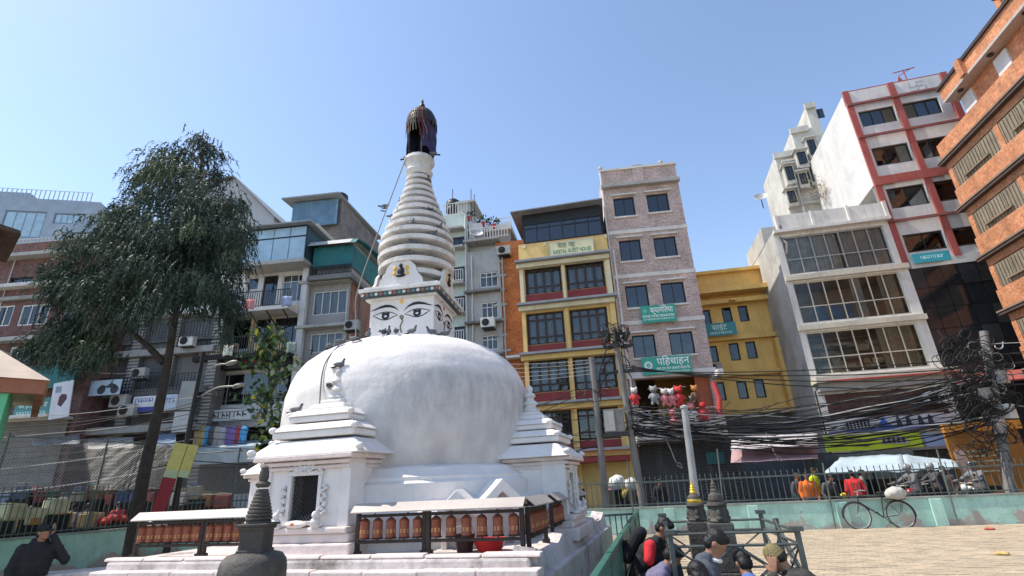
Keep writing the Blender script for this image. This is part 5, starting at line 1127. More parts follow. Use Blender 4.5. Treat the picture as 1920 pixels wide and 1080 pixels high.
def walled_fence(label, P, D, s0, s1, zt, rail, top, step=.13, post=2.35, pick=True, thick=.22, cap=True):
    a = math.atan2(D.y, D.x)
    t = thing('plaza_wall', label, 'wall', (P.x, P.y, 0), a)
    b = MB(); b.box(s0, s1, 0, thick, 0, zt); b.build('wall_panel', m_teal, t)
    if cap: b = MB(); b.box(s0, s1, -.03, thick + .03, zt + .002, zt + .05); b.build('coping', mat('coping_cement', (.3, .33, .3), .9, .2, 2, streak=.3), t)
    s = s0
    while s < s1: b = MB(); b.box(s, s + .3, -.07, -.002, 0, zt - .01); b.build('pilaster', m_teal, t, bevel=.01); s += post
    f = thing('iron_fence', label.replace('wall', 'fence').replace('teal plastered', 'iron picket') + ', standing on the wall', 'fence', (P.x, P.y, zt + .05), a)
    b = MB(); b.box(s0, s1, .08, .12, rail - zt - .08, rail - zt - .04); b.build('top_rail', m_iron, f); b = MB(); b.box(s0, s1, .08, .12, .06, .09); b.build('bottom_rail', m_iron, f)
    me = picket_mesh(top - zt - .05); n = int((s1 - s0) / step)
    for k in range(n):
        o = bpy.data.objects.new('picket', me); COL.objects.link(o); o.parent = f; o.location = (s0 + (k + .5) * step, .1, 0); o.rotation_euler = (0, random.uniform(-.015, .015), 0)
    return t, f, a
walled_fence('teal plastered plaza wall along the street at right', WP, WD, -7.9, 7.5, .70, 1.46, 1.63, .165)
def plank(P, Q, r, name, label, m=None, cat='pole', n=8):
    P, Q = Vector(P), Vector(Q); t = thing(name, label, cat, (P.x, P.y, P.z)); b = MB(); b.tube([(0, 0, 0), Q - P], r, n); b.build('tube', m or m_iron, t, smooth=True); return t
for k, (s_, zt, sl, lb) in enumerate(((-1.02, 1.75, .12, 'thin iron pole leaning on the wall left of the bicycle'), (1.95, 1.95, .14, 'thin iron pole leaning on the wall right of the bicycle'), (-3.9, 2.3, .18, 'thin tall pole on the wall beside the stone votive shrines'), (-6.45, 2.1, .0, 'thin pole between the two concrete power poles'))):
    p = WP + WD * s_ - WN * .15; q = WP + WD * (s_ + sl) - WN * .02; plank((p.x, p.y, 0), (q.x, q.y, zt), .022, 'thin_pole', lb)
# left wall (side of the plaza)
A_ = atZ(-40, 1015, .9); B_ = atZ(243, 990, .9); A_.z = B_.z = 0; LD = (B_ - A_).normalized(); LLEN = (B_ - A_).length
walled_fence('teal plastered plaza wall along the left side', A_, LD, -1.0, LLEN + 1.2, .86, 1.88, 2.12, .13)
# wall behind the stupa joining the two
C_ = A_ + LD * (LLEN + 1.2); D_ = WP + WD * -7.9; BD = (D_ - C_).normalized()
walled_fence('teal plastered plaza wall behind the stupa', C_, BD, 0, (D_ - C_).length, .72, 1.5, 1.66, .14)
# chain link screen above the left fence and behind
m_wire = mat('galvanised_wire', (.45, .46, .46), .5, .15, 6, metal=.4)
def chain(name, P, D, L_, z0, z1, label, d=.075):
    t = thing(name, label, 'fence', (P.x, P.y, 0), math.atan2(D.y, D.x)); b = MB(); H_ = z1 - z0; r = .0045
    for sg in (1, -1):
        k = -H_
        while k < L_ + H_:
            x0_, x1_ = (k, k + H_) if sg > 0 else (k + H_, k)
            za, zb = z0, z1
            pa, pb = (x0_, za), (x1_, zb)
            def cl(p, q):
                (xa, z_a), (xb, z_b) = p, q
                if xa < 0: tt = (0 - xa) / (xb - xa); xa, z_a = 0, z_a + (z_b - z_a) * tt
                if xa > L_: tt = (L_ - xa) / (xb - xa); xa, z_a = L_, z_a + (z_b - z_a) * tt
                return xa, z_a
            if (pa[0] < 0 and pb[0] < 0) or (pa[0] > L_ and pb[0] > L_): k += d; continue
            a2, b2 = cl(pa, pb), cl(pb, pa)
            if abs(a2[0] - b2[0]) > .02: b.tube([(a2[0], .1 + sg * .003, a2[1]), (b2[0], .1 + sg * .003, b2[1])], r, 3, cap=False)
            k += d
    o = b.build('wire_mesh', m_wire, t); o['kind'] = 'stuff'
    for x in [L_ * i / max(1, round(L_ / 1.9)) for i in range(max(1, round(L_ / 1.9)) + 1)]: b = MB(); b.tube([(x, .12, .72), (x + .03, .12, z1 + .12)], .028, 8); b.build('mesh_post', m_iron, t, smooth=True)
    for z in (z0, z1): b = MB(); b.tube([(0, .12, z), (L_, .12, z)], .016, 6); b.build('mesh_rail', m_iron, t)
chain('chain_link_fence', A_, LD, LLEN + 1.2, 1.95, 3.3, 'chain link screen above the left iron fence')
chain('chain_link_fence', C_, BD, 5.2, 1.7, 3.0, 'chain link screen behind the tree trunk and yellow placards')
# ---- green railing beside the stupa
m_green = mat('dark_green_enamel', (.03, .13, .10), .45, .2, 4, streak=.2, spec=.5, dirt=(.12, .14, .13), dirtamt=.25)
G0 = Vector((.35, 3.55, 0)); G1 = Vector((2.38, 11.6, 0)); GD = (G1 - G0).normalized(); GL = (G1 - G0).length
t = thing('green_railing', 'dark green metal railing running back beside the stupa plinth', 'railing', G0, math.atan2(GD.y, GD.x))
b = MB(); b.box(0, GL, -.03, .03, .93, .98); b.build('top_rail', m_green, t, bevel=.008); b = MB(); b.box(0, GL, -.02, .02, .08, .12); b.build('bottom_rail', m_green, t)
b = MB(); b.box(-.034, .034, -.006, .006, .12, .93); me = b.mesh('slat'); me.materials.append(m_green)
for k in range(int(GL / .095)):
    o = bpy.data.objects.new('slat', me); COL.objects.link(o); o.parent = t; o.location = (.05 + k * .095, 0, 0)
for k in range(6): b = MB(); b.box(-.025, .025, -.025, .025, 0, .99); o = b.build('post', m_green, t, loc=(k * GL / 5, 0, 0))
# short grey gate between the plinth and the railing end
p0 = atY(1112, 985, 11.4); p0.z = 0; g_d = (G1 - p0); t = thing('low_gate', 'low grey barred gate behind the stupa corner', 'gate', p0, math.atan2(g_d.y, g_d.x)); gl_ = g_d.length
for z in (.15, .88): b = MB(); b.box(0, gl_, -.02, .02, z, z + .04); b.build('gate_rail', m_iron, t)
for k in range(9): b = MB(); b.box(-.01, .01, -.01, .01, .05, .9); b.build('bar', m_iron, t, loc=(gl_ * k / 8, 0, 0))
# ================================================================== PRAYER WHEELS
m_copper = mat('painted_copper', (.29, .085, .045), .52, .25, 9, bump=.5, bscale=40, metal=.35, dirt=(.14, .05, .03), dirtamt=.5, dscale=9, spec=.5, coords='pos')
m_dkwood = mat('dark_rack_steel', (.035, .022, .02), .6, .3, 5)
m_sheet = mat('pale_sheet_metal', (.40, .36, .335), .55, .1, 2, streak=.3, metal=.15, dirt=(.3, .24, .2), dirtamt=.3)
m_mantra = mat('mantra_gold', (.62, .33, .12), .5, .1)
b = MB(); b.lathe([(.052, 0), (.058, .006), (.058, .03), (.056, .035), (.056, .15), (.059, .155), (.059, .175), (.05, .185), (.03, .205), (.012, .212)], 16, fn=lambda a, z: 1); wheel_me = b.mesh('wheel_drum'); wheel_me.shade_smooth(); wheel_me.set_sharp_from_angle(angle=R(30)); wheel_me.materials.append(m_copper)
b = MB(); b.lathe([(.066, -.012), (.07, -.006), (.066, 0), (.03, .001)], 16); b.tube([(0, 0, -.06), (0, 0, .25)], .008, 6); base_me = b.mesh('spindle'); base_me.materials.append(m_dkwood)
def glyph_mesh():
    b = MB()
    for a0 in range(0, 360, 45):
        for (da, z0, z1, w) in ((0, .05, .085, .006), (.16, .05, .06, .014), (.16, .075, .085, .014), (.3, .055, .09, .005)):
            a = R(a0) + da
            p = lambda aa, z: (.0575 * math.cos(aa), .0575 * math.sin(aa), z)
            b.face([p(a - w * 9, z0), p(a + w * 9, z0), p(a + w * 9, z1), p(a - w * 9, z1)])
    me = b.mesh('mantra_letters'); me.materials.append(m_mantra); return me
gly = glyph_mesh()
def rack(label, x0, y0, x1, y1, n, z=.90, roof=True):
    d = Vector((x1 - x0, y1 - y0, 0)); L_ = d.length; a = math.atan2(d.y, d.x) + PL_A
    o = SC_C + Matrix.Rotation(PL_A, 3, 'Z') @ Vector((x0, y0, 0))
    t = thing('prayer_wheel_rack', label, 'prayer wheels', (o.x, o.y, z), a, 'prayer wheel racks on the plinth')
    for x in (0, L_): b = MB(); b.box(x - .022, x + .022, -.022, .022, 0, .45); b.box(x - .04, x + .04, -.04, .04, 0, .05); b.build('post', m_dkwood, t)
    for za in (.13, .405): b = MB(); b.box(.022, L_ - .022, -.02, .02, za, za + .032); b.build('beam', m_dkwood, t)
    for k in range(max(2, n // 3)):
        x = L_ * (k + .5) / max(2, n // 3); b = MB(); b.tube([(x, 0, .437), (x, 0, .50)], .008, 5); b.build('strut', m_dkwood, t)
    for k in range(n):
        x = L_ * (k + .5) / n; w_ = bpy.data.objects.new('prayer_wheel', wheel_me); COL.objects.link(w_); w_.parent = t; w_.location = (x, 0, .187); w_.rotation_euler = (0, 0, random.random() * 6)
        for nm, me in (('spindle', base_me), ('mantra_letters', gly)): c = bpy.data.objects.new(nm, me); COL.objects.link(c); c.parent = w_
    hw = .115
    b = MB()
    b.prism([(-hw, .455), (0, .545), (hw, .455), (hw, .468), (0, .56), (-hw, .468)], 'x', -.05, L_ + .05); b.build('roof_sheet', m_sheet, t)
    b = MB(); b.prism([(-hw * .85, .462), (hw * .85, .462), (0, .54)], 'x', -.02, -.01); b.prism([(-hw * .85, .462), (hw * .85, .462), (0, .54)], 'x', L_ + .01, L_ + .02); b.build('gable_end', m_dkwood, t)
    return t
rack('five wheel prayer rack, left of the two on the plinth front', .68, -2.58, 1.5, -2.52, 5)
rack('six wheel prayer rack on the plinth front, at the corner', 1.56, -2.54, 2.66, -2.54, 6)
rack('prayer wheel rack running back from the front corner of the plinth', 2.70, -2.44, 2.70, -1.62, 6)
rack('prayer wheel rack on the right side, middle of three', 2.68, -1.15, 2.68, -.35, 5)
rack('farthest prayer wheel rack on the right side of the plinth', 2.68, .55, 2.68, 1.3, 4)
rack('long prayer wheel rack at far left, lit by the sun', -2.74, -2.5, -1.66, -2.5, 7)
rack('prayer wheel rack between the far left one and the dark stone chaitya', -1.6, -2.5, -.86, -2.52, 5)
def loc_st(x, y, z=0): o = SC_C + Matrix.Rotation(PL_A, 3, 'Z') @ Vector((x, y, 0)); return Vector((o.x, o.y, z))
# basins on the plinth
b = MB(); b.lathe([(.13, 0), (.19, .12), (.2, .13), (.18, .12), (.12, .01)], 20); b.build('red_basin', mat('red_plastic', (.55, .03, .025), .4, .1), smooth=True, loc=loc_st(2.2, -2.3, .905), label='red plastic basin on the plinth behind the wheels', cat='basin')
t = thing('bucket', 'dark planter bucket on the plinth beside the red basin', 'bucket', loc_st(1.9, -2.3, .905)); b = MB(); b.lathe([(.09, 0), (.12, .17), (.125, .18), (.11, .17), (.08, .01)], 16); b.build('pail', mat('dark_brown_plastic', (.06, .025, .022), .5), t, smooth=True); b = MB(); b.tube([(-.12, 0, .17), (-.08, 0, .26), (.08, 0, .26), (.12, 0, .17)], .005, 5); b.build('handle', m_wire, t)
# ================================================================== FOREGROUND STONE CHAITYA
m_stone = mat('dark_carved_stone', (.075, .068, .06), .75, .3, 5, bump=.7, bscale=30, dirt=(.16, .15, .13), dirtamt=.5, dscale=4, spec=.4)
pc_ = atY(475, 1060, 3.6)
ch = thing('stone_chaitya', 'small dark stone chaitya with ringed spire in the foreground left', 'stupa', (pc_.x, pc_.y, 0)); ch.scale = (.86, .86, 1)
b = MB(); b.box(-.42, .42, -.42, .42, 0, .18); b.box(-.34, .34, -.34, .34, .18, .5); b.box(-.38, .38, -.38, .38, .5, .58); b.lathe([(.27, .58), (.27, .7), (.22, .74), (.22, .86), (.25, .9)], 28); b.build('pedestal', m_stone, ch, bevel=.015)
b = MB(); b.lathe([(.205, .88), (.222, 1.0), (.232, 1.1), (.232, 1.17), (.222, 1.22), (.19, 1.255), (.13, 1.27), (.02, 1.272)], 40); b.build('dome', m_stone, ch, smooth=True)
b = MB(); b.box(-.088, .088, -.088, .088, 1.265, 1.41); b.box(-.098, .098, -.098, .098, 1.265, 1.285); b.build('harmika_block', m_stone, ch, bevel=.006)
b = MB(); b.box(-.10, .10, -.10, .10, 1.40, 1.42); b.box(-.118, .118, -.118, .118, 1.42, 1.436); b.build('harmika_cornice', m_stone, ch, bevel=.004)
for k in range(10):
    r = (.088, .094, .092, .087, .081, .074, .067, .06, .053, .047)[k]; z = 1.436 + k * .0205; b = MB(); b.lathe([(r * .8, -.006), (r, .002), (r, .013), (r * .84, .0215)], 24); b.build('spire_ring', m_stone, ch, smooth=True, loc=(0, 0, z))
b = MB(); b.lathe([(.04, 1.65), (.052, 1.665), (.056, 1.675), (.044, 1.685), (.03, 1.69), (.034, 1.70), (.037, 1.715), (.034, 1.75), (.028, 1.765), (.03, 1.775), (.018, 1.785), (.004, 1.79)], 20); b.build('finial', m_stone, ch, smooth=True)
# ================================================================== GREEN HUT WITH ORANGE EAVE
p = atY(88, 716, 9.0)
hut = thing('green_hut', 'bright green hut with sloping tan roof at the left edge', 'hut', (p.x, p.y, 0), R(43))
he = p.z
b = MB(); b.box(-4.5, -.45, .14, 3, 0, he - .03); b.build('wall', mat('bright_green_paint', (.12, .5, .29), .8, .12, 2, streak=.3), hut)
b = MB(); b.box(-4.6, 0, 0, .12, he - .22, he + .02); b.box(-.12, 0, .12, 3.4, he - .22, he + .02); b.build('fascia', mat('terracotta_fascia', (.30, .12, .07), .8, .15, 2, streak=.3), hut)
b = MB(); i_ = [b.pt(q) for q in ((-4.65, -.04, he + .025), (.04, -.04, he + .025), (.04, 3.45, he + .025), (-4.65, 3.45, he + .025), (-3.2, 1.7, he + 1.25), (-1.5, 1.7, he + 1.25))]; b.f += [[i_[0], i_[1], i_[5], i_[4]], [i_[1], i_[2], i_[5]], [i_[2], i_[3], i_[4], i_[5]], [i_[3], i_[0], i_[4]], [i_[3], i_[2], i_[1], i_[0]]]; b.build('roof', mat('tan_roof_sheet', (.55, .43, .34), .7, .1, 2, streak=.2), hut)
p = atY(38, 432, 14)
ev = thing('eave_corner', 'dark tiled eave corner jutting in at the left edge', 'roof', (p.x, p.y, p.z), R(50))
b = MB(); b.prism([(-3, .35), (0, .0), (.05, -.12), (-.15, -.12), (-3, -.05)], 'y', 0, 3); b.build('tiled_eave', mat('brown_tiles', (.10, .065, .05), .85, .3, 6), ev); b = MB(); b.prism([(-.9, -.06), (-.3, -.1), (-.75, -.7), (-.9, -.7)], 'y', .2, .4); b.build('strut_beam', m_frame_b, ev)
b = MB(); b.box(-3.2, -1.4, .4, 2.8, -p.z, -.06); b.build('support_wall', m_maroonb, ev)
# ================================================================== VOTIVE SHRINES, CAGE, LAMP POST
def votive(label, u, v, Y_, s=1.0, gold=False):
    q = atY(u, v, Y_); t = thing('votive_shrine', label, 'shrine', (q.x, q.y, 0), R(-14), 'stone votive shrines in the cage'); z0 = q.z; t.scale = (.58, .58, 1)
    b = MB(); b.box(-.30, .30, -.30, .30, 0, .35); b.box(-.26, .26, -.26, .26, .35, .62); b.box(-.22, .22, -.22, .22, .62, z0 - .45); b.build('stepped_base', m_stone, t, bevel=.015)
    b = MB(); b.lathe([(.17, z0 - .45), (.19, z0 - .43), (.16, z0 - .40), (.15, z0 - .3), (.15, z0 - .28)], 20); b.build('shrine_body', m_stone, t, smooth=True)
    for k in range(4):
        a = R(90 * k - 90); bb = MB(); c = Vector((.15 * math.cos(a), .15 * math.sin(a), z0 - .36)); bb.ball(c, (.05, .05, .055), 8, 6); bb.ball(c + Vector((0, 0, .07)), (.026, .026, .03), 8, 6); bb.ball(c - Vector((0, 0, .045)), (.07, .07, .03), 8, 5); bb.build('seated_figure', m_stone, t, smooth=True)
    b = MB(); b.lathe([(.15, z0 - .29), (.19, z0 - .275), (.18, z0 - .25), (.13, z0 - .24), (.14, z0 - .215), (.125, z0 - .17), (.08, z0 - .145), (.07, z0 - .135)], 20); b.build('canopy_tier', m_stone if not gold else m_stone, t, smooth=True)
    b = MB(); b.lathe([(.07, z0 - .14), (.075, z0 - .12), (.055, z0 - .1), (.062, z0 - .085), (.045, z0 - .07), (.05, z0 - .055), (.03, z0 - .04), (.022, z0 - .015), (.012, z0), (.003, z0 + .02)], 16); b.build('spire', mat('gilt', (.6, .4, .06), .4, .2, 8, metal=.5) if gold else m_stone, t, smooth=True)
    if gold: b = MB(); b.lathe([(.142, z0 - .24), (.15, z0 - .22), (.14, z0 - .2)], 18); b.build('gilt_band', MATS['gilt'], t, smooth=True)
    return t
votive('dark stone votive shrine with pointed spire inside the iron cage', 1335, 898, 6.2)
votive('smaller votive shrine with gilded tip beside the grey lamp post', 1296, 903, 6.8, gold=True)
q = atY(1310, 975, 7.6); q2 = atY(1283, 764, 7.6); lp = thing('lamp_post', 'plain grey steel post standing behind the iron cage', 'post', (q.x, q.y, 0)); b = MB(); b.tube([(0, 0, 0), (0, 0, q.z), (q2.x - q.x, 0, q2.z)], [.062, .055, .047], 14); b.build('shaft', mat('grey_post_paint', (.33, .33, .32), .6, .15, 3, streak=.3, metal=.2), lp, smooth=True); b = MB(); b.lathe([(.06, 0), (.06, .03), (.02, .045)], 14); b.build('cap', m_conc, lp, loc=(q2.x - q.x, 0, q2.z - .01), smooth=True)
q = atY(1256, 1000, 5.6); cg = thing('iron_cage', 'weathered iron cage with crossed bars round the votive shrines', 'cage', (q.x, q.y, 0), R(-12))
m_cage = mat('cage_steel', (.10, .115, .11), .55, .25, 6, metal=.4, dirt=(.16, .1, .07), dirtamt=.35)
CW, CDp, CH = 1.16, 1.5, 1.06
for (x, y) in ((0, 0), (CW, 0), (0, CDp), (CW, CDp), (CW, CDp / 2), (0, CDp / 2)): b = MB(); b.box(x - .022, x + .022, y - .022, y + .022, 0, CH + (.06 if y else 0)); b.build('post', m_cage, cg)
for (xa, ya, xb, yb) in ((0, 0, CW, 0), (CW, 0, CW, CDp), (0, CDp, CW, CDp), (0, 0, 0, CDp)):
    for z in (.12, .55, .95, CH):
        if z > 1.1 and (ya, yb) == (0, 0): continue
        b = MB(); b.tube([(xa, ya, z), (xb, yb, z)], .014, 5); b.build('rail', m_cage, cg)
    n = 2
    for k in range(n):
        p0 = Vector((xa + (xb - xa) * k / n, ya + (yb - ya) * k / n, 0)); p1 = Vector((xa + (xb - xa) * (k + 1) / n, ya + (yb - ya) * (k + 1) / n, 0))
        for za, zb in ((.12, .55), (.55, .95)):
            b = MB(); b.tube([p0 + Vector((0, 0, za)), p1 + Vector((0, 0, zb))], .010, 5); b.build('cross_bar', m_cage, cg); b = MB(); b.tube([p0 + Vector((0, 0, zb)), p1 + Vector((0, 0, za))], .010, 5); b.build('cross_bar', m_cage, cg)
            m_ = (p0 + p1) / 2 + Vector((0, 0, (za + zb) / 2)); b = MB(); b.ball(m_, (.035, .035, .035), 8, 5); b.build('rosette', m_cage, cg, smooth=True)
for (x, y) in ((0, 0), (CW, 0), (CW, CDp), (0, CDp)): b = MB(); b.box(x - .05, x + .05, y - .05, y + .05, CH - .0 if y == 0 else CH + .06, CH + .04 if y == 0 else CH + .1); b.build('post_cap', m_cage, cg)
b = MB(); b.tube([(CW + .18, -.1, 0), (CW - .02, CDp * .5, CH + .05)], .02, 6); b.build('brace', m_cage, cg)
# stone kerb the men sit on
q = atZ(1395, 1075, .3); kb = thing('stone_kerb', 'low stone kerb under the seated men', 'kerb', (2.0, 5.25, 0), R(-12)); b = MB(); b.box(-1.3, 1.5, -.25, .2, 0, .26); b.build('kerb_block', m_conc, kb, bevel=.02)
b = MB(); b.box(-.35, .3, 1.5, 2.0, 0, .24); b.build('kerb_block', m_conc, kb, bevel=.02)
# ================================================================== PEOPLE
m_skin = mat('brown_skin', (.30, .155, .095), .55, .08, 12, spec=.35); m_hair = mat('black_hair', (.012, .011, .012), .5, .2, 30, bump=.4, bscale=60)
def capsule(b, a, c, ra, rc, n=8):
    a, c = Vector(a), Vector(c); b.tube([a, c], [ra, rc], n); b.ball(a, ra, n, 6); b.ball(c, rc, n, 6)
def remesh(b, name, m, parent, vox, smooth=4):
    o = b.build(name, m, parent); r = o.modifiers.new('r', 'REMESH'); r.mode = 'VOXEL'; r.voxel_size = vox
    s = o.modifiers.new('s', 'SMOOTH'); s.factor = .5; s.iterations = smooth
    baked(o); o.data.shade_smooth(); o.data.materials.clear(); o.data.materials.append(m); return o
def hand(b, wrist, d, up, side, s=1., curl=.5, spread=.0):
    """palm and five fingers; d = pointing direction, up = back of the hand, side = thumb side"""
    d, up, side = Vector(d).normalized(), Vector(up).normalized(), Vector(side).normalized(); w_ = Vector(wrist)
    for k in range(4):
        off = side * (.030 - .02 * k) * s; root = w_ + d * .035 * s + off * .6; kn = w_ + d * .095 * s + off
        capsule(b, root, kn, .015 * s, .012 * s, 7)
        L = (.072, .08, .075, .058)[k] * s; dd = (d - up * curl * .4 + side * spread * (1.5 - k)).normalized(); p1 = kn + dd * L * .5; dd2 = (d - up * curl + side * spread * (1.5 - k)).normalized()
        capsule(b, kn, p1, .0105 * s, .0095 * s, 7); capsule(b, p1, p1 + dd2 * L * .5, .0095 * s, .008 * s, 7)
    r0 = w_ + d * .03 * s + side * .022 * s; r1 = r0 + (d * .6 + side * .8).normalized() * .04 * s; capsule(b, r0, r1, .015 * s, .012 * s, 7); capsule(b, r1, r1 + (d + side * .25 - up * curl * .3).normalized() * .035 * s, .011 * s, .009 * s, 7)
def person(label, loc, rotz, J, top, legs, hat=None, hatm=None, vox=.016, far=False, hood=False, collar=None, shoe=None, skin=True, hairm=None, handinfo=None, group=None, topname='jacket', bulk=1.0, hairlong=False, anchor=True):
    """J: joints in local coords (the person faces -y)"""
    V_ = {k: Vector(v) for k, v in J.items()}
    if anchor:
        hv = Matrix.Rotation(rotz, 3, 'Z') @ V_['head']; loc = (loc[0] - hv.x, loc[1] - hv.y, loc[2])
    t = thing('person', label, 'person', loc, rotz, group)
    hd = V_['head']; nk = V_['neck']; f = V_.get('face', Vector((0, -1, 0))).normalized(); upv = V_.get('hup', (hd - nk)).normalized(); f = (f - upv * f.dot(upv)).normalized(); sd = f.cross(upv).normalized()
    Mh = Matrix((sd, -f, upv)).transposed().to_4x4(); Mh.translation = hd; Mh = Mh @ Matrix.Scale(.9, 4)
    b = MB()
    b.M = Mh; b.ball((0, 0, .015), (.076, .095, .105), 14, 10); b.ball((0, -.025, -.055), (.058, .068, .065), 12, 8); b.ball((0, -.097, -.012), (.014, .02, .026), 8, 6); b.ball((0, -.088, -.058), (.026, .012, .014), 8, 5); b.ball((0, -.085, -.085), (.025, .016, .018), 8, 5)
    for sx in (-1, 1): b.ball((sx * .078, .008, -.005), (.012, .022, .032), 8, 6); b.ball((sx * .033, -.082, .022), (.022, .012, .009), 8, 5)
    b.M = None
    capsule(b, nk - (hd - nk).normalized() * .04, hd - upv * .05, .055, .05)
    capsule(b, V_['pelvis'], V_['chest'], .12, .125); capsule(b, V_['chest'], nk, .11, .06)
    for s in 'LR':
        capsule(b, V_['chest'] + (V_['sh' + s] - V_['chest']) * .4, V_['sh' + s], .07, .055); capsule(b, V_['sh' + s], V_['el' + s], .046, .038); capsule(b, V_['el' + s], V_['ha' + s], .038, .027)
        capsule(b, V_['pelvis'], V_['hip' + s], .1, .09); capsule(b, V_['hip' + s], V_['kn' + s], .085, .058); capsule(b, V_['kn' + s], V_['an' + s], .056, .038)
        capsule(b, V_['an' + s], V_['toe' + s], .04, .033)
        h = handinfo.get(s) if handinfo else None
        fd = (V_['ha' + s] - V_['el' + s]).normalized()
        if h: hand(b, V_['ha' + s], h[0], h[1], h[2], 1.0, h[3], h[4] if len(h) > 4 else 0)
        elif not far:
            si = Vector((1 if s == 'L' else -1, 0, 0)); si = (si - fd * si.dot(fd)).normalized(); hand(b, V_['ha' + s], fd, fd.cross(si), si, 1.0, .6)
        else: capsule(b, V_['ha' + s], V_['ha' + s] + fd * .09, .035, .03)
    remesh(b, 'body', m_skin, t, .009 if handinfo else vox * .9, 3)
    # clothing
    k = bulk; b = MB(); pel, che = V_['pelvis'], V_['chest']
    ax = (V_['shL'] - V_['shR']).normalized()
    for off in (-.07, 0, .07): capsule(b, pel + ax * off + Vector((0, 0, .02)), che + ax * off * 1.2, .118 * k, .125 * k, 10)
    capsule(b, che, nk - (nk - che) * .25, .125 * k, .08, 10)
    for s in 'LR':
        capsule(b, che + (V_['sh' + s] - che) * .5, V_['sh' + s], .095 * k, .072 * k); capsule(b, V_['sh' + s], V_['el' + s], .070 * k, .060 * k, 10)
        e = V_['el' + s] + (V_['ha' + s] - V_['el' + s]) * .93; capsule(b, V_['el' + s], e, .060 * k, .046 * k, 10)
    if hood: capsule(b, nk + Vector((.07, .03, -.0)), nk + Vector((-.07, .03, -.0)), .055, .055); capsule(b, nk + Vector((0, .07, -.03)), nk + Vector((0, .09, -.08)), .075, .06)
    else: capsule(b, nk - (hd - nk) * .15, nk - (hd - nk) * .05, .072, .066)
    to = remesh(b, topname, top, t, vox if far else .015, 3)
    for v_ in ([] if far else to.data.vertices): v_.co += v_.normal * (.012 * mnoise.noise(Vector((v_.co.x * 9, v_.co.y * 9, v_.co.z * 16))) + .006 * mnoise.noise(v_.co * 34))
    b = MB()
    for s in 'LR':
        capsule(b, pel, V_['hip' + s], .12, .11, 10); capsule(b, V_['hip' + s], V_['kn' + s], .105, .08, 10); a_ = V_['kn' + s] + (V_['an' + s] - V_['kn' + s]) * .95; capsule(b, V_['kn' + s], a_, .076, .06, 10)
    remesh(b, 'trousers', legs, t, vox, 3)
    for s in 'LR':
        b = MB(); capsule(b, V_['an' + s] + (V_['an' + s] - V_['toe' + s]) * .25 - Vector((0, 0, .0)), V_['toe' + s], .05, .045); remesh(b, 'shoe', shoe or m_black, t, vox * .9, 2)
    b = MB(); b.M = Mh
    if hat == 'helmet':
        b.ball((0, .0, .03), (.125, .14, .13), 14, 10); o = b.build('helmet', hatm, t, smooth=True); b = MB(); b.M = Mh; b.ball((0, -.03, .0), (.108, .118, .055), 12, 8); b.build('visor', m_frame_k, t, smooth=True)
    elif hat == 'beanie':
        b.lathe([(.092, 0), (.099, .005), (.099, .045), (.094, .05), (.092, .075), (.078, .11), (.05, .132), (.01, .142)], 20, fn=lambda a, z: 1 + .014 * math.sin(a * 20)); o = b.build('beanie', hatm, t, smooth=True); o.data.transform(Matrix.Identity(4))
        b = MB(); b.M = Mh; b.ball((0, .03, -.01), (.083, .075, .06), 12, 8); b.build('hair', hairm or m_hair, t, smooth=True)
    else:
        b.ball((0, .016, .045), (.088, .1, .088), 14, 10); b.ball((0, .045, -.02), (.08, .065, .075), 12, 8); b.ball((.0, -.05, .085), (.065, .05, .035), 10, 7)
        if hairlong: capsule(b, (0, .06, -.05), (0, .09, -.22), .06, .04)
        ho = remesh(b, 'hair', hairm or m_hair, t, .010 if not far else .02, 2)
        for v_ in ([] if far else ho.data.vertices): v_.co += v_.normal * (.006 * mnoise.noise(v_.co * 40) + .005 * mnoise.noise(v_.co * 90))
        if hat == 'cap': b = MB(); b.M = Mh; b.ball((0, .005, .06), (.097, .11, .075), 14, 8); b.ball((0, -.12, .05), (.07, .07, .012), 12, 6); b.build('cap', hatm, t, smooth=True)
        if hat == 'mask': b = MB(); b.M = Mh; b.ball((0, -.06, -.05), (.06, .055, .05), 12, 8); b.build('face_mask', hatm, t, smooth=True)
    if collar:
        b = MB(); b.tube([nk + Vector((.065 * math.cos(R(k_)), -.02 + .06 * math.sin(R(k_)), .0 + .02 * math.sin(R(k_)))) for k_ in range(-200, 30, 20)], .016, 6); b.build('collar', collar, t, smooth=True)
    return t
def sitpose(lean=.35, seat=.28, side=0., face=(0, -1, -.35), arms='knee', kneeup=.5):
    P = Vector((0, 0, seat + .11)); up = Vector((side, -math.sin(lean), math.cos(lean))).normalized()
    ch = P + up * .38; nk = ch + up * .15; hd = nk + (up * .6 + Vector((0, -.35, .55))).normalized() * .135
    J = dict(pelvis=P, chest=ch, neck=nk, head=hd, face=face, hup=(up * .5 + Vector((0, -.1, .5))) + Vector((0, face[2] * .6, 0)))
    for s, x in (('L', 1), ('R', -1)):
        sh = ch + up * .07 + Vector((x * .185, 0, 0)); hip = P + Vector((x * .1, 0, -.02)); kn = P + Vector((x * .17, -.40, kneeup - .37)); an = Vector((x * .14, -.50, .08)); toe = an + Vector((x * .02, -.14, -.03))
        if arms == 'knee': ha = kn + Vector((-x * .06, .02, .10)); el = (sh + ha) / 2 + Vector((x * .09, .07, -.05))
        else: ha = P + Vector((x * .03, -.33, .12)); el = (sh + ha) / 2 + Vector((x * .11, .1, -.06))
        J.update({'sh' + s: sh, 'el' + s: el, 'ha' + s: ha, 'hip' + s: hip, 'kn' + s: kn, 'an' + s: an, 'toe' + s: toe})
    return J
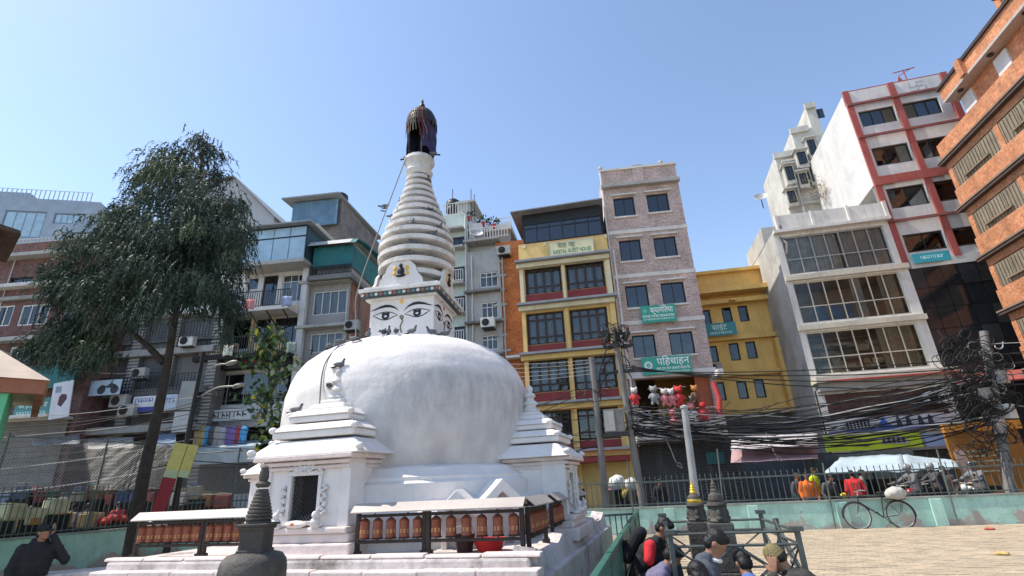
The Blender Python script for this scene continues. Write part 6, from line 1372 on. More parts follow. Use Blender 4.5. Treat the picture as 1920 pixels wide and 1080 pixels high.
def standpose(lean=.05, face=(0, -1, -.1), walk=.0, phone=False):
    P = Vector((0, 0, .92)); up = Vector((0, -math.sin(lean), math.cos(lean))); ch = P + up * .37; nk = ch + up * .16; hd = nk + (up + Vector((0, -.25, .2))).normalized() * .135
    J = dict(pelvis=P, chest=ch, neck=nk, head=hd, face=face, hup=Vector((0, -.1, 1)))
    for s, x in (('L', 1), ('R', -1)):
        sh = ch + up * .07 + Vector((x * .19, 0, 0)); hip = P + Vector((x * .09, 0, -.02)); kn = Vector((x * .1, -.04 + x * walk, .48)); an = Vector((x * .1, .02 + x * walk * 1.6, .08)); toe = an + Vector((x * .02, -.14, -.04))
        el = sh + Vector((x * .07, .05, -.27)); ha = el + Vector((-x * .03, -.12, -.22))
        J.update({'sh' + s: sh, 'el' + s: el, 'ha' + s: ha, 'hip' + s: hip, 'kn' + s: kn, 'an' + s: an, 'toe' + s: toe})
    return J
def ridepose(face=(0, -1, -.05)):
    J = sitpose(.12, .72, 0, face, 'knee', .34)
    for s, x in (('L', 1), ('R', -1)):
        J['ha' + s] = Vector((x * .3, -.55, 1.05)); J['el' + s] = (J['sh' + s] + J['ha' + s]) / 2 + Vector((x * .08, .02, -.08)); J['an' + s] = Vector((x * .18, -.22, .35)); J['kn' + s] = Vector((x * .2, -.42, .72)); J['toe' + s] = J['an' + s] + Vector((0, -.14, -.02))
    return J
def cl(name, c, **k): return mat('cloth_' + name, c, .85, .15, 7, bump=.25, bscale=35, **k)
def place(u, v, Y_, z): q = atY(u, v, Y_); return q
# --- seated men, right foreground
def seat_for(z, lean): return max(.06, z - (.11 + .53 * math.cos(lean) + .12))
def sitter(label, u, v, Y_, rot, lean, face, top, legs, **k):
    q = atY(u, v, Y_); J = sitpose(lean, seat_for(q.z, lean), k.pop('side', 0), face)
    pre = k.pop('pre', None)
    if pre: pre(J)
    return person(label, (q.x, q.y, q.z - J['head'].z), rot, J, top, legs, **k), J
m_grey_t = cl('grey_trousers', (.1, .1, .11)); m_dk_t = cl('dark_trousers', (.045, .045, .05))
sitter('man in blue shirt seated with head bowed, back to the camera', 1393, 1056, 5.5, R(185), .5, (.05, -1, -.6), cl('denim_blue', (.09, .17, .42)), m_grey_t, bulk=1.1, topname='shirt')
def hand_up(J): hd = J['head']; J['haL'] = hd + Vector((.115, -.03, -.13)); J['elL'] = J['haL'] + Vector((.10, -.12, -.24))
sitter('man in olive beanie and black coat seated with hand against his face', 1457, 1046, 5.3, R(235), .62, (-.1, -1, -.45), cl('charcoal_coat', (.05, .047, .045)), m_dk_t, pre=hand_up, hat='beanie', hatm=mat('olive_knit', (.2, .165, .075), .9, .25, 30, bump=.6, bscale=50), handinfo={'L': ((-.1, .05, 1), (.9, .4, 0), (0, -1, 0), .12, .12)}, bulk=1.18, topname='coat')
sitter('man in dark hooded jacket over white shirt looking down', 1342, 1018, 4.9, R(70), .42, (0, -1, -.9), cl('slate_hoodie', (.07, .078, .1)), m_grey_t, hood=True, collar=cl('white_shirt', (.7, .7, .7)), bulk=1.08)
sitter('man with only his dark hair showing at the bottom edge, below the hooded man', 1309, 1082, 4.7, R(185), .4, (0, -1, -.4), cl('black_jacket', (.02, .02, .022)), m_dk_t)
t, J = sitter('man in black jacket with red stripe and backpack bent forward by the green railing', 1245, 990, 6.5, R(60), .62, (0, -1, -.6), cl('black_jacket', (.02, .02, .022)), m_dk_t, bulk=1.05)
sh = J['shR']; el = J['elR']; b = MB(); capsule(b, sh + Vector((-.03, 0, .01)), el + Vector((-.03, 0, 0)), .070, .060, 10); b.build('red_sleeve_stripe', cl('red', (.62, .03, .04)), t, smooth=True)
c = J['chest']; bp = thing('backpack', 'black backpack on the man with the red stripe', 'backpack', t.location, R(60)); b = MB(); b.M = Matrix.Translation(c + Vector((0, .19, .08))) @ Matrix.Rotation(R(34), 4, 'X'); b.box(-.14, .14, -.07, .09, -.24, .18, top=(.85, .8)); b.build('bag', cl('black_nylon', (.018, .018, .02)), bp, bevel=.05); b = MB(); b.M = Matrix.Translation(c + Vector((0, .28, .06))) @ Matrix.Rotation(R(34), 4, 'X'); b.box(-.1, .1, 0, .05, -.18, .04); b.build('front_pocket', cl('black_nylon', (.018, .018, .02)), bp, bevel=.02)
sitter('person in grey violet top and pale trousers crouched beside the cage post', 1262, 1042, 6.2, R(75), .75, (0, -1, -.8), cl('grey_violet', (.17, .16, .26)), cl('cream_trousers', (.5, .47, .4)), topname='top')
0 and sitter('person in pale blue top sitting behind the left cage post', 1285, 1003, 7.0, R(40), .5, (.3, -1, -.5), cl('pale_blue', (.35, .42, .5)), m_dk_t, far=True, topname='top')
# --- man at the left, phone at his ear
q = atY(82, 998, 8.6); J = standpose(.12, (.55, -1, -.3))
hd = J['head']; J['haL'] = hd + Vector((.10, -.05, -.04)); J['elL'] = J['shL'] + Vector((.14, -.12, -.2)); 
off = hd.z - q.z
J2 = {k: Vector(v) for k, v in J.items()}
for s, x in (('L', 1), ('R', -1)):        # half seated on the low ledge: knees bent
    for k in J2:
        pass
dz = off
for k in list(J2):
    if k in ('face', 'hup'): continue
    if k[:2] in ('kn', 'an') or k[:3] == 'toe': continue
    J2[k] = J2[k] - Vector((0, -.22, dz))
for s, x in (('L', 1), ('R', -1)): J2['kn' + s] = Vector((x * .12, -.28, .47)); J2['an' + s] = Vector((x * .12, -.22, .08)); J2['toe' + s] = Vector((x * .13, -.37, .05))
t = person('man in black puffer jacket and cap holding a phone to his ear at the left', (q.x, q.y, 0), R(55), J2, cl('black_puffer', (.02, .021, .024)), cl('dark_trousers', (.045, .045, .05)), hat='cap', hatm=cl('black_cap', (.015, .015, .017)), hood=True, bulk=1.15, handinfo={'L': ((0, -.25, 1), (1, 0, 0), (0, -1, 0), .35)})
ph = J2['haL'] + Vector((-.02, -.02, .07)); b = MB(); b.box(-.006, .006, -.036, .036, -.07, .07); o = b.build('mobile_phone', mat('phone_glass', (.25, .26, .28), .2), bevel=.004, label='mobile phone held to the ear of the man at the left', cat='phone'); o.parent = None; o.matrix_world = Matrix.Translation(t.location) @ Matrix.Rotation(R(55), 4, 'Z') @ Matrix.Translation(ph) @ Matrix.Rotation(R(-15), 4, 'X')
sb = thing('stone_block', 'low mossy stone block beside the man at the left', 'stone', (q.x + .15, q.y + .25, 0), R(20)); b = MB(); b.box(-.6, .9, -.1, .45, 0, .62); b.build('block', m_grime, sb, bevel=.03)
bk = J2['chest']; 
# --- people and motorbikes in the street behind the fence
def street(u, v, o_):
    d = ray(u, v); t_ = (WP.dot(WN) + o_) / d.dot(WN); return EYEP + d * t_
def bike_at(label, p, rz, col):
    t = thing('motorbike', label, 'motorbike', (p.x, p.y, -.01), rz, 'motorbikes in the street'); mk = mat('bike_' + label[:6], col, .35, .1, 4, spec=.6)
    for y in (-.62, .62):
        b = MB(); n = 20; b.tube([(0, y + .29 * math.cos(6.2832 * k / n), .3 + .29 * math.sin(6.2832 * k / n)) for k in range(n + 1)], .045, 6); w_ = b.build('wheel', m_black, t, smooth=True); b = MB(); b.lathe([(.05, -.04), (.05, .04)], 10); b.build('hub', m_frame_a, w_, loc=(0, y, .3), rot=(0, R(90), 0))
    b = MB(); capsule(b, (0, -.25, .78), (0, .1, .74), .14, .11); capsule(b, (0, -.1, .5), (0, .25, .55), .15, .12); remesh(b, 'tank', mk, t, .03, 2)
    b = MB(); capsule(b, (0, .15, .80), (0, .65, .84), .1, .09); remesh(b, 'seat', m_black, t, .03, 2)
    b = MB(); b.tube([(-.34, -.38, 1.02), (-.1, -.5, 1.0), (.1, -.5, 1.0), (.34, -.38, 1.02)], .018, 6); b.tube([(0, -.5, 1.0), (0, -.64, .3)], .03, 6); b.build('handlebar', m_frame_a, t)
    b = MB(); b.ball((0, -.6, .88), (.1, .08, .1), 10, 8); b.build('headlight', mat('lamp_glass', (.6, .6, .58), .2), t, smooth=True)
    for sx in (-1, 1): b = MB(); b.tube([(sx * .25, -.42, 1.03), (sx * .3, -.42, 1.2)], .008, 5); b.ball((sx * .3, -.42, 1.23), (.05, .015, .035), 8, 6); b.build('mirror', m_black, t)
    return t
riders = [(1718, 912, 1.9, 90, 'rider in grey jacket and helmet steering a motorbike with arm out', (.16, .16, .17), (.3, .31, .32), (.3, .02, .03)), (1763, 914, 2.4, 80, 'rider in dark jacket and grey helmet just behind the thin pole', (.08, .08, .09), (.35, .36, .36), (.05, .05, .06)), (1842, 913, 1.7, 95, 'rider with dark helmet in front of the orange shop board', (.18, .18, .19), (.06, .06, .07), (.1, .1, .12))]
for u, v, o_, rz, lb, c1, c2, c3 in riders:
    p = street(u, v, o_); J = ridepose(); person(lb, (p.x, p.y, 0), R(rz + 180), J, anchor=False, top=cl('rider_%d' % u, c1), legs=cl('dark_trousers', (.045, .045, .05)), hat='helmet', hatm=mat('helmet_%d' % u, c2, .3, .1, 3, spec=.6), far=True, vox=.026)
    bike_at({1718: 'red motorbike under the rider with outstretched arm', 1763: 'dark motorbike under the rider behind the thin pole', 1842: 'black motorbike before the orange shop board'}[u], p, R(rz + 180), c3)
walkers = [(1499, 915, 2.3, 30, 'person in dark grey walking behind the fence, left of the orange vest', (.09, .09, .1), None, None), (1517, 917, 2.0, -20, 'person in orange vest behind the iron fence', (.75, .17, .03), None, None), (1532, 912, 2.6, 40, 'person in fluorescent yellow jacket behind the iron fence', (.62, .75, .03), None, None), (1563, 918, 2.2, 10, 'person in grey coat bending near the yellow bag', (.12, .12, .13), None, None), (1604, 920, 2.0, 160, 'person in bright red jacket behind the bicycle', (.62, .03, .035), None, None), (1625, 922, 2.4, 60, 'person in black and white top beside the red jacket', (.2, .2, .2), None, None), (1777, 912, 2.2, -70, 'person in black and red jacket with white mask', (.06, .05, .05), 'mask', (.75, .75, .75)), (1152, 925, 3.5, 30, 'person in pink violet top by the wrapped bundles', (.45, .2, .4), None, None), (1240, 930, 4.2, 20, 'person in black with orange scarf by the dark shutter', (.03, .03, .03), None, None)]
for u, v, o_, rz, lb, c, hat, hm in walkers:
    p = street(u, v, o_); J = standpose(.08 if u != 1563 else .6, (0, -1, -.2), .06); dz_ = min(.0, v * 0)
    person(lb, (p.x, p.y, -.18 if u != 1532 else -.05), R(rz), J, cl('walk_%d' % u, c), cl('jeans', (.05, .06, .1)), far=True, vox=.028, hat=hat, hatm=mat('mask_white', hm) if hm else None)
wl_left = [(60, 950, 3.0, (.12, .09, .08), 'vendor in brown among the boxes behind the left fence'), (165, 955, 3.2, (.05, .05, .06), 'person in black behind the left iron fence'), (222, 950, 3.6, (.4, .05, .06), 'person in red behind the fence left of the tree trunk'), (140, 948, 4.2, (.25, .22, .2), 'person in grey brown passing behind the left fence')]
for u, v, d_, c, lb in wl_left:
    q = atY(u, v, 17.5 + d_ * .4); J = standpose(.05, (0, -1, 0), .05); person(lb, (q.x, q.y, -.05), R(30 + u), J, cl('left_%d' % u, c), cl('jeans', (.05, .06, .1)), far=True, vox=.03)
# ================================================================== BICYCLE
bc = thing('bicycle', 'old black bicycle with a white sack leaning on the teal wall', 'bicycle', WP + WD * .08 - WN * .3, math.atan2(WD.y, WD.x)); bc.rotation_euler = (R(-7), 0, math.atan2(WD.y, WD.x))
m_bk = mat('bicycle_black', (.04, .04, .042), .5, .3, 6, metal=.3, dirt=(.16, .1, .06), dirtamt=.4); m_ty = mat('tyre_rubber', (.06, .058, .055), .85, .2, 8)
WR = .335
for x in (-.52, .55):
    w_ = bpy.data.objects.new('wheel', None); COL.objects.link(w_); w_.parent = bc; w_.location = (x, 0, WR); w_.empty_display_size = .1; n = 36
    b = MB(); b.tube([(WR * math.cos(6.28319 * k / n), 0, WR * math.sin(6.28319 * k / n)) for k in range(n + 1)], .017, 8, cap=False); b.build('tyre', m_ty, w_, smooth=True)
    b = MB(); b.tube([((WR - .025) * math.cos(6.28319 * k / n), 0, (WR - .025) * math.sin(6.28319 * k / n)) for k in range(n + 1)], .011, 6, cap=False); b.build('rim', m_wire, w_, smooth=True)
    b = MB()
    for k in range(28): a = 6.28319 * k / 28; a2 = a + (.5 if k % 2 else -.5); b.tube([(.02 * math.cos(a2), .025 * (1 if k % 4 < 2 else -1), .02 * math.sin(a2)), ((WR - .03) * math.cos(a), 0, (WR - .03) * math.sin(a))], .0018, 3, cap=False)
    o = b.build('spokes', m_wire, w_); o['kind'] = 'stuff'
    b = MB(); b.tube([(0, -.04, 0), (0, .04, 0)], .022, 8); b.build('hub', m_wire, w_)
    b = MB(); b.tube([((WR + .03) * math.cos(R(k)), 0, (WR + .03) * math.sin(R(k))) for k in (range(20, 200, 12) if x < 0 else range(-10, 170, 12))], .014, 5); b.build('mudguard', m_bk, w_)
BBx = (.12, 0, .28); seatT = (.22, 0, .80); headT = (-.36, 0, .84); headB = (-.39, 0, .70); rear = (.55, 0, WR); frt = (-.52, 0, WR)
b = MB()
for p0, p1, r in ((BBx, seatT, .015), (seatT, headT, .013), (BBx, headB, .016), (headT, headB, .018), (BBx, rear, .01), (seatT, rear, .009)): b.tube([p0, p1], r, 8)
b.build('frame', m_bk, bc, smooth=True); b = MB(); b.tube([headB, (-.45, 0, .5), frt], .012, 8); b.build('fork', m_bk, bc, smooth=True)
b = MB(); b.tube([headT, (-.34, 0, .95)], .012, 6); b.tube([(-.22, -.26, .95), (-.34, -.22, .97), (-.36, 0, .95), (-.34, .22, .97), (-.22, .26, .95)], .011, 6); b.build('handlebar', m_wire, bc, smooth=True)
b = MB(); b.ball((.24, 0, .90), (.13, .075, .04), 12, 6); b.tube([(.22, 0, .8), (.24, 0, .89)], .012, 6); b.build('saddle', m_black, bc, smooth=True)
b = MB(); b.tube([(.12, -.05, .28), (.22, -.05, .14)], .009, 6); b.tube([(.12, .05, .28), (.02, .05, .42)], .009, 6); b.box(.19, .27, -.12, -.05, .125, .145); b.box(-.03, .05, .05, .12, .41, .43); b.lathe([(.085, 0), (.085, .006)], 18, c=(0, 0, 0)); b.build('crank', m_bk, bc)
b = MB(); b.tube([(.3, .06, .72), (.78, .06, .72)], .007, 5); b.tube([(.3, -.06, .72), (.78, -.06, .72)], .007, 5); b.tube([(.7, .06, .72), (.55, .04, WR)], .007, 5); b.tube([(.7, -.06, .72), (.55, -.04, WR)], .007, 5); b.build('carrier', m_bk, bc)
sk = thing('sack', 'white plastic sack tied on the bicycle carrier', 'sack', WP + WD * .66 - WN * .28 + Vector((0, 0, .82)), math.atan2(WD.y, WD.x)); b = MB(); b.ball((0, 0, .06), (.26, .16, .17), 16, 10); b.ball((-.2, 0, .02), (.1, .1, .1), 8, 6); o = remesh(b, 'bag', mat('sack_plastic', (.45, .44, .41), .6, .15, 5, bump=.6, bscale=12), sk, .03, 2)
for v_ in o.data.vertices: v_.co += v_.normal * .02 * mnoise.noise(v_.co * 9)
# ================================================================== PIGEONS
m_pig = mat('pigeon_grey', (.13, .135, .15), .7, .3, 20); m_pigh = mat('pigeon_neck', (.035, .05, .05), .4, .3, 20)
pg0 = None
def pigeon(label, p, rz, s=.74):
    global pg0
    if pg0 is None:
        t = thing('pigeon', label, 'pigeon', p, rz, 'pigeons on the stupa')
        b = MB(); b.ball((0, 0, .085), (.05, .095, .055), 10, 8); b.M = Matrix.Translation((0, -.075, .13)); b.ball((0, 0, 0), (.03, .034, .05), 8, 6); b.M = None; remesh(b, 'body', m_pig, t, .012, 2)
        b = MB(); b.ball((0, -.095, .175), (.022, .026, .024), 8, 6); b.build('head', m_pigh, t, smooth=True); b = MB(); b.tube([(0, -.115, .172), (0, -.137, .166)], [.006, .001], 5); b.build('beak', m_black, t)
        b = MB(); b.prism([(-.028, .07), (.028, .07), (.036, .2), (-.036, .2)], 'z', .06, .072); b.build('tail', m_pigh, t, rot=(R(-8), 0, 0))
        for sx in (-1, 1): b = MB(); b.ball((sx * .042, .03, .09), (.014, .1, .038), 8, 6); b.build('wing', m_pig, t, smooth=True); b = MB(); b.tube([(sx * .018, 0, .045), (sx * .018, -.005, 0)], .004, 5); b.build('leg', mat('pigeon_leg', (.4, .1, .09), .7), t)
        pg0 = t; t.scale = (s,) * 3; return t
    t = copy_tree(pg0); t['label'] = label; t.location = p; t.rotation_euler = (0, 0, rz); return t
def dome_z(x, y):
    r = (Vector((x, y, 0)) - SC_C).length
    for (r1, z1), (r2, z2) in zip(prof_d, prof_d[1:]):
        if r2 <= r <= r1: return z2 + (z1 - z2) * (r - r2) / (r1 - r2)
    return 4.09
prof_d = [(2.105, 2.8), (2.085, 3.03), (2.03, 3.25), (1.94, 3.45), (1.8, 3.63), (1.6, 3.79), (1.36, 3.91), (1.07, 4.0), (.75, 4.06), (.4, 4.09), (0, 4.095)]
ords = ['first', 'second', 'third', 'fourth', 'fifth', 'sixth', 'seventh', 'eighth', 'ninth', 'tenth', 'eleventh', 'twelfth']
for k, u in enumerate((618, 640, 662, 690, 718, 728, 742, 773, 808, 836)):
    d = ray(u, 640); hd_ = Vector((d.x, d.y)).normalized(); c2 = Vector((SC_C.x, SC_C.y)); tt = c2.dot(hd_); perp2 = (c2 - hd_ * tt).length_squared
    rr2 = 1.30 ** 2 if abs(u - 770) < 95 else 1.62 ** 2
    if perp2 >= rr2: rr2 = perp2 + .02
    tt -= math.sqrt(rr2 - perp2); x, y = hd_.x * tt, hd_.y * tt
    pigeon('pigeon on the dome top, %s from the left' % ords[k], (x, y, dome_z(x, y) - .005), R((40, 100, 250, 30, 170, 20, 200, 60, 300, 90)[k]))
yc_ = -2.03; f_ = loc_st(-.12, yc_, 3.27); pigeon('pigeon perched on the tip of the front shrine', f_, R(70)); pigeon('pigeon clinging to the side of the front shrine finial', loc_st(-.24, yc_ - .05, 2.97), R(200)); pigeon('pigeon at the left roof edge of the front shrine', loc_st(-.62, yc_ - .2, 2.64), R(80))
rn = random.Random(31)
for k, (ri, a, rd) in enumerate(((11, 350, 1), (9, 200, 1), (6, 218, 1), (6, 315, 1), (4, 285, 1), (4, 338, 1), (3, 322, 1), (2, 290, 1), (1, 280, 1))):
    z = ringz[ri] + .1 - .003 * ri; r = ringr[ri] * .88; A = R(a) ; p = SC_C + Matrix.Rotation(PL_A, 3, 'Z') @ Vector((.05 + r * math.cos(A), r * math.sin(A), 0))
    pigeon('pigeon sitting on the spire rings, %s from the top' % (ords + ['thirteenth', 'fourteenth', 'fifteenth'])[k], (p.x, p.y, z), R(rn.uniform(0, 360)))
for k, (dx, dy) in enumerate(((-.27, -.1), (.3, -.05))): p = SC_C + Matrix.Rotation(PL_A, 3, 'Z') @ Vector((.09 + dx, dy, 0)); pigeon(('pigeon on the left rim of the lotus collar', 'pigeon on the right rim of the lotus collar')[k], (p.x, p.y, 8.15), R(90 + 180 * k))
q = atY(722, 391, 9.5); t = pigeon('pigeon flying left of the spire with wings raised', q, R(120)); 
for ch_ in t.children:
    if ch_.name.startswith('wing'): ch_.rotation_euler = (R(10), R(70 if 'wing' == ch_.name.split('.')[0] else 0), 0); ch_.scale = (1, 1, 2.4)
# ================================================================== POWER POLES AND CABLES
m_pole = mat('concrete_pole', (.18, .172, .165), .85, .15, 3, streak=.4, bump=.3); m_cab = mat('black_cable', (.02, .02, .021), .6, .1); m_cab2 = mat('grey_white_cable', (.42, .42, .4), .6, .1); m_cer = mat('insulator_brown', (.10, .06, .05), .3, .2)
def wpt(s, o, z): p = WP + WD * s + WN * o; return Vector((p.x, p.y, z))
def pole(label, base, top, r0, r1):
    t = thing('power_pole', label, 'pole', base); b = MB(); b.tube([Vector((0, 0, 0)), top - base], [r0, r1], 10); b.build('shaft', m_pole, t, smooth=True); return t
P1b, P1t = wpt(-7.28, .45, 0), wpt(-7.25, .45, 5.6); P2b, P2t = wpt(-6.1, .45, 0), wpt(-6.38, .45, 6.6)
RPb, RPt = wpt(3.75, .7, 0), wpt(4.72, .7, 5.3)
p1 = pole('left of the twin concrete power poles beside the stupa', P1b, P1t, .13, .10); p2 = pole('right of the twin power poles, with insulators and switchgear on top', P2b, P2t, .13, .09); p3 = pole('leaning power pole tangled in cables at the right edge', RPb, RPt, .15, .11)
for z in (5.0, 5.9, 6.35):                                            # cross arms
    b = MB(); b.box(-.75 if z < 5.5 else -.45, .55, -.04, .04, z - .04, z + .04); b.build('cross_arm', m_rail, p2, loc=((P2t - P2b) * (z / 6.6)) * Vector((1, 1, 0)).length * 0 + Vector(((P2t.x - P2b.x) * z / 6.6, (P2t.y - P2b.y) * z / 6.6, 0)), rot=math.atan2(WD.y, WD.x))
rn = random.Random(77)
for k in range(9):
    z = (6.39, 6.39, 6.39, 6.39, 5.94, 5.94, 5.94, 5.04, 5.04)[k]; x = (-.42, -.2, .2, .48, -.4, .0, .5, -.6, .45)[k]; c = Vector(((P2t.x - P2b.x) * z / 6.6, (P2t.y - P2b.y) * z / 6.6, z)) + WD * x
    b = MB(); b.lathe([(.02, 0), (.05, .03), (.03, .05), (.055, .08), (.03, .1), (.05, .13), (.02, .18)], 10); b.build('insulator', m_cer, p2, loc=c, smooth=True)
for k in range(3):
    z = 6.0; c = Vector(((P2t.x - P2b.x) * z / 6.6, (P2t.y - P2b.y) * z / 6.6, z + .1)) + WD * (-.3 + .3 * k); b = MB(); b.box(-.05, .05, -.12, .12, 0, .3); b.build('fuse_switch', m_rail, p2, loc=c, rot=(.3 * k, .2, .4))
def coil(parent, c, n, R_, seed, m=None, spread=.35, name='cable_tangle'):
    r_ = random.Random(seed); b = MB()
    for k in range(n):
        q = c + Vector((r_.uniform(-spread, spread), r_.uniform(-.25, .1), r_.uniform(-spread, spread))); rr = r_.uniform(.3, 1) * R_; a0 = r_.uniform(0, 6); ex = Vector((1, 0, r_.uniform(-.5, .5))).normalized(); ey = Vector((r_.uniform(-.4, .4), r_.uniform(-.6, .6), 1)).normalized(); t1 = r_.uniform(3, 8)
        b.tube([q + ex * rr * math.cos(a0 + t1 * i / 14) * (1 + .15 * math.sin(i)) + ey * rr * .8 * math.sin(a0 + t1 * i / 14) for i in range(15)], r_.uniform(.008, .016), 5)
    o = b.build(name, m or m_cab, parent, smooth=True); o['kind'] = 'stuff'; return o
dr = (RPt - RPb) / 5.3
for k, z in enumerate((2.3, 2.7, 3.1, 3.5, 3.9, 4.3, 4.7)): coil(p3, dr * z + Vector((-.3 if k % 2 else -.8, -.1, 0)), 24, .4, 40 + k, spread=.6)
for k, z in enumerate((3.0, 3.8, 4.5)): coil(p3, dr * z, 6, .3, 60 + k, m_cab2)
coil(p2, Vector(((P2t.x - P2b.x) * .5, 0, 3.15)), 9, .22, 5, spread=.15); coil(p2, Vector(((P2t.x - P2b.x) * .97, 0, 6.25)), 26, .35, 6, spread=.3); coil(p1, Vector((.2, 0, 4.3)), 4, .35, 7)
for z, x in ((3.4, -.35), (2.9, .25), (3.9, .2), (2.5, -.1)):
    b = MB(); b.box(-.16, .16, -.1, .08, -.2, .2); b.build('junction_box', m_frame_a if z != 2.9 else m_frame_w, p3, loc=dr * z + Vector((x, -.1, 0)), rot=(0, .2 * x, .3))
tb = thing('transformer_box', 'grey metal switch box hung between the twin power poles', 'electrical box', wpt(-6.72, .3, 3.35), math.atan2(WD.y, WD.x)); b = MB(); b.box(-.33, .33, -.15, .2, -.35, .4); b.build('cabinet', m_conc_d, tb, bevel=.02); b = MB(); b.box(-.3, .02, -.165, -.15, -.3, .35); b.build('door', m_conc, tb); b = MB(); b.box(-.4, .45, -.2, .25, -.46, -.36); b.build('bracket', m_rail, tb)
# cables: every one its own object
def cable(P, Q, sag, label, group, r=.012, m=None, wig=0., n=18, seed=0):
    P, Q = Vector(P), Vector(Q); pts = []
    for k in range(n + 1):
        t_ = k / n; p = P.lerp(Q, t_) - Vector((0, 0, sag * 4 * t_ * (1 - t_)))
        if wig: p += Vector((0, wig * mnoise.noise((t_ * 6, seed, 0)), wig * mnoise.noise((t_ * 7, seed, 5))))
        pts.append(p - P)
    b = MB(); b.tube(pts, r, 5); return b.build('overhead_cable', m or m_cab, None, loc=P, smooth=True, label=label, cat='cable', group=group)
g1 = 'cables between the twin poles and the right pole'; l1 = 'black cable sagging across the street between twin poles and leaning right pole'
for k in range(44):
    za = rn.choice((3.0, 3.1, 3.2, 3.35, 3.6, 3.8)) + rn.uniform(-.06, .06); zb = rn.uniform(2.5, 4.4)
    cable(wpt(-6.25, .45 + rn.uniform(-.1, .15), za), wpt(3.75 + zb * .18, .7 + rn.uniform(-.15, .2), zb), rn.uniform(.15, 1.15) * (.6 + .4 * (za > 3.1)), l1, g1, rn.uniform(.009, .022), m_cab if rn.random() < .9 else m_cab2, .12, seed=k)
for k in range(4): cable(P2t + Vector((0, 0, -1.55 + .08 * k)), wpt(16, 2, 6.0 - .3 * k), .9 + .2 * k, 'thick black cable crossing high before the ochre and glass buildings', 'high cables running off to the right', .018)
for k in range(9): cable(wpt(4.5 + .02 * k, .7, 4.9 - .3 * k), wpt(12, -1 + .6 * k, 5.5 - .3 * k), rn.uniform(.1, .5), 'cable leaving the leaning right pole past the orange building', 'cables leaving to the right', rn.uniform(.008, .016), m_cab if k % 3 else m_cab2, .05, seed=k + 50)
for k in range(16):
    za = rn.uniform(2.2, 4.9); q = C_ + BD * rn.uniform(3, 7); cable(wpt(-7.27, .4, za), Vector((q.x, q.y + rn.uniform(0, 1.5), rn.uniform(2.6, 4.4))), rn.uniform(.1, .7), 'black cable running left from the twin poles behind the stupa', 'cables behind the stupa', rn.uniform(.007, .014), m_cab, .08, seed=k + 80)
for k in range(5): a = R(20 * k); cable(P1t + Vector((.0, -.1, -.1 - .12 * k)), Vector((-4.5, 23.6, 7.4 - .25 * k)), .25, 'thin pale wire from the left twin pole to the guest house side', 'thin pale wires to the guest house', .007, m_cab2)
for k in range(14):
    cable(wpt(-6.2, .4, 3.0 + rn.uniform(-.2, .9)), wpt(-4.2 + rn.uniform(-1.5, 4), 5.2 + rn.uniform(0, 1), rn.uniform(3.0, 4.4)), rn.uniform(.15, .7), 'service cable from the right twin pole to the shop fronts', 'service cables to the shops', rn.uniform(.006, .013), m_cab, .1, seed=k + 140)
for k in range(3):
    P = wpt(-7.1, .4, 4.1 + .25 * k); b = MB(); pts = [Vector((0, 0, 0)), Vector((.1, -.1, .55)), Vector((.45, -.1, .9 + .2 * k)), Vector((.95, -.1, .95 + .25 * k)), Vector((1.15, 0, .7 + .2 * k))]; b.tube(smoothpath(pts), .022, 6); b.build('looped_cable', m_cab, None, loc=P, smooth=True, label=('lowest', 'middle', 'topmost')[k] + ' thick cable loop arching between the twin poles', cat='cable', group='cable loops on the twin poles')
# white stray wires hanging over the shutter
for k, (u, v, L_) in enumerate(((1250, 826, .75), (1431, 800, 1.0))):
    P = atY(u, v, 19.5); b = MB(); pts = [Vector((0, 0, 0)), Vector((.1, 0, -L_ * .4)), Vector((.22, 0, -L_)), Vector((.36, 0, -L_ - .05)), Vector((.4, 0, -L_ - .22)), Vector((.25, 0, -L_ - .12))]; b.tube(smoothpath(pts), .014, 5); b.build('dangling_wire', m_cab2, None, loc=P, smooth=True, label=('white wire end dangling before the dark shutter', 'white wire end dangling before the pink awning')[k], cat='wire')
# ---- left pole with street lamps
LB = atY(331, 925, 16.3); LT = atY(382, 660, 16.3); LB.z = 0
lpz = LT.z; ps = thing('street_lamp', 'dark street lamp pole with two arms beside the tree', 'street lamp', LB); b = MB(); b.tube([(0, 0, 0), (LT.x - LB.x, 0, lpz)], [.1, .06], 10); b.build('shaft', m_rail, ps, smooth=True)
for k, (u, v, v0) in enumerate(((443, 724, 742), (430, 682, 700))):
    e = atY(u, v, 15.7) - LB; s_ = atY(378 if k == 0 else 384, v0, 16.3) - LB; m_l = mat('lamp_grey', (.35, .36, .35), .5, .1)
    b = MB(); b.tube(smoothpath([s_, s_.lerp(e, .45) + Vector((0, 0, .12)), e]), .03, 6); b.build('arm', m_l, ps, smooth=True); b = MB(); dd = (e - s_).normalized(); b.M = Matrix.Translation(e + dd * .1) @ dd.to_track_quat('X', 'Z').to_matrix().to_4x4(); b.ball((0, 0, 0), (.28, .1, .07), 12, 6); b.build('lamp_head', m_l, ps, smooth=True)
g2 = 'cables over the left street'
for k in range(16):
    zz = 2.6 + .14 * k + rn.uniform(-.05, .05); cable(Vector((-24, 15.5 + rn.uniform(-1, 2), zz + rn.uniform(-.4, .4))), LB + Vector((.35 * zz / 5, 0, zz)), rn.uniform(.2, .8), 'black cable sagging over the left street to the lamp pole', g2, rn.uniform(.008, .016), m_cab if k % 5 else m_cab2, .06, seed=k + 200)
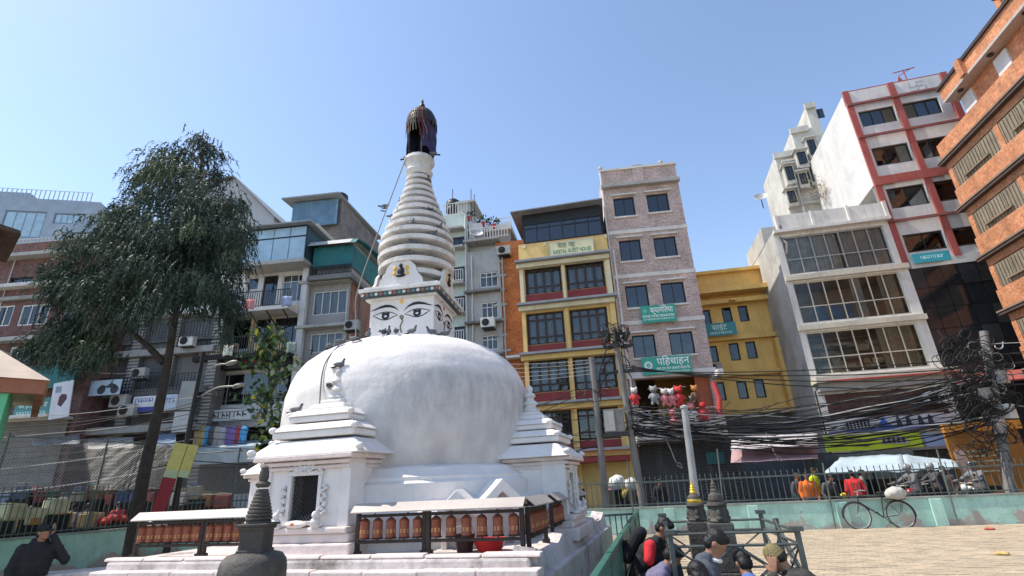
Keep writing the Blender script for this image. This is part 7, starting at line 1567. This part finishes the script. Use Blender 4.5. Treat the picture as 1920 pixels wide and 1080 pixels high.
for k in range(12):
    zz = 2.5 + .22 * k; cable(LB + Vector((.3 * zz / 5, 0, zz)), Vector((-4 + rn.uniform(-1, 1), 21.5, zz + rn.uniform(.2, 1.4))), rn.uniform(.1, .6), 'black cable from the lamp pole towards the clothes stall', 'cables right of the lamp pole', rn.uniform(.008, .016), m_cab, .06, seed=k + 230)
cable(atY(-40, 640, 12), atY(250, 700, 15), .25, 'single pale wire crossing in front of the tree crown at left', None, .012, m_cab2)
# yellow placards on the lamp pole
for k, (u0, u1, v0, v1) in enumerate(((318, 341, 833, 893), (344, 362, 836, 893))):
    c = atY((u0 + u1) / 2, (v0 + v1) / 2, 15.9); sc_ = 15.9 / 954 * .98; t = thing('placard', ('wider yellow placard on the lamp pole, red below', 'narrower yellow placard right of the lamp pole')[k], 'sign', c); t.rotation_euler = (0, R(10), 0); w_, h_ = (u1 - u0) * sc_ * 1.05, (v1 - v0) * sc_
    b = MB(); b.box(-w_ / 2, w_ / 2, -.015, .015, -h_ / 2, h_ / 2); b.build('board', mat('faded_yellow', (.66, .56, .18), .7, .1, 3), t); b = MB(); b.box(-w_ / 2, w_ / 2, -.018, -.015, -h_ / 2, -h_ * .28); b.build('pale_print', mat('pale_green_print', (.5, .55, .33), .7), t)
    if k == 0: b = MB(); b.box(-w_ / 2, w_ / 2, -.015, .015, -h_ / 2 - 1.0, -h_ / 2 - .01); b.build('red_board', mat('faded_red_board', (.32, .03, .04), .7), t)
# ================================================================== TREE: weeping conifer
m_bark = mat('dark_bark', (.05, .04, .034), .9, .3, 6, bump=.8, bscale=20)
def leafmat(name, c1, c2, tr=.25):
    m = bpy.data.materials.new(name); m.use_nodes = True; n = m.node_tree.nodes; l = m.node_tree.links; p = n['Principled BSDF']; p.inputs['Roughness'].default_value = .6; p.inputs['Specular IOR Level'].default_value = .25
    oi = n.new('ShaderNodeNewGeometry'); r = n.new('ShaderNodeMix'); r.data_type = 'RGBA'; l.new(oi.outputs['Random Per Island'], r.inputs[0]); r.inputs[6].default_value = (*c1, 1); r.inputs[7].default_value = (*c2, 1); l.new(r.outputs[2], p.inputs['Base Color'])
    tr_ = n.new('ShaderNodeBsdfTranslucent'); l.new(r.outputs[2], tr_.inputs[0]); x = n.new('ShaderNodeMixShader'); x.inputs[0].default_value = tr; o = n['Material Output']; l.new(p.outputs[0], x.inputs[1]); l.new(tr_.outputs[0], x.inputs[2]); l.new(x.outputs[0], o.inputs[0]); return m
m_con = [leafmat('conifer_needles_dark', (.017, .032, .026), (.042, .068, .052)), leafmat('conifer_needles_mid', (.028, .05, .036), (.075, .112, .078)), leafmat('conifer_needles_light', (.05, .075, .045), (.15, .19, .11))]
TY = 12.6
def T_(u, v, dy=0): return atY(u, v, TY + dy)
tr0 = T_(262, 950); tr0.z = 0
tree = thing('conifer_tree', 'tall dark weeping conifer with leaning trunk beside the left wall', 'tree', tr0)
axis = [Vector((tr0.x, TY, 0)), T_(268, 900), T_(290, 800), T_(305, 730), T_(318, 660), T_(330, 590), T_(348, 500), T_(362, 420), T_(374, 340), T_(382, 262)]
b = MB(); b.tube(smoothpath([a - tr0 for a in axis], 4), [.15 - .135 * (k / (4 * (len(axis) - 1))) for k in range(4 * (len(axis) - 1) + 1)], 10); b.build('trunk', m_bark, tree, smooth=True)
poly = [(378, 246), (405, 255), (428, 285), (425, 320), (445, 352), (462, 385), (478, 415), (476, 455), (460, 480), (470, 500), (455, 545), (440, 600), (415, 640), (395, 600), (370, 560), (355, 620), (330, 560), (300, 640), (282, 600), (262, 650), (235, 610), (215, 700), (190, 725), (165, 700), (130, 715), (105, 690), (60, 690), (45, 645), (75, 615), (95, 590), (72, 555), (85, 505), (108, 480), (118, 440), (165, 408), (215, 392), (228, 352), (255, 318), (285, 300), (300, 272), (330, 272), (352, 255)]
def inpoly(x, y):
    c = False
    for (x0, y0), (x1, y1) in zip(poly, poly[1:] + poly[:1]):
        if (y0 > y) != (y1 > y) and x < (x1 - x0) * (y - y0) / (y1 - y0) + x0: c = not c
    return c
def axis_at(v):
    L = [(262, 950), (290, 800), (318, 660), (330, 590), (348, 500), (362, 420), (374, 340), (382, 250)]
    for (u0, v0), (u1, v1) in zip(L, L[1:]):
        if v1 <= v <= v0: return u0 + (u1 - u0) * (v - v0) / (v1 - v0)
    return 382
rt = random.Random(9); tone = []; lo_ = []; fm_ = []; boughs = []; tries = 0
while len(boughs) < 235 and tries < 30000:
    tries += 1; u, v = rt.uniform(45, 480), rt.uniform(246, 715)
    loose = rt.random() < .14
    if loose and not inpoly(u, v): continue
    if not loose and not (inpoly(u - 20, v) and inpoly(u + 20, v) and inpoly(u, v - 12) and inpoly(u, v + 26)): continue
    wd = max(40, 235 - abs(v - 520) * .35) if v < 560 else 150
    dy = rt.uniform(-1, 1) * (.35 + 1.9 * max(0, 1 - ((u - axis_at(v)) / wd) ** 2)) * (.35 if v < 300 else 1)
    if any((u - a) ** 2 + (v - c) ** 2 < 15 ** 2 and abs(dy - d) < .7 for a, c, d in boughs): continue
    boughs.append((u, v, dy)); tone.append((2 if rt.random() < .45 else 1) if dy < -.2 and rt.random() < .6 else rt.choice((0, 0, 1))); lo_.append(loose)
b = MB(); bl = MB()
for k, (u, v, dy) in enumerate(boughs):
    c = T_(u, v, dy); av = min(930, v + rt.uniform(20, 60)); a = T_(axis_at(av), av)
    if k % 2 == 0 and v < 545:
        mid = a.lerp(c, .6) + Vector((0, 0, .25)); bl.tube(smoothpath([a - tr0, mid - tr0, c - tr0], 4), [.035, .032, .03, .028, .024, .02, .016, .012, .006], 5)
    out = (c - a); out.z *= .2; out = out.normalized() if out.length > .1 else Vector((rt.uniform(-1, 1), rt.uniform(-1, 1), 0)).normalized()
    shade = rt.random()
    sg_ = .55 if lo_[k] else 1
    for s_ in range(22 if lo_[k] else 50):
        st = c + Vector((rt.gauss(0, .19), rt.gauss(0, .2), rt.gauss(.08, .14))) * sg_; dirn = (out * rt.uniform(.1, .8) + Vector((rt.uniform(-.6, .6), rt.uniform(-.6, .6), rt.uniform(-.5, .35)))).normalized(); p = st.copy(); L_ = rt.uniform(.25, .6); n = 7
        side = dirn.cross(Vector((0, 0, 1))); side = side.normalized() if side.length > .01 else Vector((1, 0, 0))
        for j in range(n):                                           # drooping spray of fine needle tufts
            dirn = (dirn + Vector((rt.uniform(-.12, .12), rt.uniform(-.12, .12), -.42))).normalized(); q = p + dirn * L_ / n * 1.6; w_ = (.014, .019, .02, .018, .015, .011, .007)[j] * rt.uniform(.7, 1.3)
            for z_ in (0, 1):
                sd = (side * (1 - z_) + Vector((rt.uniform(-.9, .9), rt.uniform(-.9, .9), rt.uniform(-.5, .5)))).normalized(); tw = dirn.lerp(sd, .35 * z_).normalized() * (q - p).length
                i = len(b.v); A = p - tr0; Bq = A + tw; mm = A + tw * .5
                b.v += [tuple(A), tuple(mm + sd * w_), tuple(Bq), tuple(mm - sd * w_)]; b.f.append([i, i + 1, i + 2, i + 3]); fm_.append(tone[k] if rt.random() < .8 else 1)
            p = p + dirn * L_ / n
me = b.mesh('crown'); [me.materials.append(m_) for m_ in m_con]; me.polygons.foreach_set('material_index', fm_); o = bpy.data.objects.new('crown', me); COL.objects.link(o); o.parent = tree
bl.build('limbs', m_bark, tree, smooth=True)
b = MB(); b.tube(smoothpath([T_(306, 680) - tr0, T_(280, 652) - tr0, T_(245, 622) - tr0, T_(215, 600, -.3) - tr0]), [.085] * 6 + [.07] * 6 + [.05] * 7, 8); b.build('low_limb', m_bark, tree, smooth=True)
# ---- broadleaf sapling left of the dome
m_lf = [mat('leaf_green', (.05, .11, .02), .5, .2, 10, trans=0), mat('leaf_yellow', (.42, .36, .03), .5, .2, 10), mat('leaf_pale', (.2, .25, .14), .4, .2, 10), mat('leaf_dark', (.03, .06, .02), .5, .2, 10)]
SY = 11.2; sp0 = atY(520, 960, SY); sp0.z = 0
sap = thing('sapling', 'slender sapling with green and yellowing leaves left of the dome', 'tree', sp0)
st_ = [Vector((0, 0, 0)), atY(516, 850, SY) - sp0, atY(508, 760, SY) - sp0, atY(505, 690, SY) - sp0, atY(520, 610, SY) - sp0]
b = MB(); b.tube(smoothpath(st_, 5), [.035 - .028 * k / 20 for k in range(21)], 6); b.build('trunk', m_bark, sap, smooth=True)
lm = []
for m_ in m_lf:
    b = MB(); pts = [(0, 0), (.035, .03), (.05, .07), (.035, .11), (0, .15), (-.035, .11), (-.05, .07), (-.035, .03)]
    c = b.pt((0, .07, -.008)); ring = [b.pt((x, y, .012 * abs(x) / .05)) for x, y in pts]; b.f += [[c, ring[k], ring[(k + 1) % 8]] for k in range(8)]; me = b.mesh('leaf'); me.materials.append(m_); lm.append(me)
b = MB(); rl = random.Random(12); tips = []
for k in range(40):
    v = rl.uniform(620, 860); u0 = 508 + (v - 700) * .06; u = u0 + rl.gauss(0, 34) * (1 if v > 660 else .5); a = atY(u0, min(v + 25, 900), SY) - sp0; e = atY(u, v - 8, SY + rl.uniform(-.35, .35)) - sp0; b.tube([a, a.lerp(e, .5) + Vector((0, 0, .05)), e], [.009, .006, .003], 4); tips.append((a, e))
o = b.build('twigs', m_bark, sap); o['kind'] = 'stuff'
for k in range(290):
    a, e = rl.choice(tips); p = a.lerp(e, rl.uniform(.25, 1.1)) + Vector((rl.gauss(0, .07), rl.gauss(0, .09), rl.gauss(0, .09)))
    o = bpy.data.objects.new('leaf', lm[rl.choices((0, 1, 2, 3), (5, 1.3, 2.0, 4))[0]]); COL.objects.link(o); o.parent = sap; o.location = p; o.rotation_euler = (rl.uniform(-2.0, -.2), rl.uniform(-.7, .7), rl.uniform(0, 6.28)); s_ = rl.uniform(.7, 1.3); o.scale = (s_, s_, s_)
for c_ in (0, 2, 3):
    b = MB()
    for k in range(170):
        a, e = rl.choice(tips); p = a.lerp(e, rl.uniform(.1, 1.15)) + Vector((rl.gauss(0, .1), rl.gauss(0, .14), rl.gauss(0, .11))); b.M = Matrix.Translation(p) @ Matrix.Rotation(rl.uniform(0, 6.28), 4, 'Z') @ Matrix.Rotation(rl.uniform(-2.0, -.2), 4, 'X') @ Matrix.Scale(rl.uniform(.55, 1.1), 4)
        b.face([(0, 0, 0), (.04, .04, .01), (.045, .08, .008), (0, .15, 0), (-.045, .08, .008), (-.04, .04, .01)])
    o = b.build('far_leaves', m_lf[c_], sap); o['kind'] = 'stuff'
# ================================================================== TOY SHOP PLUSH, STALLS, GOODS
def plush(label, u, v, h, c1, c2, sit=False):
    x, z = K.p(u, v, -1.5); q = K.O + K.X * x + K.N * -1.5; t = thing('plush_bear', label, 'plush toy', (q.x, q.y, z - h / 2), -K.a + rn.uniform(-.3, .3), 'plush toys at the shop balcony'); k = h
    m1 = mat('plush_%02x%02x%02x' % tuple(int(c * 255) for c in c1), c1, .7, .25, 9, bump=.6, bscale=25, spec=.3); m2 = mat('plush_%02x%02x%02x' % tuple(int(c * 255) for c in c2), c2, .7, .25, 9, bump=.6, bscale=25, spec=.3)
    b = MB(); b.ball((0, 0, .36 * k), (.2 * k, .17 * k, .27 * k), 10, 8)
    for sx in (-1, 1): capsule(b, (sx * .1 * k, 0, .2 * k), (sx * .13 * k, -.05 * k, .04 * k), .09 * k, .075 * k); capsule(b, (sx * .16 * k, -.02, .5 * k), (sx * .25 * k, -.06 * k, .34 * k), .07 * k, .06 * k)
    remesh(b, 'body', m1, t, .03, 2); b = MB(); b.ball((0, -.02, .76 * k), (.19 * k, .17 * k, .17 * k), 12, 8)
    for sx in (-1, 1): b.ball((sx * .14 * k, 0, .92 * k), .065 * k, 8, 6)
    b.ball((0, -.17 * k, .72 * k), (.08 * k, .05 * k, .06 * k), 8, 6); hd_ = remesh(b, 'head', m2, t, .03, 2)
    for sx in (-1, 1): b = MB(); b.ball((sx * .065 * k, -.175 * k, .79 * k), .018 * k, 6, 5); b.build('eye', m_black, hd_)
    return t
red, pk, wh, gy, br = (.6, .05, .05), (.68, .22, .22), (.62, .58, .56), (.3, .3, .3), (.2, .1, .06)
for a in (('red and white plush toy at the left post of the toy shop', 1190, 742, .8, red, wh), ('grey plush toy hanging in the shop, second from left', 1226, 740, .85, gy, gy), ('white plush with pink dress, left one of a pair', 1246, 744, .8, pk, wh), ('white plush with pink dress, right one of a pair', 1259, 744, .8, pk, wh), ('red wrapped plush right of the white pair', 1273, 742, .95, red, red), ('brown capped plush near the shop side panel', 1303, 738, .8, br, (.5, .2, .05)), ('big pink wrapped plush hanging outside the balcony', 1262, 785, 1.0, pk, pk), ('white and pink plush on the balcony rail right of the post', 1297, 772, .85, wh, pk), ('red plush on the balcony rail at the right end', 1318, 770, .9, red, red), ('small dark plush on the shop counter', 1296, 752, .5, br, gy)): plush(*a)
P = K.p(1337, 716, -1.45); Q_ = K.p(1349, 778, -1.45); o_ = K.O + K.X * P[0] + K.N * -1.45; b = MB(); b.tube([(0, 0, 0), (.12, -.03, (Q_[1] - P[1]) * .5), ((Q_[0] - P[0]), 0, Q_[1] - P[1])], [.09, .11, .12], 10); b.build('bolster', mat('red_wrap', (.65, .06, .05), .4, .15, 8, spec=.6), None, loc=(o_.x, o_.y, P[1]), smooth=True, label='long red wrapped bolster hanging at the shop corner', cat='bolster')
def sheet(label, name, m, pts, cat, nx=10, ny=6, amp=.05, seed=1):
    """cloth sheet over four corner points (a b / d c), sagging and uneven"""
    a, b_, c, d = [Vector(p) for p in pts]; t = thing(name, label, cat, a); g_ = MB(); idx = []
    for j in range(ny + 1):
        row = []
        for i in range(nx + 1):
            s_, t_ = i / nx, j / ny; p = a.lerp(b_, s_).lerp(d.lerp(c, s_), t_); p.z += amp * mnoise.noise((s_ * 5, t_ * 4, seed)) - amp * math.sin(s_ * math.pi) * math.sin(t_ * math.pi); row.append(g_.pt(p - a))
        idx.append(row)
    for r0, r1 in zip(idx, idx[1:]): g_.f += [[r0[i], r0[i + 1], r1[i + 1], r1[i]] for i in range(nx)]
    o = g_.build('cloth', m, t, smooth=True); s_ = o.modifiers.new('s', 'SOLIDIFY'); s_.thickness = .015; return t
m_tarp = mat('pale_blue_tarp', (.42, .53, .60), .6, .12, 2, streak=.2, bump=.3, bscale=6)
def ST(u, v, o): d = ray(u, v); t_ = (WP.dot(WN) + o) / d.dot(WN); return EYEP + d * t_
pk_ = ST(1690, 852, 4.3); A1, A2, A3, A4 = ST(1545, 888, 3.0), ST(1800, 878, 2.8), ST(1790, 862, 5.3), ST(1575, 858, 5.3)
sheet('pale blue tarpaulin roof over the street stall, left slope', 'tarpaulin', m_tarp, (A1, ST(1700, 884, 2.8), pk_, A4), 'tarpaulin', seed=3, amp=.07); sheet('pale blue tarpaulin roof over the street stall, right slope', 'tarpaulin', m_tarp, (ST(1701, 884, 2.8), A2, A3, pk_ + Vector((.02, 0, -.02))), 'tarpaulin', seed=4, amp=.07)
for k, (u, v0, v1, c, lb) in enumerate(((1450, 812, 836, (.5, .46, .47), 'pale awning sheet left of the lime banner, upper'), (1452, 836, 860, (.42, .27, .29), 'pink awning sheet below the pale one'))):
    a, b_ = ST(1372, v0 + 8, 5.8), ST(1532, v0, 5.8); c_, d_ = ST(1534, v1, 4.6), ST(1370, v1 + 8, 4.6); sheet(lb, 'awning_sheet', mat('awning_%d' % k, c, .7, .12, 3, streak=.3), (d_, c_, b_, a), 'awning', amp=.06, seed=7 + k)
t = thing('shop_board', 'orange brown shop board behind the fence at far right', 'sign', ST(1860, 960, 5.0) * Vector((1, 1, 0)).length * 0 + Vector((ST(1860, 930, 5.0).x, ST(1860, 930, 5.0).y, 0)), -R(12)); b = MB(); b.box(-.8, 1.5, 0, .1, .1, 2.7); b.build('panel', mat('orange_brown_board', (.36, .15, .03), .7, .15, 1.5, streak=.2), t); b = MB(); b.box(-.85, 1.55, -.2, 0, 2.6, 2.9); b.build('header', mat('orange_header', (.5, .2, .03), .7), t); b = MB(); b.box(-.7, -.35, -.02, -.001, .9, 2.0); b.build('portrait_print', mat('portrait_pale', (.5, .35, .28), .7), t)
for k in range(5): b = MB(); b.box(-.3, .9 - .1 * k, -.012, -.001, 1.9 - .17 * k, 1.95 - .17 * k); b.build('print_line', mat('print_cream', (.6, .5, .3), .7), t)
# wrapped bundles by the twin poles, cartons and red bags on the left
for k, (u, v, r_, c, lb) in enumerate(((1157, 905, .3, (.62, .62, .62), 'white wrapped bundle on top beside the power pole'), (1158, 928, .3, (.55, .32, .6), 'lilac wrapped bundle by the power pole'), (1172, 925, .28, (.75, .5, .12), 'yellow wrapped bundle by the power pole'), (1183, 908, .26, (.6, .6, .58), 'grey white bundle right of the power pole'), (1188, 928, .26, (.45, .25, .14), 'brown bundle right of the yellow one'), (1073, 905, .3, (.65, .63, .6), 'white bundle left of the power poles'), (1818, 927, .28, (.6, .62, .62), 'white box bundle by the orange shop board'), (1585, 935, .2, (.7, .55, .03), 'yellow bag near the bicycle'))):
    p = ST(u, v, 2.6); t = thing('wrapped_bundle', lb, 'bundle', p, rn.random(), 'wrapped goods in the street'); b = MB(); b.ball((0, 0, 0), (r_ * 1.1, r_, r_ * .9), 10, 8); o = remesh(b, 'wrap', mat('bundle_%d' % k, c, .45, .12, 6, bump=.5, bscale=14, spec=.5), t, .06, 1)
    for v_ in o.data.vertices: v_.co += v_.normal * .05 * mnoise.noise(v_.co * 7)
    b = MB(); b.box(-r_ * 1.2, r_ * 1.2, -r_ * .9, r_ * .9, -max(.1, p.z - .0), -r_ * .75); b.build('trestle', m_dark, t)
crt = mat('carton', (.42, .31, .17), .85, .15, 4); crc = mat('cream_cloth', (.6, .55, .36), .85, .15, 5); cro = mat('orange_box', (.5, .22, .06), .8, .15, 4)
LN = Vector((-LD.y, LD.x, 0))
for k, (u, v, m_, lb) in enumerate(((8, 985, crt, 'brown carton at the left edge behind the fence'), (20, 960, crc, 'cream cloth bundle on the brown carton'), (50, 985, cro, 'orange carton second from the left edge'), (62, 968, crc, 'cream bundle above the orange carton'), (105, 950, crc, 'tall cream box with folded cloth'), (110, 975, cro, 'orange carton below the tall cream box'), (85, 985, crt, 'small brown carton between the orange ones'), (170, 975, crt, 'brown carton right of the man with the phone'))):
    d = ray(u, v); nn = LN if LN.x < 0 else -LN; t_ = (A_ + nn * .9).dot(nn) / d.dot(nn); p = EYEP + d * t_
    t = thing('carton', lb, 'box', (p.x, p.y, p.z), math.atan2(LD.y, LD.x) + rn.uniform(-.3, .3), 'cartons behind the left wall'); b = MB(); b.box(-.24, .24, -.2, .2, -.2, .18); b.build('box', m_, t, bevel=.03); b = MB(); b.box(-.2, .2, -.16, .16, .18, .21); b.build('flap', crc, t, rot=(rn.uniform(-.1, .1), .1, 0)); b = MB(); b.box(-.3, .3, -.25, .25, -p.z, -.21); b.build('stand', m_dark, t)
for k, (u, v) in enumerate(((195, 978), (212, 972), (226, 974))):
    d = ray(u, v); t_ = (A_ + nn * .7).dot(nn) / d.dot(nn); p = EYEP + d * t_; t = thing('red_bag', ('first', 'second', 'third')[k] + ' red cloth bag from the left, behind the wall near the wheels', 'bag', p, 0, 'red bags behind the left wall'); b = MB(); b.ball((0, 0, 0), (.22, .18, .13), 10, 8); o = remesh(b, 'cloth', mat('red_bag_cloth', (.5, .05, .04), .8, .2, 6, bump=.5, bscale=12), t, .04, 1)
    for v_ in o.data.vertices: v_.co += v_.normal * .04 * mnoise.noise(v_.co * 8 + Vector((k, 0, 0)))
    b = MB(); b.box(-.25, .25, -.2, .2, -p.z, -.12); b.build('stand', m_dark, t)
# litter and a flat stone on the plaza
for k, (u, v, c, lb) in enumerate(((1880, 1040, (.6, .42, .15), 'crumpled yellow wrapper lying on the plaza'), (1856, 993, (.5, .12, .08), 'red scrap near the foot of the wall'))):
    p = atZ(u, v, .02); b = MB(); b.ball((0, 0, .02), (.14, .07, .03), 10, 6); o = b.build('litter', mat('litter_%d' % k, c, .6), None, loc=p, label=lb, cat='litter')
    for v_ in o.data.vertices: v_.co += v_.normal * .03 * mnoise.noise(v_.co * 30)
# street shop fronts deep shade: dark stall counter under the tarpaulin
p = ST(1660, 930, 5.2); t = thing('stall_counter', 'grey green shutter stall front under the pale blue tarpaulin', 'stall', (p.x, p.y, 0), -R(12)); b = MB(); b.box(-2.3, 1.7, 0, .6, 0, 1.15); b.build('counter', m_dark, t); b = MB(); b.box(-2.2, 1.6, .62, .7, 0, 2.1); b.build('back_panel', mat('grey_green_panel', (.10, .13, .13), .7, .2, 2, streak=.3), t)
for x in (-2.2, -.3, 1.6): b = MB(); b.tube([(x, -.3, 0), (x, -.3, 2.0)], .025, 6); b.build('stall_pole', m_rail, t)
# roof plants on the grey house
rp = random.Random(3)
for k, (u, v) in enumerate(((878, 398), (905, 408), (925, 412))):
    x, z = G.p(u, v, .3); q = G.O + G.X * x + G.N * .3; t = thing('potted_plant', ('leftmost', 'middle', 'rightmost')[k] + ' potted plant on the roof terrace right of the spire', 'plant', (q.x, q.y, z - .3), 0, 'roof terrace plants'); b = MB(); b.lathe([(.1, -.25), (.14, 0), (.12, 0)], 10); b.build('pot', m_red_p, t); b = MB()
    for j in range(60):
        d_ = Vector((rp.gauss(0, 1), rp.gauss(0, 1), abs(rp.gauss(.6, .6)))).normalized(); c_ = d_ * rp.uniform(.1, .38); sd = d_.cross(Vector((rp.random(), rp.random(), rp.random()))).normalized() * .04; b.face([c_, c_ + d_ * .06 + sd, c_ + d_ * .18, c_ + d_ * .06 - sd])
    b.build('foliage', m_lf[3], t)

# ================================================================== ROOF AND WALL CLUTTER
def on(B, u, v, y): x, z = B.p(u, v, y); q = B.O + B.X * x + B.N * y; return Vector((q.x, q.y, z))
m_tank = mat('black_tank', (.025, .025, .027), .5, .1)
for k, (B, u, v, y, lb) in enumerate(((Rb, 640, 372, 3, 'black water tank behind the brick rooftop block'), (Mi, 850, 385, 3.5, 'black water tank on the mint house roof'), (Mb, 20, 470, 3, 'black water tank on the maroon house'))):
    p = on(B, u, v, y); t = thing('water_tank', lb, 'water tank', p - Vector((0, 0, .6)), 0, 'roof water tanks'); b = MB(); b.lathe([(.45, 0), (.48, .05), (.48, .3), (.46, .33), (.48, .36), (.48, .7), (.46, .73), (.46, .8), (.3, .95), (.16, 1.0), (.16, 1.05), (.02, 1.06)], 20); b.build('tank', m_tank, t, smooth=True); b = MB()
    for a in range(4): b.tube([(.4 * math.cos(R(45 + 90 * a)), .4 * math.sin(R(45 + 90 * a)), -.7), (.4 * math.cos(R(45 + 90 * a)), .4 * math.sin(R(45 + 90 * a)), 0)], .03, 5)
    b.build('stand', m_rail, t)
for k, (B, u, v, y, lb) in enumerate(((Q, 1427, 372, 1.2, 'satellite dish on the corner of the glass fronted building'), (G, 893, 440, -.2, 'satellite dish on the grey house terrace'), (L, 470, 500, -1.0, 'satellite dish at the balcony beside the tree'))):
    p = on(B, u, v, y); t = thing('satellite_dish', lb, 'satellite dish', p, R(-20 + 30 * k), 'satellite dishes'); b = MB(); b.lathe([(.02, 0), (.15, .02), (.28, .07), (.36, .13), (.35, .135), (.27, .08), (.02, .012)], 18); b.build('dish', m_frame_a, t, smooth=True, rot=(R(55), 0, 0)); b = MB(); b.tube([(0, .02, -.6), (0, .02, 0)], .025, 6); b.build('mast', m_rail, t)
for k, (B, u, v, y, lb) in enumerate(((S, 262, 700, -.45, 'air conditioner box on the pillar left of the trunk'), (S, 352, 640, -.4, 'air conditioner box high right of the trunk'), (Te, 660, 610, -.3, 'air conditioner box at the brick flank corner'), (G, 915, 605, -.5, 'air conditioner box on the grey house ledge'), (O, 945, 470, -.35, 'air conditioner box on top of the orange brick end'), (Q, 1752, 745, -.4, 'air conditioner box right of the brown shutter'), (C, 1340, 690, -.4, 'air conditioner box on the ochre house'))):
    p = on(B, u, v, y); t = thing('air_conditioner', lb, 'air conditioner', p, -B.a, 'wall air conditioners'); b = MB(); b.box(-.36, .36, -.14, .16, -.25, .25); b.build('casing', m_frame_w if k % 2 else m_conc, t, bevel=.02); b = MB(); b.lathe([(.19, 0), (.19, .03), (.05, .04)], 16); b.build('fan_grille', m_dark, t, loc=(-.1, -.14, 0), rot=(R(90), 0, 0)); b = MB(); b.box(-.3, .3, -.1, max(.3, -y), -.3, -.255); b.build('bracket', m_rail, t)
# drain pipes, cable bundles and conduits on the facades (each a part of its house)
rn = random.Random(5)
for B, lst in ((Y, ((1150, 470, 840),)), (G, ((884, 480, 700), (941, 480, 700))), (Te, ((575, 540, 760), (653, 540, 700))), (L, ((573, 505, 700), (508, 580, 700))), (Mb, ((30, 485, 780), (100, 485, 780)))):
    for u, v0, v1 in lst:
        x, z1 = B.p(u, v0, -.06); z0 = B.p(u, v1, -.06)[1]; pts = []
        n = 8
        for k in range(n + 1): pts.append((x + .05 * mnoise.noise((k * .9, u, 0)), -.07, z1 + (z0 - z1) * k / n))
        b = MB(); b.tube(pts, rn.choice((.018, .03, .045)), 6); b.build('conduit', rn.choice((m_rail, m_frame_w, m_conc)), B.o, smooth=True)
# washing on the balcony rails
for k, (u, v, c, lb) in enumerate(((455, 560, (.5, .5, .55), 'grey towel over the upper balcony rail'), (470, 562, (.55, .2, .2), 'faded red cloth over the upper balcony rail'), (540, 556, (.3, .35, .5), 'blue cloth over the upper balcony rail'), (430, 648, (.6, .58, .5), 'cream cloth over the lower balcony rail'), (548, 642, (.25, .3, .25), 'green cloth over the lower balcony rail'))):
    p = on(L, u, v, -1.17); b = MB(); n = 6; ra = []
    for j in range(6): ra.append([b.pt((-.25 + .5 * i / n, -.03 - .02 * math.sin(i * 2 + k), -.5 * j / 5 + .03 * math.sin(i + j))) for i in range(n + 1)])
    for r0, r1 in zip(ra, ra[1:]): b.f += [[r0[i], r0[i + 1], r1[i + 1], r1[i]] for i in range(n)]
    o = b.build('laundry', mat('laundry_%d' % k, c, .9, .15, 6), None, loc=p, rot=-L.a, smooth=True, label=lb, cat='laundry', group='washing on the balconies'); s_ = o.modifiers.new('s', 'SOLIDIFY'); s_.thickness = .02
# parked motorbikes and hawkers' clutter behind the left fence
for k, (u, Y_) in enumerate(((95, 18.5), (150, 19.2), (250, 19.0), (420, 21.0))):
    p = atY(u, 950, Y_); bike_at(('blue', 'grey', 'black', 'white')[k] + ' parked motorbike behind the left fence, ' + ('nearest the hut', 'left of the tree', 'behind the tree trunk', 'below the clothes stall')[k], p, R(70 + 20 * k), ((.05, .1, .3), (.2, .2, .2), (.02, .02, .02), (.5, .5, .5))[k])

# stall goods and small awnings along the left street, behind the fence
rg = random.Random(44); cols = [('blue', (.06, .16, .4)), ('white', (.6, .6, .58)), ('red', (.5, .06, .05)), ('green', (.07, .25, .12)), ('cream', (.6, .52, .36)), ('grey', (.25, .25, .26)), ('orange', (.6, .22, .05)), ('teal', (.05, .25, .27))]
for k in range(16):
    u = 15 + k * 27; nm, c = cols[k % 8]; c = [x * .38 + .04 for x in c]; Y_ = 19.4 + rg.uniform(0, 1.2); p = atY(u, 935 + rg.uniform(-10, 8), Y_); w_, h_ = rg.uniform(.18, .34), rg.uniform(.14, .3)
    t = thing('stall_goods', '%s pack of stall goods on a rack behind the left fence, %s from the left' % (nm, (ords + ['thirteenth', 'fourteenth', 'fifteenth', 'sixteenth'])[k]), 'goods', p, rg.uniform(-.4, .4), 'goods along the left street'); b = MB(); b.box(-w_, w_, -.18, .18, -.2, h_, top=(.92, .85)); o = b.build('pack', mat('goods_' + nm, c, .8, .3, 6, bump=.6, bscale=14), t, bevel=.03)
    b = MB(); b.box(-w_ * .8, w_ * .3, -.14, .14, h_, h_ + rg.uniform(.05, .2)); b.build('top_pack', mat('goods_' + cols[(k * 3 + 1) % 8][0], c), t, bevel=.02)
    b = MB(); b.box(-.35, .35, -.18, .18, -p.z, -.205); b.build('rack', m_dark, t)
for k, (u0, u1, v0, v1, c, lb) in enumerate(((60, 150, 812, 836, (.22, .22, .23), 'grey sheet awning over the left street shops'), (165, 250, 822, 842, (.32, .31, .29), 'dull awning sheet left of the tree trunk'), (275, 330, 815, 838, (.12, .2, .3), 'blue awning sheet right of the tree trunk'))):
    a, b_, c_, d_ = on(S, u0, v1, -2.4), on(S, u1, v1 - 3, -2.4), on(S, u1, v0 - 3, -.8), on(S, u0, v0, -.8); sheet(lb, 'awning_sheet', mat('left_awning_%d' % k, c, .75, .2, 3, streak=.4), (a, b_, c_, d_), 'awning', amp=.08, seed=20 + k)
